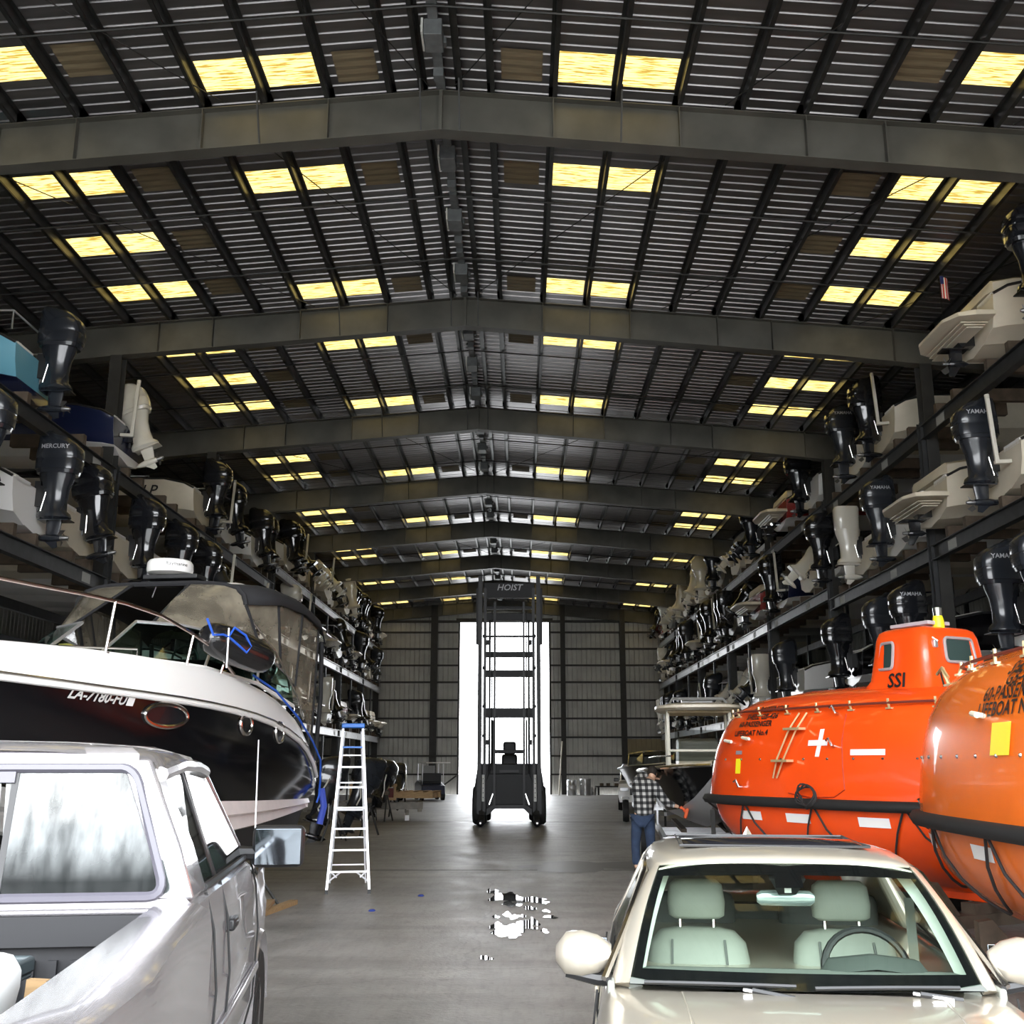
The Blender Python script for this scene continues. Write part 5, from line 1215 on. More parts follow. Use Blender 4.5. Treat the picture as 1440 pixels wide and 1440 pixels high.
# ================================================================ ORANGE LIFEBOATS (right)
orange = mat('orange_gelcoat', (0.95, 0.085, 0.008), 0.24, coat=0.5, noise=.12, scale=1.2)
orange2 = mat('orange_gelcoat_yellower', (0.97, 0.19, 0.014), 0.26, coat=0.5, noise=.12, scale=1.2)  # yellower orange for the second lifeboat
yellow_grp = mat('reflective_yellow', (0.95, 0.80, 0.02), 0.4)
brass = mat('pale_brass_fitting', (.72, .56, .30), .35, .6)
refl = mat('reflective_tape', (.85, .83, .80), .4)
rope_m = mat('black_grab_line', (.02, .018, .018), .8)
def lifeboat(name, label, pos, rz, L, B, mo, zr, tower, text1, lines, zs=1.0, F=None):
    """local +x = bow, +y = port; the visible flank is port (+y)"""
    LB = thing(name, label, 'lifeboat', pos, rz, None)
    T = [0, .06, .15, .3, .45, .6, .72, .82, .90, .96, 1.0]
    def fb(t): return sinterp([(0, 1.0), (.15, 1.0), (.3, .985), (.5, .95), (.7, .87), (.82, .76), (.9, .62), (.96, .42), (1, .0)], t)
    def bow(t): return sinterp([(0, 0), (.3, .10), (.6, .28), (.8, .55), (.9, .85), (1, L * .5)], t)
    def stern(t): return sinterp([(0, 0), (.3, .03), (.7, .10), (.9, .3), (1, L * .5)], t)
    HT = 1.52 * zs
    def S(th, t, off=0.0):
        """th: plan angle, 0 at the bow, pi/2 amidships on the port side"""
        c, s = math.cos(th), math.sin(th); n = .62
        a = (L / 2 - (bow(t) if c > 0 else stern(t))); b = B * fb(t)
        x = a * math.copysign(abs(c) ** n, c); y = b * math.copysign(abs(s) ** n, s)
        z = zr + HT * t + (.10 * (x / (L / 2)) ** 2 * (1 - t)) * 0
        nx, ny = c, s
        return (x + nx * off * .3, y + ny * off, z + off * .35 * t)
    def Sx(x, t, off=0.0, side=1):
        a = L / 2 - (bow(t) if x > 0 else stern(t)); r = max(-1, min(1, x / a)); c = math.copysign(abs(r) ** (1 / .62), r)
        p = S(math.acos(max(-1, min(1, c))), t, off); return (p[0], side * p[1], p[2])
    TH = [2 * PI * k / 72 for k in range(72)]
    g = G(); g.loft([[S(th, t) for th in TH] for t in T], cap=False)
    can = obj('canopy', g, mo, LB, smooth=60)
    def H(th, t, off=0.0):
        c, s = math.cos(th), math.sin(th); n = .62
        a = L / 2 - .08 - sinterp([(0, 0), (.3, .12), (.6, .42), (.85, .95), (1, 1.5)], t) * (1.0 if c > 0 else .6); b = (B - .03) * sinterp([(0, 1), (.3, .95), (.55, .82), (.75, .60), (.9, .33), (1, .04)], t)
        z = zr - (zr - .22) * t
        return (a * math.copysign(abs(c) ** n, c), b * math.copysign(abs(s) ** n, s) + off, z)
    def Hx(x, t, off=0.0):
        a = L / 2 - .08 - sinterp([(0, 0), (.3, .12), (.6, .42), (.85, .95), (1, 1.5)], t) * (1.0 if x > 0 else .6); r = max(-1, min(1, x / a)); return H(math.acos(math.copysign(abs(r) ** (1 / .62), r)), t, off)
    g = G(); g.loft([[H(th, t) for th in TH] for t in (0, .1, .2, .3, .45, .6, .75, .88, .95, 1)])
    hl = obj('hull', g, mo, LB, smooth=60)
    g = G(); rings = []
    for dz, do in ((.065, 0), (.055, .07), (0, .10), (-.055, .07), (-.065, 0)):
        rings.append([(L / 2 * math.copysign(abs(math.cos(th)) ** .62, math.cos(th)) * (1 + do / (L / 2)), B * math.copysign(abs(math.sin(th)) ** .62, math.sin(th)) * (1 + do / B), zr + dz) for th in TH])
    g.loft(rings, cap=False); rr = obj('fender_rail', g, rubber, LB, smooth=60)
    # shoulder grab rail on brass brackets
    xs = [L * .42 - k * L * .84 / 14 for k in range(15)]
    tr = .78 if tower else .885
    g = G(); g.tube([Sx(x * .93, tr, .07) for x in xs], .016, 7); ra = obj('grab_rail', g, mat('maroon_rail', (.16, .03, .02), .4), LB)
    for k in (0, 1, 2, 4, 6, 8, 10, 12, 14):
        g = G(); p = Vector(Sx(xs[k] * .93, tr - .03, 0)); q = Vector(Sx(xs[k] * .93, tr, .07)); g.tube([p, q, q + Vector((0, 0, .05))], .016, 6); g.box(p, (.09, .05, .02)); obj('rail_bracket', g, brass, ra)
    if tower:
        tx = tower; g = G(); rings = []
        for z, a, b, ox in ((.55, 1.3, 1.15, .42), (.72, .86, .86, .20), (.85, .66, .72, .08), (1.0, .52, .64, 0), (1.2, .475, .58, 0), (1.34, .45, .545, 0), (1.40, .42, .51, 0), (1.425, .36, .44, 0), (1.43, .2, .25, 0)):
            rings.append([(tx + ox + a * math.copysign(abs(math.cos(th)) ** .38, math.cos(th)), b * math.copysign(abs(math.sin(th)) ** .38, math.sin(th)), zr + HT * z) for th in [2 * PI * k / 64 for k in range(64)]])
        g.loft(rings); tw = obj('conning_tower', g, mo, LB, smooth=60)
        def tp(face, u, v, off=.012):
            zz = .8 + .55 * v; z = zr + HT * zz
            a = sinterp([(.55, .95), (.72, .70), (.85, .58), (1.0, .52), (1.2, .475), (1.34, .45), (1.40, .42)], zz); b = sinterp([(.55, 1.15), (.72, .86), (.85, .72), (1.0, .64), (1.2, .58), (1.34, .545), (1.40, .51)], zz)
            if face == 'side': return (tx + u * a, (b + off) * (max(0, 1 - abs(u) ** 2.63)) ** .38, z)
            return (tx - (a + off) * (max(0, 1 - abs(u) ** 2.63)) ** .38, u * b, z)
        for face, u0, u1, v0, v1 in (('side', .02, .56, .52, .92), ('end', -.52, .40, .60, .96)):
            g = G(); n = 8; g.loft([[tp(face, lerp(u0, u1, i / n), lerp(v0, v1, j / n), .02) for i in range(n + 1)] for j in range(n + 1)], cap=False, closed=False)
            obj('tower_window', g, MATS.get('dark_green_glass') or mat('dark_green_glass', (.03, .055, .05), .08), tw, smooth=60, recalc=False)
            pts = []
            for cx, cy, a0 in ((u1 - .08, v1 - .07, 0), (u0 + .08, v1 - .07, 90), (u0 + .08, v0 + .07, 180), (u1 - .08, v0 + .07, 270)):
                for k in range(5):
                    a = R(a0 + k * 22.5); pts.append(tp(face, cx + .08 * math.cos(a), cy + .07 * math.sin(a), .03))
                pts.append(tp(face, *((u0 + .25, v1) if a0 == 0 else (u0, (v0 + v1) / 2) if a0 == 90 else ((u0 + u1) / 2, v0) if a0 == 180 else (u1, (v0 + v1) / 2)), .03))
            g = G(); g.tube(pts, .020, 6, closed=True); obj('window_frame', g, mat('grey_window_rubber', (.34, .30, .30), .5), tw)
        def tfn(x, y): return tp('side', -.14 - x / .56, .33 + y / (.55 * HT), .03)
        lettering('tower_lettering', 'SSI', .25, black_print, tw, tfn, bold=.005)
        top = zr + HT * 1.43
        g = G(); g.box((tx + .0, .1, top + .05), (.62, .4, .05)); g.box((tx, .1, top + .0), (.4, .3, .06)); obj('roof_hatch', g, mat('grey_hatch', (.45, .40, .42), .5), tw, bevel=.01)
        g = G(); g.lathe([(0, 0), (.075, 0), (.07, .10), (.055, .16), (0, .16)], (tx - .30, .1, top - .02), 16); bc = obj('beacon', g, yellow_grp, tw)
        g = G(); g.lathe([(0, .16), (.05, .16), (.055, .26), (0, .28)], (tx - .30, .1, top - .02), 14); obj('beacon_lens', g, chrome, tw)
        g = G(); g.tube([tp('end', .66, .98, .03), tp('end', .60, .5, .04), tp('end', .55, -.1, .05)], .014, 6); g.tube([tp('end', .66, .95, .03), tp('end', .64, .9, .1), tp('end', .75, 1.0, .05)], .01, 5); obj('antenna_rod', g, chrome, tw)
        g = G(); g.box(tp('end', .66, .86, .05), (.08, .07, .10)); obj('antenna_mount', g, alu, tw, bevel=.015)
        for zf, hh in ((-.25, .18),):
            g = G(); g.fan([tp('end', u, v, .012) for u, v in ((-.15, -.1), (-.30, -.1), (-.22, .3), (-.08, .3))]); obj('tape_strip', g, refl, tw, smooth=0, recalc=False)
    # lettering near the bow: several lines
    for txt, xc, t0 in lines:
        def fn(x, y, t0=t0, xc=xc): return Sx(xc - x, t0 + y / HT * .9, .012)
        lettering('hull_lettering', txt, text1, black_print, can, fn, bold=.003)
    # reflective tapes
    def patch(nm, x, t, w, h, m, par=can, fnc=None, slant=0.0):
        fnc = fnc or (lambda a, b: Sx(a, b, .012)); g = G(); n = 4
        g.loft([[fnc(x + w / 2 - w * k / n + slant * j, t + (h / 2 - h * (1 - j)) / HT) for k in range(n + 1)] for j in (0, 1)], cap=False, closed=False)
        return obj(nm, g, m, par, smooth=0, recalc=False)
    if tower:
        patch('reflective_strip', F['strip'], .41, .50, .07, refl)
        patch('cross_bar', F['cross'], .49, .34, .07, refl); patch('cross_upright', F['cross'], .49, .075, .34, refl, slant=-.05)
        patch('certificate_plate', F['cert'], .30, .12, .20, yellow_grp); patch('name_plate', F['cert'], .42, .15, .05, mat('pewter', (.3, .26, .28), .4))
    else:
        patch('yellow_panel', -.52, .44, .36, .24, yellow_grp)
    for x in (F['tapes']):
        g = G(); n = 4; g.loft([[(Hx(x + .22 - .44 * k / n, tt, .012)) for k in range(n + 1)] for tt in (.13, .24)], cap=False, closed=False); obj('reflective_strip', g, refl, hl, smooth=0, recalc=False)
    for x in (F['rtape'],):
        g = G(); g.box((x, 0, 0), (.5, .01, .05)); 
        q = [Vector(Hx(x + .2 - .1 * k, 0.0, .105)) for k in range(5)]; g = G(); g.loft([[p + Vector((0, 0, -.03)) for p in q], [p + Vector((0, 0, .03)) for p in q]], cap=False, closed=False); obj('rail_tape', g, refl, rr, smooth=0, recalc=False)
    # cleats and rivets
    for x, t in F['cleats']:
        g = G(); p = Vector(Sx(x, t, .0)); q = Vector(Sx(x - .02, t, .10)); g.tube([p, q, q + Vector((-.16, .02, -.02))], .022, 8); obj('cleat', g, mat('ivory_cleat', (.85, .78, .62), .4), can)
    for x in [L * .46 - k * .42 for k in range(12)]:
        g = G(); p = Sx(x, .36, .005); g.lathe([(0, 0), (.018, 0), (.012, .012), (0, .014)], (0, 0, 0), 8, 'y'); g.v = [(a + p[0], b + p[1], c + p[2]) for a, b, c in g.v]; obj('bolt_head', g, chrome, can)
    # door seam and handles
    if tower:
        g = G(); pts = [Sx(F['seam'] - a_, b_, .006) for a_, b_ in ((0, .72), (.02, .5), (.05, .3), (.08, .12), (-.1, .06), (-.5, .05), (-.9, .08))]; g.tube(pts, .008, 5); obj('hatch_seam', g, mat('dark_orange', (.45, .03, .005), .5), can)
        for x, t in ((F['latch'], .72), (F['latch'] - .04, .46), (F['cert'] - .1, .12)):
            g = G(); p = Vector(Sx(x, t, .0)); q = Vector(Sx(x, t, .07)); g.tube([p, q, q + Vector((.03, .02, .09)), q + Vector((.07, .02, .06))], .016, 7);
            obj('door_latch', g, chrome, can)
        # boarding ladder: two rods with two steps
        for dx in (0, -.14):
            g = G(); lx = F['ladder']; g.tube([Sx(lx + dx, .74, .05), Sx(lx + .08 + dx, .60, .07), Sx(lx + .25 + dx * .9, .36, .07), Sx(lx + .34 + dx * .5, .20, .05)], .012, 6); obj('ladder_rod', g, brass, can)
        for x, t in ((F['ladder'] + .08, .60), (F['ladder'] + .25, .34)):
            g = G(); p = Vector(Sx(x - .12, t, .09)); g.box(p, (.30, .12, .03), (0, 0, 0)); obj('ladder_step', g, brass, can)
        # coiled line hanging amidships on the fender
        g = G()
        for k in range(4):
            c_ = Vector(Sx(F['coil'], .06, .08 + .02 * k)); g.tube([c_ + Vector((.15 * math.cos(a) + .03 * math.sin(3 * a + k), .02 * math.sin(2 * a), .13 * math.sin(a) + .02 * math.cos(2 * a + k))) for a in [2 * PI * j / 22 for j in range(22)]], .012, 5, closed=True)
        obj('coiled_line', g, rope_m, can)
    else:
        g = G(); g.fan([Sx(L * .485 + .0, t, .01) if False else Sx(x, t, .014) for x, t in ((L * .455, .22), (L * .43, .22), (L * .43, .27), (L * .455, .27))]); obj('small_placard', g, refl, can, smooth=0, recalc=False)
        for t in (.62, .40, .05):
            g = G(); p = Vector(Sx(L * .45, t, .0)); g.tube([p, p + Vector((.05, .08, 0)), p + Vector((.02, .12, .07))], .016, 6); g.tube([p + Vector((.05, .05, .05)), p + Vector((.05, .05, -.06))], .014, 6); obj('bow_fitting', g, brass if t > .1 else chrome, can)
        for x in (L * .40, L * .30):
            g = G(); p = Vector(Sx(x, .80, 0)); q = p + Vector((0, .05, .16)); g.tube([p, q], .02, 6); g.tube([q + Vector((.16, 0, -.05)), q, q + Vector((-.14, 0, -.10))], .016, 6); g.box(p, (.2, .04, .02)); obj('davit_fitting', g, brass, can)
    # grab lines swagged below the fender
    for i, x in enumerate([L * .46 - k * 1.35 for k in range(4)]):
        g = G(); pts = []
        for k in range(11):
            f_ = k / 10; pts.append(Hx(x - 1.3 * f_, .05 + .62 * 4 * f_ * (1 - f_) / 1.0 * (.9 + .1 * i), .03 + .02))
        g.tube(pts, .013, 6); obj('grab_line', g, rope_m, hl)
    g = G(); g.tube([Vector(Hx(L * .49, .02)) + Vector((.12, .05, 0)), Vector(Hx(L * .47, .4)) + Vector((.2, .1, 0)), Vector(Hx(L * .44, .8)) + Vector((.35, .1, 0)), Vector(Hx(L * .42, .7)) + Vector((.1, .15, 0)), Vector(Hx(L * .40, .05)) + Vector((.05, .1, 0))], .014, 6); obj('painter_line', g, rope_m, hl)
    g = G(); g.prism([(-L * .44, .30), (L * .30, .26), (L * .30, .14), (-L * .44, .14)], -.05, .05); obj('keel', g, mo, LB, bevel=.01)
    return LB
L1 = lifeboat('lifeboat', 'orange enclosed lifeboat with square conning tower marked SSI', (4.72, 14.80, 0.12), R(90 + 28), 5.1, 1.36, orange, 1.24, -1.12, .115,
    [('60-PASSENGER', .72, .80), ('SHELL GB-426', .80, .735), ('60-PASSENGER', .90, .67), ('LIFEBOAT No.4', .95, .59)],
    F=dict(strip=-1.22, cross=-.42, cert=1.15, tapes=(.95, .02, -1.22), rtape=.75, cleats=((1.45, .52), (1.0, .54)), seam=-.80, latch=-.68, ladder=.0, coil=-.32))
L2 = lifeboat('lifeboat', 'orange enclosed lifeboat at right frame edge with large lettering and yellow panel', (4.84, 8.55, 0.12), R(90 - 3), 5.4, 1.30, orange2, 1.24, None, .17,
    [('SHELL', -.55, .79), ('GB-426', -.65, .735), ('60-PASSENGER', -.60, .665), ('LIFEBOAT No.5', -.56, .585)],
    F=dict(tapes=(1.6, .1), rtape=1.9, cleats=((-.12, .56),)))
for LB, lab in ((L1, 'first'), (L2, 'second')):
    M = Matrix.Translation(LB.location) @ Matrix.Rotation(LB.rotation_euler.z, 4, 'Z')
    for sx in (-1.6, 1.4):
        p = M @ Vector((sx, 0, 0)); t = thing('cradle', 'low timber cradle under the %s end of the %s orange lifeboat' % ('near' if sx < 0 else 'far', 'towered' if lab == 'first' else 'nearer'), 'cradle', (p.x, p.y, 0), LB.rotation_euler.z, 'timber cradles under the lifeboats')
        g = G(); g.box((0, 0, .07), (.25, 1.9, .14)); obj('sill', g, wood_old, t, smooth=0)
        g = G(); g.box((0, 0, .20), (.2, .5, .12)); obj('keel_rest', g, wood_old, t, smooth=0)
        for s in (-1, 1):
            g = G(); g.prism([(s * .45, .14), (s * .9, .14), (s * .9, .50), (s * .78, .52)], -.06, .06, 'yz'); obj('chock', g, wood_old, t, smooth=0)
# pale board, dark wheel and sack lying under the nearer lifeboat
p = PZ(1393, 1290, 0.02); t = thing('boat_panel', 'white rectangular panel leaning under the nearer lifeboat', 'panel', (p.x, p.y, 0), R(10)); g = G(); g.box((0, 0, .22), (.5, .03, .26), (R(-15), 0, 0)); obj('board', g, white_gel, t, bevel=.02)
p = PZ(1350, 1285, 0.0); t = thing('trailer_wheel', 'old dark tire lying beside the white panel', 'wheel', (p.x, p.y + .5, 0), 0)
g = G(); g.lathe([(.12, 0), (.26, .0), (.30, .05), (.30, .13), (.26, .18), (.12, .18)], (0, 0, 0.01), 24); obj('tire', g, rubber, t)
g = G(); g.lathe([(.0, .06), (.13, .05), (.14, .12), (0, .10)], (0, 0, 0.01), 18); obj('rim', g, steel_dark, t)
# ================================================================ MARINA FORKLIFT (in the far doorway)
FK = thing('marina_forklift', 'tall black marina forklift standing before the bright far doorway', 'forklift', (-0.33, 34.4, 0), PI)
fk_m = mat('forklift_black', (0.006, 0.006, 0.007), 0.5, spec=.25)
fk_steel = mat('forklift_mast_steel', (0.012, 0.012, 0.013), 0.5, .2)
# local +y points to the viewer
g = G(); g.loft([[(x, 0.25, z) for x, z in ((-1.08, .55), (-1.10, 1.0), (-1.0, 1.72), (-.9, 1.86), (.9, 1.86), (1.0, 1.72), (1.10, 1.0), (1.08, .55))], [(x, -2.6, z) for x, z in ((-1.05, .55), (-1.08, 1.0), (-1.0, 1.6), (-.9, 1.7), (.9, 1.7), (1.0, 1.6), (1.08, 1.0), (1.05, .55))]]); obj('chassis', g, fk_m, FK, smooth=0, bevel=.04)
g = G(); g.prism([(-.78, .45), (-.5, .62), (.5, .62), (.78, .45), (.78, 1.25), (.62, 1.55), (-.62, 1.55), (-.78, 1.25)], .22, .34); obj('front_plate', g, fk_m, FK, smooth=0, bevel=.02)
g = G(); g.prism([(-.85, .28), (-.6, .62), (.6, .62), (.85, .28), (.62, .34), (.45, .50), (-.45, .50), (-.62, .34)], -.1, .3); obj('axle', g, fk_steel, FK, smooth=0)
for s in (-1, 1):
    for wy, wx in ((-.15, .92), (-2.3, .85)):
        g = G(); g.lathe([(.25, -.2), (.52, -.22), (.58, -.16), (.60, 0), (.58, .16), (.52, .22), (.25, .2)], (s * wx, wy, .60), 28, 'x'); ty = obj('tire', g, rubber, FK)
        g = G(); g.lathe([(0, -.1), (.27, -.12), (.27, .12), (0, .1)], (s * wx, wy, .60), 20, 'x'); obj('rim', g, fk_m, ty)
    g = G(); g.box((s * .80, .50, 1.12), (.085, .05, .80)); cp = obj('pale_strip_plate', g, mat('worn_pale_plate', (.5, .5, .48), .5, noise=.2), FK, bevel=.008)
    for k in range(5):
        g = G(); g.lathe([(0, 0), (.016, 0), (.016, .012), (0, .012)], (s * .80, .525, .84 + k * .14), 8, 'y'); obj('bolt', g, fk_m, cp)
    # mast: outer, middle and inner channels
    for nm, x, w, d, z0, z1, yy in (('outer_mast_rail', .93, .13, .2, .35, 7.75, .35), ('middle_mast_rail', .77, .09, .16, .4, 7.35, .38), ('inner_mast_rail', .46, .07, .12, .5, 6.9, .42)):
        g = G(); g.box((s * x, yy, (z0 + z1) / 2), (.02, d, z1 - z0)); g.box((s * x, yy - d / 2, (z0 + z1) / 2), (w, .02, z1 - z0)); g.box((s * x, yy + d / 2, (z0 + z1) / 2), (w, .02, z1 - z0)); obj(nm, g, fk_steel, FK, smooth=0)
    g = G(); g.tube([(s * .62, .3, .9), (s * .62, .3, 6.3)], .035, 8); cy = obj('lift_cylinder', g, fk_steel, FK)
    g = G(); g.tube([(s * .56, .45, 1.7), (s * .55, .46, 4.8), (s * .55, .44, 6.6)], .018, 6); obj('hydraulic_hose', g, rubber, FK)
    for z in (2.5, 3.4, 4.6, 5.6): 
        g = G(); g.box((s * .66, .46, z), (.12, .1, .16)); g.box((s * .80, .46, z + .2), (.1, .1, .1)); obj('hose_guide', g, fk_m, FK, smooth=0)
    g = G(); g.tube([(s * .5, .35, .95), (s * .62, .40, .62)], .03, 8); obj('tilt_cylinder', g, chrome, FK)
    g = G(); g.box((s * .98, .33, 6.45), (.16, .2, 1.8)); obj('mast_head_box', g, fk_m, FK, smooth=0)
    # forks reaching to the viewer
    g = G(); g.loft([[(s * .84 - .09, .35, .10), (s * .84 + .09, .35, .10), (s * .84 + .09, .35, .60), (s * .84 - .09, .35, .60)], [(s * .84 - .09, .55, .06), (s * .84 + .09, .55, .06), (s * .84 + .09, .55, .32), (s * .84 - .09, .55, .32)], [(s * .84 - .07, 1.5, .06), (s * .84 + .07, 1.5, .06), (s * .84 + .07, 1.5, .18), (s * .84 - .07, 1.5, .18)]]); fo = obj('fork', g, fk_steel, FK, bevel=.015)
    g = G(); g.lathe([(0, 1.46), (.10, 1.48), (.11, 1.58), (.05, 1.62), (0, 1.62)], (s * .84, 0, .14), 14, 'y'); obj('fork_roller', g, fk_m, fo)
    g = G(); g.lathe([(0, 1.62), (.03, 1.62), (.03, 1.66), (0, 1.66)], (s * .84, 0, .14), 10, 'y'); obj('roller_pin', g, chrome, fo)
for nm, z, h, w in (('mast_head_plate', 7.28, .50, 1.62), ('cross_member', 6.72, .10, 1.6), ('cross_member', 6.42, .24, 1.6), ('cross_member', 5.80, .06, 1.5), ('cross_member', 5.22, .18, 1.5), ('cross_member', 4.62, .22, 1.6), ('cross_member', 3.40, .30, 1.55), ('cross_member', 2.22, .12, 1.0)):
    g = G(); g.box((0, .40, z), (w, .10, h)); o = obj(nm, g, fk_m, FK, smooth=0, bevel=.015)
    if nm == 'mast_head_plate': lettering('mast_lettering', 'HOIST', .28, grey_print, o, on_plane((.0, .46, 7.36), (-1, 0, 0), (0, 0, 1)), shear=.25, bold=.004)
g = G(); g.box((0, -.8, 1.95), (.5, .5, .4)); g.box((0, -.95, 2.35), (.42, .14, .4)); obj('seat', g, fk_m, FK, bevel=.06)
g = G()
for sx in (-.55, .55): g.tube([(sx, -.2, 1.8), (sx, -.4, 3.6), (sx, -1.7, 3.6), (sx, -2.0, 1.7)], .03, 6)
g = G(); g.tube([(-.55, -.2, 1.8), (-.55, -.3, 3.2), (-.55, -1.7, 3.2), (-.55, -2.0, 1.7)], .03, 6); cg = obj('overhead_guard', g, fk_m, FK)
g = G(); g.tube([(.55, -.2, 1.8), (.55, -.3, 3.2), (.55, -1.7, 3.2), (.55, -2.0, 1.7)], .03, 6); obj('overhead_guard', g, fk_m, FK)
g = G(); g.box((0, .36, 1.62), (.6, .03, .08)); obj('name_plate', g, fk_steel, FK, smooth=0)

# ================================================================ STEPLADDER
def ladder():
    t = thing('stepladder', 'white aluminium stepladder with blue top standing beside the cruiser stern', 'ladder', (-2.52, 16.45, 0), R(9))
    lad = mat('ladder_aluminium', (.80, .80, .83), .35, .5); blu = mat('ladder_blue_plastic', (.03, .16, .55), .4)
    H = 2.42
    for s in (-1, 1):
        g = G(); g.beam((s * .31, 0, 0.02), (s * .15, .62, H), .035, .075, (0, -1, 0)); obj('front_rail', g, lad, t, smooth=0)
        g = G(); g.beam((s * .28, 1.30, 0.02), (s * .13, .70, H - .08), .025, .05, (0, 1, 0)); obj('rear_rail', g, lad, t, smooth=0)
        g = G(); g.box((s * .31, -.005, .03), (.045, .09, .06)); obj('foot', g, blackp, t, smooth=0)
        g = G(); g.beam((s * .30, .09, .34), (s * .17, .06, .22), .006, .02); obj('foot_brace', g, lad, t, smooth=0)
        g = G(); g.beam((s * .245, .26, 1.0), (s * .23, .98, 1.0), .006, .02); obj('spreader', g, lad, t, smooth=0)
        g = G(); g.beam((s * .10, .12, .30), (s * .285, .06, .17), .006, .022); obj('step_brace', g, lad, t, smooth=0)
    for k in range(7):
        z = .30 + k * .30; f = z / H; g = G(); g.box((0, .62 * f, z), (2 * lerp(.31, .15, f) - .03, .08, .026)); obj('step', g, blu if k == 6 else lad, t, smooth=0)
    for k in range(5):
        z = .30 + k * .42; f = z / (H - .08); g = G(); g.box((0, lerp(1.30, .70, f), z), (2 * lerp(.28, .13, f) - .02, .02, .02)); obj('rear_bar', g, lad, t, smooth=0)
    g = G(); g.box((0, .66, H + .01), (.36, .28, .07)); obj('top_cap', g, blu, t, bevel=.015)
ladder()
# timber on the floor by the truck
def plank(px, py, L, w, h, rz, label, ry=0.0, z=0.0):
    p = PZ(px, py, 0); t = thing('timber_plank', label, 'lumber', (p.x, p.y, z), rz); g = G(); g.box((0, 0, h / 2), (w, L, h), (0, 0, 0)); obj('plank', g, wood_m, t, smooth=0, bevel=.004)
plank(377, 1285, 1.9, .11, .06, R(-8), 'long tan timber plank lying on the floor behind the pickup')
plank(371, 1284, .95, .16, .05, R(6), 'short tan timber plank lying across the longer one', z=.062)
# ================================================================ WATER ON THE FLOOR
wat = mat('standing_water', (.03, .03, .03), .02, spec=.6)
def blob(cx, cy, rx, ry, seed, z=0.006):
    r = random.Random(seed); ph = [r.uniform(0, 6.28) for _ in range(5)]; pts = []
    for k in range(28):
        a = 2 * PI * k / 28; m = 1 + .22 * math.sin(2 * a + ph[0]) + .18 * math.sin(3 * a + ph[1]) + .14 * math.sin(5 * a + ph[2]) + .10 * math.sin(8 * a + ph[3]); pts.append((cx + rx * m * math.cos(a), cy + ry * m * math.sin(a), z))
    return pts
def pool(label, items, seed):
    p0 = PZ(items[0][0], items[0][1], 0); t = thing('water_puddle', label, 'puddle', (p0.x, p0.y, 0), 0, None)
    for i, (px, py, rx, ry) in enumerate(items):
        p = PZ(px, py, 0); q = PZ(px + rx, py, 0); w = q.x - p.x; d = abs(PZ(px, py - ry, 0).y - p.y)
        g = G(); g.fan([(a - p0.x, b - p0.y, c) for a, b, c in blob(p.x, p.y, w, d, seed + i, 0.006 + .0004 * i)]); obj('water_patch', g, wat, t, smooth=0, recalc=False)
pool('bright wet puddle on the aisle floor, upper of the two', [(712, 1262, 18, 7), (735, 1265, 22, 4), (697, 1255, 5, 3), (752, 1267, 18, 2), (720, 1272, 12, 4), (765, 1270, 6, 2), (745, 1278, 8, 3), (688, 1254, 3, 3), (768, 1282, 5, 2)], 3)
pool('bright wet puddle on the aisle floor, lower of the two', [(712, 1308, 20, 8), (735, 1303, 10, 9), (700, 1302, 8, 4), (750, 1297, 8, 5), (766, 1310, 5, 3), (752, 1306, 5, 2), (722, 1314, 12, 5), (692, 1305, 6, 2)], 31)
pool('small bright water splash between the two puddles', [(714, 1287, 6, 4), (724, 1290, 7, 3), (697, 1290, 5, 2), (774, 1290, 9, 2), (736, 1289, 4, 2)], 61)
pool('tiny water spot nearest the viewer on the aisle', [(683, 1348, 9, 3)], 81)
wetm = mat('damp_dark_concrete', (.10, .095, .09), .42)
p0 = PZ(830, 1218, 0); g = G(); g.fan([(a, b, .004) for a, b, c in blob(p0.x, p0.y, 1.2, 1.1, 91)]); o = obj('damp_patch', g, wetm, smooth=0, recalc=False); tag(o, 'dark damp patch on the floor beyond the sedan', 'stain')
for i, (px, py) in enumerate(((592, 1260), (523, 1281))):
    p = PZ(px, py, 0); g = G(); g.loft([[(p.x + .05 * math.cos(a), p.y + .09 * math.sin(a), 0.002) for a in [2 * PI * k / 8 for k in range(8)]], [(p.x + .03 * math.cos(a), p.y + .05 * math.sin(a), 0.02) for a in [2 * PI * k / 8 for k in range(8)]]]); o = obj('blue_scrap', g, mat('blue_scrap', (.03, .06, .3), .6)); tag(o, 'small blue scrap on the floor, %s from the stepladder' % ('farther' if i == 0 else 'nearer'), 'debris')

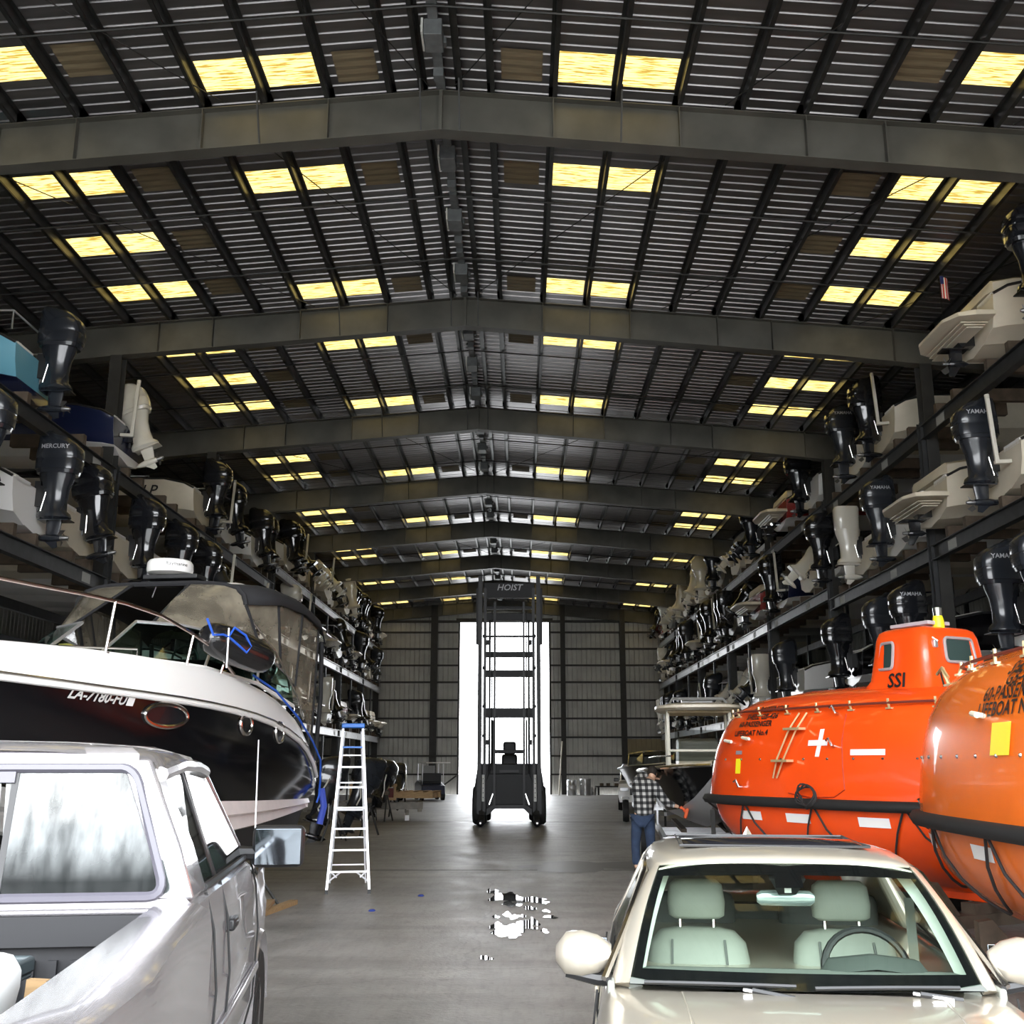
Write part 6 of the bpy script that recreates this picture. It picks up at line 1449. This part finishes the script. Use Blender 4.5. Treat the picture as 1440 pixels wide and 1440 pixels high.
# ================================================================ PERSON in plaid shirt
def person():
    P = thing('person', 'person in black plaid shirt and jeans leaning over to wipe the black boat hull', 'person', (2.13, 19.2, 0), 0)
    skinm = mat('skin', (.55, .33, .22), .5)
    def mk(name, verts, edges, radii, m, root=0, sub=2):
        me = bpy.data.meshes.new(name); me.from_pydata(verts, edges, []); o = bpy.data.objects.new(name, me); link(o, P)
        bm = bmesh.new(); bm.from_mesh(me); ly = bm.verts.layers.skin.verify(); bm.verts.ensure_lookup_table()
        for i, r in enumerate(radii):
            bm.verts[i][ly].radius = (r, r) if not isinstance(r, tuple) else r; bm.verts[i][ly].use_root = (i == root)
        bm.to_mesh(me); bm.free()
        md = o.modifiers.new('skin', 'SKIN'); md.use_smooth_shade = True
        s = o.modifiers.new('sub', 'SUBSURF'); s.levels = sub; s.render_levels = sub
        me.materials.append(m); return o
    # joints: faces +y/+x (away from the viewer), torso bent forward to the right
    pel, wai, che, nek = (0, 0, .98), (.03, .06, 1.15), (.10, .20, 1.42), (.16, .32, 1.56)
    shL, shR = (-.06, .26, 1.52), (.24, .10, 1.46)
    elR, wrR = (.40, -.04, 1.20), (.62, -.10, 1.12)
    elL, wrL = (.05, .50, 1.66), (.30, .62, 1.60)
    hipL, hipR = (-.10, .03, .90), (.10, -.02, .90)
    knL, anL, toL = (-.13, .09, .50), (-.13, .02, .09), (-.12, .20, .04)
    knR, anR, toR = (.13, .06, .50), (.15, -.06, .09), (.18, .11, .04)
    body = mk('body', [pel, wai, che, nek, (.20, .40, 1.62), shL, elL, wrL, shR, elR, wrR, hipL, knL, anL, hipR, knR, anR],
        [(0, 1), (1, 2), (2, 3), (3, 4), (2, 5), (5, 6), (6, 7), (2, 8), (8, 9), (9, 10), (0, 11), (11, 12), (12, 13), (0, 14), (14, 15), (15, 16)],
        [.13, .12, .14, .06, .055, .07, .045, .03, .07, .045, .03, .095, .06, .04, .095, .06, .04], skinm)
    # plaid shirt
    m = bpy.data.materials.new('plaid_flannel'); m.use_nodes = True; nt = m.node_tree; b = nt.nodes['Principled BSDF']; b.inputs['Roughness'].default_value = .9
    tc = nt.nodes.new('ShaderNodeTexCoord'); sp = nt.nodes.new('ShaderNodeSeparateXYZ'); nt.links.new(tc.outputs['Object'], sp.inputs[0]); outs = []
    for ax, sc in (('X', 62), ('Z', 62)):
        k = nt.nodes.new('ShaderNodeMath'); k.operation = 'MULTIPLY'; k.inputs[1].default_value = sc; nt.links.new(sp.outputs[ax], k.inputs[0])
        s_ = nt.nodes.new('ShaderNodeMath'); s_.operation = 'SINE'; nt.links.new(k.outputs[0], s_.inputs[0])
        gt = nt.nodes.new('ShaderNodeMath'); gt.operation = 'GREATER_THAN'; gt.inputs[1].default_value = 0.0; nt.links.new(s_.outputs[0], gt.inputs[0]); outs.append(gt)
    ad = nt.nodes.new('ShaderNodeMath'); ad.operation = 'ADD'; nt.links.new(outs[0].outputs[0], ad.inputs[0]); nt.links.new(outs[1].outputs[0], ad.inputs[1])
    dv = nt.nodes.new('ShaderNodeMath'); dv.operation = 'MULTIPLY'; dv.inputs[1].default_value = .5; nt.links.new(ad.outputs[0], dv.inputs[0])
    cr = nt.nodes.new('ShaderNodeValToRGB'); cr.color_ramp.interpolation = 'CONSTANT'; e = cr.color_ramp.elements
    e[0].position = 0; e[0].color = (.008, .008, .009, 1); e[1].position = .9; e[1].color = (.45, .44, .42, 1); x_ = cr.color_ramp.elements.new(.4); x_.color = (.07, .07, .07, 1)
    nt.links.new(dv.outputs[0], cr.inputs[0]); nt.links.new(cr.outputs[0], b.inputs['Base Color'])
    sh = mk('plaid_shirt', [(.0, 0.0, .86), wai, che, nek, shL, elL, (.25, .60, 1.61), shR, elR, (.56, -.09, 1.14)],
        [(0, 1), (1, 2), (2, 3), (2, 4), (4, 5), (5, 6), (2, 7), (7, 8), (8, 9)],
        [(.20, .175), .165, .175, .085, .105, .075, .055, .105, .075, .055], m)
    je = mk('jeans', [(.0, 0, .98), hipL, knL, (-.13, .03, .14), hipR, knR, (.15, -.05, .14)], [(0, 1), (1, 2), (2, 3), (0, 4), (4, 5), (5, 6)], [.15, .115, .085, .075, .115, .085, .075], mat('blue_denim', (.03, .05, .10), .9, noise=.3))
    for an, to in ((anL, toL), (anR, toR)):
        mk('shoe', [(an[0], an[1] - .04, .06), (an[0], an[1] + .05, .06), to], [(0, 1), (1, 2)], [.05, .05, .042], mat('dark_boot', (.04, .03, .025), .7))
    # head bowed forward behind the raised arm: skull, face, hair, ears
    hc = Vector((.24, .46, 1.68)); M = Matrix.Translation(hc) @ Euler((R(-38), 0, R(-22))).to_matrix().to_4x4()
    g = G(); rings = []
    for z, rx, ry, oy in ((-.125, .03, .035, .045), (-.11, .05, .06, .035), (-.06, .062, .082, .015), (0, .074, .095, 0), (.05, .077, .098, -.005), (.09, .066, .083, -.008), (.115, .04, .05, -.008), (.122, .01, .012, -.008)):
        rings.append([M @ Vector((rx * math.cos(a), oy + ry * math.sin(a), z)) for a in [2 * PI * k / 20 for k in range(20)]])
    g.loft(rings); hd = obj('head', g, skinm, P, smooth=60)
    g = G(); g.loft([[M @ Vector(q) for q in ((-.012, .09, .01), (.012, .09, .01), (0, .10, .01))], [M @ Vector(q) for q in ((-.018, .09, -.03), (.018, .09, -.03), (0, .118, -.028))]]); obj('nose', g, skinm, hd)
    g = G(); g.box((0, 0, 0), (.05, .008, .01)); g.v = [tuple(M @ (Vector(v) + Vector((0, .088, -.062)))) for v in g.v]; obj('mouth', g, mat('lip', (.35, .13, .1), .5), hd, smooth=0)
    for s in (-1, 1):
        g = G(); g.lathe([(0, -.01), (.011, 0), (0, .01)], (0, 0, 0), 8); g.v = [tuple(M @ (Vector(v) + Vector((s * .03, .088, .005)))) for v in g.v]; obj('eye', g, mat('eye_dark', (.05, .03, .02), .2), hd)
        g = G(); g.lathe([(0, -.025), (.02, -.01), (.022, .01), (0, .028)], (0, 0, 0), 8); g.v = [tuple(M @ (Vector((v[0] * .4, v[1], v[2])) + Vector((s * .078, 0, -.005)))) for v in g.v]; obj('ear', g, skinm, hd)
    g = G(); rings = []
    for z, rx, ry, oy in ((-.05, .076, .075, -.032), (0, .082, .09, -.018), (.05, .085, .104, -.006), (.095, .073, .09, -.008), (.125, .044, .055, -.008), (.133, .01, .012, -.008)):
        rings.append([M @ Vector((rx * math.cos(a), oy + ry * math.sin(a), z)) for a in [2 * PI * k / 20 for k in range(20)]])
    g.loft(rings); obj('hair', g, mat('dark_hair', (.02, .015, .012), .8), hd, smooth=60)
    # hands with five fingers; the right one in an orange glove pressing a pad to the hull
    def hand(w, d, up, m, nm):
        w, d, up = Vector(w), Vector(d).normalized(), Vector(up).normalized(); sd = d.cross(up).normalized()
        vs, es, rs = [w, w + d * .045, w + d * .085], [(0, 1), (1, 2)], [.028, (.042, .022), (.042, .02)]
        for k, (off, ln) in enumerate(((-.033, .062), (-.011, .078), (.011, .074), (.033, .055))):
            b0 = len(vs); vs += [w + d * .09 + sd * off, w + d * (.09 + ln * .5) + sd * off * 1.1 - up * .008, w + d * (.09 + ln * .9) + sd * off * 1.1 - up * .028]; es += [(2, b0), (b0, b0 + 1), (b0 + 1, b0 + 2)]; rs += [.011, .0095, .008]
        b0 = len(vs); vs += [w + d * .04 - sd * .045, w + d * .075 - sd * .065 - up * .01]; es += [(1, b0), (b0, b0 + 1)]; rs += [.013, .010]
        return mk(nm, [tuple(v) for v in vs], es, rs, m, sub=1)
    glove = mat('orange_glove', (.75, .13, .04), .6)
    h = hand(wrR, (.9, -.05, -.4), (.1, -.9, .3), glove, 'right_hand'); h['label'] = 'orange gloved right hand'
    hand(wrL, (.9, .3, -.2), (0, 0, 1), skinm, 'left_hand')
    g = G(); g.box((.74, -.12, 1.04), (.05, .12, .22), (0, .3, 0)); obj('polishing_pad', g, glove, P, bevel=.02)
person()

# ================================================================ BOATS AND CARS on the right floor
def hull_custom(L, B, H, keel0, draft_rows):
    pass
def floor_boat(name, label, pos, rz, L, B, H, keelz, mtop, mbot, mdeck, split=.36, flare=1.15, bowup=.35):
    """+x bow"""
    t = thing(name, label, 'boat', pos, rz)
    ST_ = [(0, .90), (.15, .97), (.35, 1.0), (.55, .97), (.70, .84), (.82, .62), (.91, .36), (.97, .14), (1.0, .01)]
    def sec(f, bs):
        b = B * bs; h = keelz + H + bowup * f * f; k = keelz + (H * .9) * max(0, (f - .72) / .28) ** 2.2
        ch = lerp(k, h, split * (1 - .3 * f)); return b, h, k, ch
    for nm, rows, m in (('bottom', ('k', 'm', 'c'), mbot), ('topsides', ('c', 'u', 's'), mtop)):
        g = G()
        for sd in (1, -1):
            rg = []
            for f, bs in ST_:
                b, h, k, ch = sec(f, bs); P_ = {'k': (0, k), 'm': (b * .5 / flare, lerp(k, ch, .45)), 'c': (b / flare * .92, ch), 'u': (b * .95 / (1 + (flare - 1) * .5), lerp(ch, h, .5)), 's': (b, h)}
                rg.append([(f * L, sd * P_[q][0], P_[q][1]) for q in rows])
            g.loft(rg, cap=False, closed=False)
        b, h, k, ch = sec(0, .90)
        g.fan([(0, 0, k), (0, b / flare * .92, ch), (0, -b / flare * .92, ch)] if nm == 'bottom' else [(0, b / flare * .92, ch), (0, b, h), (0, -b, h), (0, -b / flare * .92, ch)])
        obj(nm, g, m, t, smooth=40, recalc=False)
    g = G()
    for sd in (1, -1): g.loft([[(f * L, sd * sec(f, bs)[0], sec(f, bs)[1]) , (f * L, sd * sec(f, bs)[0] * .86, sec(f, bs)[1] + .05), (f * L, sd * sec(f, bs)[0] * .84 , sec(f, bs)[1] + (.05 if f > .6 else -.2)), (f * L, 0, sec(f, bs)[1] + (.08 if f > .6 else -.45))] for f, bs in ST_], cap=False, closed=False)
    obj('deck', g, mdeck, t, smooth=40, recalc=False)
    for sd in (1, -1):
        g = G(); g.tube([(f * L, sd * (sec(f, bs)[0] + .01), sec(f, bs)[1]) for f, bs in ST_], .03, 6); obj('rub_rail', g, chrome if mtop is black_gel else blackp, t)
    return t, sec
def trailer(label, pos, rz, L):
    t = thing('boat_trailer', label, 'trailer', pos, rz)
    for s in (-1, 1):
        g = G(); g.beam((0, s * .8, .5), (L * .75, s * .75, .5), .08, .12); g.beam((L * .75, s * .75, .5), (L * 1.05, 0, .45), .08, .1); obj('frame_rail', g, alu, t, smooth=0)
        for k, x in enumerate((L * .22, L * .36)):
            g = G(); g.lathe([(.18, -.1), (.32, -.1), (.34, 0), (.32, .1), (.18, .1)], (x, s * 1.08, .34), 24, 'x'); g.v = [(x + (b - s * 1.08), s * 1.08 + (a - x), c) for a, b, c in g.v]; ty = obj('tire', g, rubber, t)
            g = G(); g.box((x, s * 1.08, .74), (.75, .26, .03)); obj('fender', g, alu, t, bevel=.02)
        g = G(); g.beam((L * .1, s * .45, .66), (L * .7, s * .4, .66), .1, .06); obj('bunk', g, wood_old, t, smooth=0)
        g = G(); g.beam((L * .1, s * .8, .5), (L * .1, s * .8, 1.4), .04, .04); obj('guide_post', g, alu, t, smooth=0)
    for x in (.15, .35, .6):
        g = G(); g.beam((L * x, -.8, .48), (L * x, .8, .48), .06, .08); obj('cross_member', g, alu, t, smooth=0)
    g = G(); g.beam((L * 1.0, 0, .5), (L * .98, 0, 1.1), .07, .07); g.tube([(L * 1.02, 0, .1), (L * 1.02, 0, .6)], .03, 8); obj('winch_post', g, steel_dark, t)
    return t
bow = PY(1004, 1080, 17.8)
rzc = R(-96)
st = Vector((bow.x, 17.9, 0)) - Vector((math.cos(rzc), math.sin(rzc), 0)) * 7.0
CCB, sec = floor_boat('center_console_boat', 'black-sided center console boat with cream hard top beside the person in plaid', (st.x, st.y, 0), rzc, 7.0, 1.2, .95, .74, black_gel, mat('silver_grey_gel', (.32, .32, .32), .3, coat=.3), cream_gel, flare=1.35, bowup=.14)
g = G(); g.loft([[(2.6, -.45, 1.4), (2.6, .45, 1.4), (3.6, .42, 1.4), (3.6, -.42, 1.4)], [(2.7, -.42, 2.35), (2.7, .42, 2.35), (3.25, .38, 2.3), (3.25, -.38, 2.3)]]); obj('console', g, cream_gel, CCB, bevel=.05)
g = G(); rings = []
for z, a, b in ((2.86, 1.10, .74), (2.90, 1.22, .84), (2.95, 1.22, .84), (3.0, .9, .6), (3.01, .3, .3)): rings.append([(3.05 + a * math.copysign(abs(math.cos(q)) ** .6, math.cos(q)), b * math.copysign(abs(math.sin(q)) ** .6, math.sin(q)), z) for q in [2 * PI * k / 32 for k in range(32)]])
g.loft(rings); ht = obj('hard_top', g, cream_gel, CCB, smooth=50)
g = G(); g.box((3.05, 0, 2.84), (1.5, 1.2, .05)); obj('top_liner', g, mat('tan_liner', (.55, .45, .3), .6), ht, bevel=.02)
g = G(); g.tube([(3.5, -.55, 3.0), (3.5, -.5, 3.1), (3.5, .5, 3.1), (3.5, .55, 3.0)], .03, 6); g.box((3.1, 0, 3.05), (.5, .6, .1)); obj('top_rack', g, grey_gel, ht)
cream_pipe = mat('cream_pipe', (.75, .72, .62), .3, coat=.3)
for s in (-1, 1):
    for x0, x1 in ((3.75, 3.6), (2.5, 2.6)):
        g = G(); g.tube([(x0, s * .60, 1.45), (x1, s * .60, 2.88)], .035, 8); obj('top_leg', g, cream_pipe, CCB)
    g = G(); g.tube([(3.70, s * .6, 1.6), (2.85, s * .58, 2.8)], .025, 6); obj('top_brace', g, cream_pipe, CCB)
g = G(); g.tube([(3.70, -.6, 2.1), (3.70, .6, 2.1)], .025, 6); obj('cross_pipe', g, cream_pipe, CCB)
g = G(); g.fan([(3.55, -.5, 1.9), (3.55, .5, 1.9), (3.35, .46, 2.5), (3.35, -.46, 2.5)]); obj('console_windshield', g, MATS['smoked_windshield'], CCB, smooth=0, recalc=False)
for s in (-.45, .45):
    g = G(); g.tube([(6.2, s * 1.4, 1.98), (5.2, s * 1.9, 1.98), (4.4, s * 2.2, 1.96)], .015, 6); obj('bow_rail', g, chrome, CCB)
trailer('aluminium trailer under the black center console boat', (st.x, st.y, 0), rzc, 6.6)
BW, sec2 = floor_boat('bowrider_boat', 'grey and white bowrider with framed windshield parked behind the person', (4.75, 38.5, 0), R(-95), 7.0, 1.30, .95, .72, mat('dark_taupe_gel', (.10, .095, .09), .25, coat=.4), white_gel, cream_gel, split=.5, flare=1.2, bowup=.15)
W_ = [(3.9, -1.0, 1.72), (4.6, -.55, 1.75), (4.7, 0, 1.76), (4.6, .55, 1.75), (3.9, 1.0, 1.72)]; WT = [(3.6, -.95, 2.15), (4.15, -.5, 2.22), (4.25, 0, 2.24), (4.15, .5, 2.22), (3.6, .95, 2.15)]
for i in range(4):
    g = G(); g.fan([W_[i], W_[i + 1], WT[i + 1], WT[i]]); obj('windshield_pane', g, MATS['smoked_windshield'], BW, smooth=0, recalc=False)
g = G(); g.tube(WT, .022, 6); obj('windshield_frame', g, chrome, BW)
for i in range(5):
    g = G(); g.tube([W_[i], WT[i]], .02, 6); obj('windshield_post', g, chrome, BW)
trailer('trailer under the grey and white bowrider', (4.75, 38.5, 0), R(-95), 6.6)
# tow vehicle beyond: white SUV
def suv():
    t = thing('white_suv', 'white sport utility vehicle parked beyond the bowrider at the right rack', 'car', (5.15, 46.5, 0), R(174))
    wp = mat('white_car_paint', (.75, .75, .74), .25, coat=.8)
    def rg(y, zt, w=.96): 
        r = [(w - .05, .35), (w, .55), (w, .95), (w - .03, zt if zt < 1.2 else 1.12)]
        if zt > 1.2: r += [(w - .10, zt - .12), (w - .2, zt), (0, zt + .02)]
        else: r += [(w - .06, zt + .01), (w - .15, zt + .02), (0, zt + .03)]
        return [(x, y, z) for x, z in r] + [(-x, y, z) for x, z in r[::-1][1:]]
    g = G(); g.loft([rg(-2.4, 1.1), rg(-2.3, 1.7), rg(-1.5, 1.82), rg(0, 1.85), rg(.5, 1.8), rg(1.15, 1.15), rg(2.2, 1.05), rg(2.4, .8)]); obj('body', g, wp, t, smooth=35)
    g = G(); g.fan([(-.80, .58, 1.74), (.80, .58, 1.74), (.84, 1.13, 1.18), (-.84, 1.13, 1.18)]); g.v = [(a, b + .02, c + .02) for a, b, c in g.v]; obj('windshield', g, mat('dark_car_glass', (.02, .025, .03), .06), t, smooth=0, recalc=False)
    for s in (-1, 1):
        g = G(); g.fan([(s * .945, .75, 1.18), (s * .945, -2.1, 1.18), (s * .87, -1.9, 1.68), (s * .87, .35, 1.68)]); obj('side_glass', g, MATS['dark_car_glass'], t, smooth=0, recalc=False)
        g = G(); g.box((s * 1.06, .75, 1.2), (.2, .1, .15)); obj('mirror', g, blackp, t, bevel=.03)
        for wy in (1.5, -1.5):
            g = G(); g.lathe([(.2, -.12), (.36, -.12), (.38, 0), (.36, .12), (.2, .12)], (s * .86, wy, .38), 24, 'x'); ty = obj('tire', g, rubber, t)
            g = G(); g.lathe([(0, -.1), (.21, -.125), (.21, .125), (0, .1)], (s * .86, wy, .38), 20, 'x'); obj('rim', g, alu, ty)
        g = G(); g.box((s * .72, 2.38, .85), (.36, .08, .16)); obj('headlamp', g, MATS['headlamp'], t, bevel=.02)
    g = G(); g.box((0, 2.42, .75), (1.0, .06, .25)); obj('grille', g, blackp, t, bevel=.02)
suv()

# ================================================================ FAR END: barrels, pole, carts, pallets
for i, (px, w, h, lab) in enumerate(((804, .30, .88, 'grey steel drum at far wall, left one by the leaning pole'), (823, .34, .95, 'grey steel drum at far wall, middle and tallest'), (835, .16, .48, 'small grey drum at far wall beside the two large ones'))):
    p = PY(px, 1116, 66.4); t = thing('steel_drum', lab, 'drum', (p.x, 66.4, 0), 0, 'drums along the far wall')
    g = G(); g.lathe([(0, 0), (w, 0), (w, h * .33), (w * 1.04, h * .35), (w, h * .37), (w, h * .65), (w * 1.04, h * .67), (w, h * .69), (w, h), (w * 1.03, h + .01), (0, h)], (0, 0, 0), 24); obj('drum_shell', g, mat('galvanized_drum', (.5, .5, .5), .35, .7), t)
    g = G(); g.tube([(w * .98 * math.cos(a), w * .98 * math.sin(a), h) for a in [2 * PI * k / 20 for k in range(20)]], .02, 5, closed=True); obj('rim_ring', g, alu, t)
p = PY(786, 1114, 66.6); g = G(); g.tube([(p.x, 66.4, .02), (p.x + .28, 67.9, 3.2)], .045, 8); o = obj('leaning_pole', g, mat('pale_wood_pole', (.5, .46, .38), .6)); tag(o, 'long pale pole leaning on the wall right of the doorway', 'pole')
p = PY(858, 1112, 66.8); t = thing('low_bench', 'low dark bench with clutter against the far wall', 'bench', (p.x + .4, 66.9, 0), 0)
g = G(); g.box((0, 0, .5), (2.6, .6, .08)); obj('bench_top', g, steel_dark, t, smooth=0)
for x in (-1.1, 1.1):
    g = G(); g.box((x, 0, .23), (.1, .5, .46)); obj('bench_leg', g, steel_dark, t, smooth=0)
for x in (-.9, -.5, 0, .3):
    g = G(); g.box((x, 0, .62), (.22, .25, .16)); obj('bench_box', g, wood_old, t, smooth=0)
# utility cart at the left of the doorway
def cart():
    p = PZ(604, 1119, 0); t = thing('utility_cart', 'small dark blue utility cart with white canopy left of the doorway', 'cart', (p.x, p.y - 8, 0), R(15))
    t.location.y = 58; t.location.x = PY(604, 1118, 58).x
    nb = mat('cart_navy', (.02, .025, .06), .35, coat=.4)
    g = G(); g.loft([[(x, 1.2, z) for x, z in ((-.6, .3), (-.6, .85), (.6, .85), (.6, .3))], [(x, .5, z) for x, z in ((-.62, .3), (-.62, 1.0), (.62, 1.0), (.62, .3))], [(x, -1.1, z) for x, z in ((-.62, .3), (-.62, .75), (.62, .75), (.62, .3))]]); obj('body', g, nb, t, bevel=.05)
    for s in (-1, 1):
        for y in (.8, -.8):
            g = G(); g.lathe([(.08, -.09), (.22, -.09), (.23, 0), (.22, .09), (.08, .09)], (s * .55, y, .23), 18, 'x'); obj('tire', g, rubber, t)
        for y in (.5, -.9):
            g = G(); g.tube([(s * .55, y, .8), (s * .55, y, 1.85)], .02, 6); obj('canopy_post', g, alu, t)
        g = G(); g.tube([(s * .3, .45, 1.0), (s * .2, .2, 1.15)], .02, 6); obj('grab_bar', g, alu, t)
    g = G(); g.box((.25, -.2, 1.9), (1.3, 1.6, .06)); obj('canopy', g, white_gel, t, bevel=.02)
    g = G(); g.box((0, .55, 1.35), (.7, .03, .8)); obj('wind_screen', g, mat('dusty_screen', (.3, .3, .28), .3), t, bevel=.01)
    g = G(); g.box((0, -.35, .9), (1.0, .5, .15)); g.box((0, -.6, 1.15), (1.0, .1, .45)); obj('seat', g, blackp, t, bevel=.04)
cart()
# stack of timber dock frames and pallets in front of the left rack
def pallet(label, c, rz, w, d, z, m=wood_old, posts=True):
    t = thing('timber_frame', label, 'pallet', (c[0], c[1], z), rz, 'timber frames by the left rack')
    for k in range(7):
        g = G(); g.box((lerp(-w / 2 + .08, w / 2 - .08, k / 6), 0, .30), (.16, d, .04)); obj('deck_board', g, m, t, smooth=0)
    for y in (-d / 2 + .06, 0, d / 2 - .06):
        g = G(); g.box((0, y, .18), (w, .09, .20)); obj('stringer', g, m, t, smooth=0)
    if posts:
        for x in (-w / 2 + .1, w / 2 - .1):
            for y in (-d / 2 + .1, d / 2 - .1):
                g = G(); g.box((x, y, .04), (.14, .14, .08)); obj('block', g, m, t, smooth=0)
    return t
wood_grey = mat('grey_lumber', (.24, .22, .19), .8, noise=.3, scale=5)
b1 = PZ(548, 1152, 0)
pallet('long low grey timber dock frame standing on trestles', (b1.x - .9, b1.y, 0), R(6), 4.0, 2.0, .28, wood_grey)
for k, dx in enumerate((-2.4, -.9, .6)):
    t = thing('trestle', 'white-tipped timber trestle under the dock frame, %s' % ('beside the stepladder', 'middle one', 'nearest the doorway')[k], 'trestle', (b1.x + dx, b1.y - .1, 0), R(6), 'trestles under the dock frame')
    g = G(); g.box((0, 0, .23), (.12, 1.9, .10)); obj('beam', g, wood_grey, t, smooth=0)
    for y in (-.8, .8):
        g = G(); g.box((0, y, .09), (.14, .14, .18)); obj('leg', g, white_gel, t, smooth=0)
pallet('small upper timber frame lying on the dock frame', (b1.x + .5, b1.y + .5, 0), R(-10), 2.2, 1.2, .62, wood_m, False)
t = thing('wooden_crate', 'open slatted crate with red filling on the dock frame', 'crate', (b1.x - .6, b1.y + .1, .62), R(5))
for k in range(5):
    g = G(); g.box((lerp(-.75, .75, k / 4), -.4, .28), (.08, .04, .5)); obj('slat', g, wood_m, t, smooth=0)
for z in (.06, .50):
    for y in (-.42, .42):
        g = G(); g.box((0, y, z), (1.6, .04, .09)); obj('rail', g, wood_m, t, smooth=0)
g = G(); g.box((0, 0, .22), (1.4, .7, .38)); obj('red_filling', g, mat('dull_red', (.12, .02, .02), .7), t, bevel=.03)
# covered watercraft and motors on stands under the left rack
for i, (px, py, y, lab) in enumerate(((470, 1080, 27, 'black motor on a stand below the rack beside the stepladder'), (512, 1085, 29, 'black and white tilted motor under the rack end'), (536, 1105, 36, 'dark motor lying beyond the timber crate'), (560, 1105, 39, 'farthest dark motor on a stand near the timber frames'))):
    p = PY(px, py, y); t = thing('motor_stand', lab, 'motor', (p.x, y, 0), R(200 + i * 25), 'loose motors under the left rack')
    for s in (-1, 1):
        g = G(); g.tube([(-.3, s * .3, .04), (0, s * .22, .9)], .025, 6); obj('stand_leg', g, steel_dark, t); g = G(); g.tube([(.3, s * .3, .04), (0, s * .22, .9)], .025, 6); obj('stand_leg', g, steel_dark, t)
    g = G(); g.box((0, 0, .92), (.1, .6, .12)); obj('stand_board', g, wood_old, t, smooth=0)
    add_outboard(t, ('black', 'charcoal')[i % 2], 0, .72, R(15 + 12 * i))
    g = G(); g.tube([(.15, .26, 1.5), (.3, .27, 1.25), (.28, .26, 1.0), (.4, .25, .8)], .02, 6); obj('white_hose', g, white_motor, t)
# small flag on the upper right boat
fl = PX(1322, 410, 8.3)
t = thing('small_flag', 'small red white and blue flag on a staff at the upper right boat stern', 'flag', fl, 0)
g = G(); g.tube([(0, 0, -.5), (0, 0, .35)], .01, 6); obj('staff', g, chrome, t)
for k in range(7):
    g = G(); x0, x1 = .02 + k * .022, .02 + (k + 1) * .022; g.loft([[(x0, .02 * math.sin(k), .33 - k * .01), (x1, .02 * math.sin(k + 1), .33 - k * .01)], [(x0, .02 * math.sin(k), -.12 - k * .012), (x1, .02 * math.sin(k + 1), -.12 - k * .012)]], cap=False, closed=False); obj('stripe', g, MATS['red_band'] if k % 2 == 0 else white_print, t, smooth=0, recalc=False)
g = G(); g.fan([(.02, -.004, .33), (.09, -.004, .33), (.09, -.004, .16), (.02, -.004, .16)]); obj('canton', g, mat('flag_blue', (.02, .03, .15), .7), t, smooth=0, recalc=False)
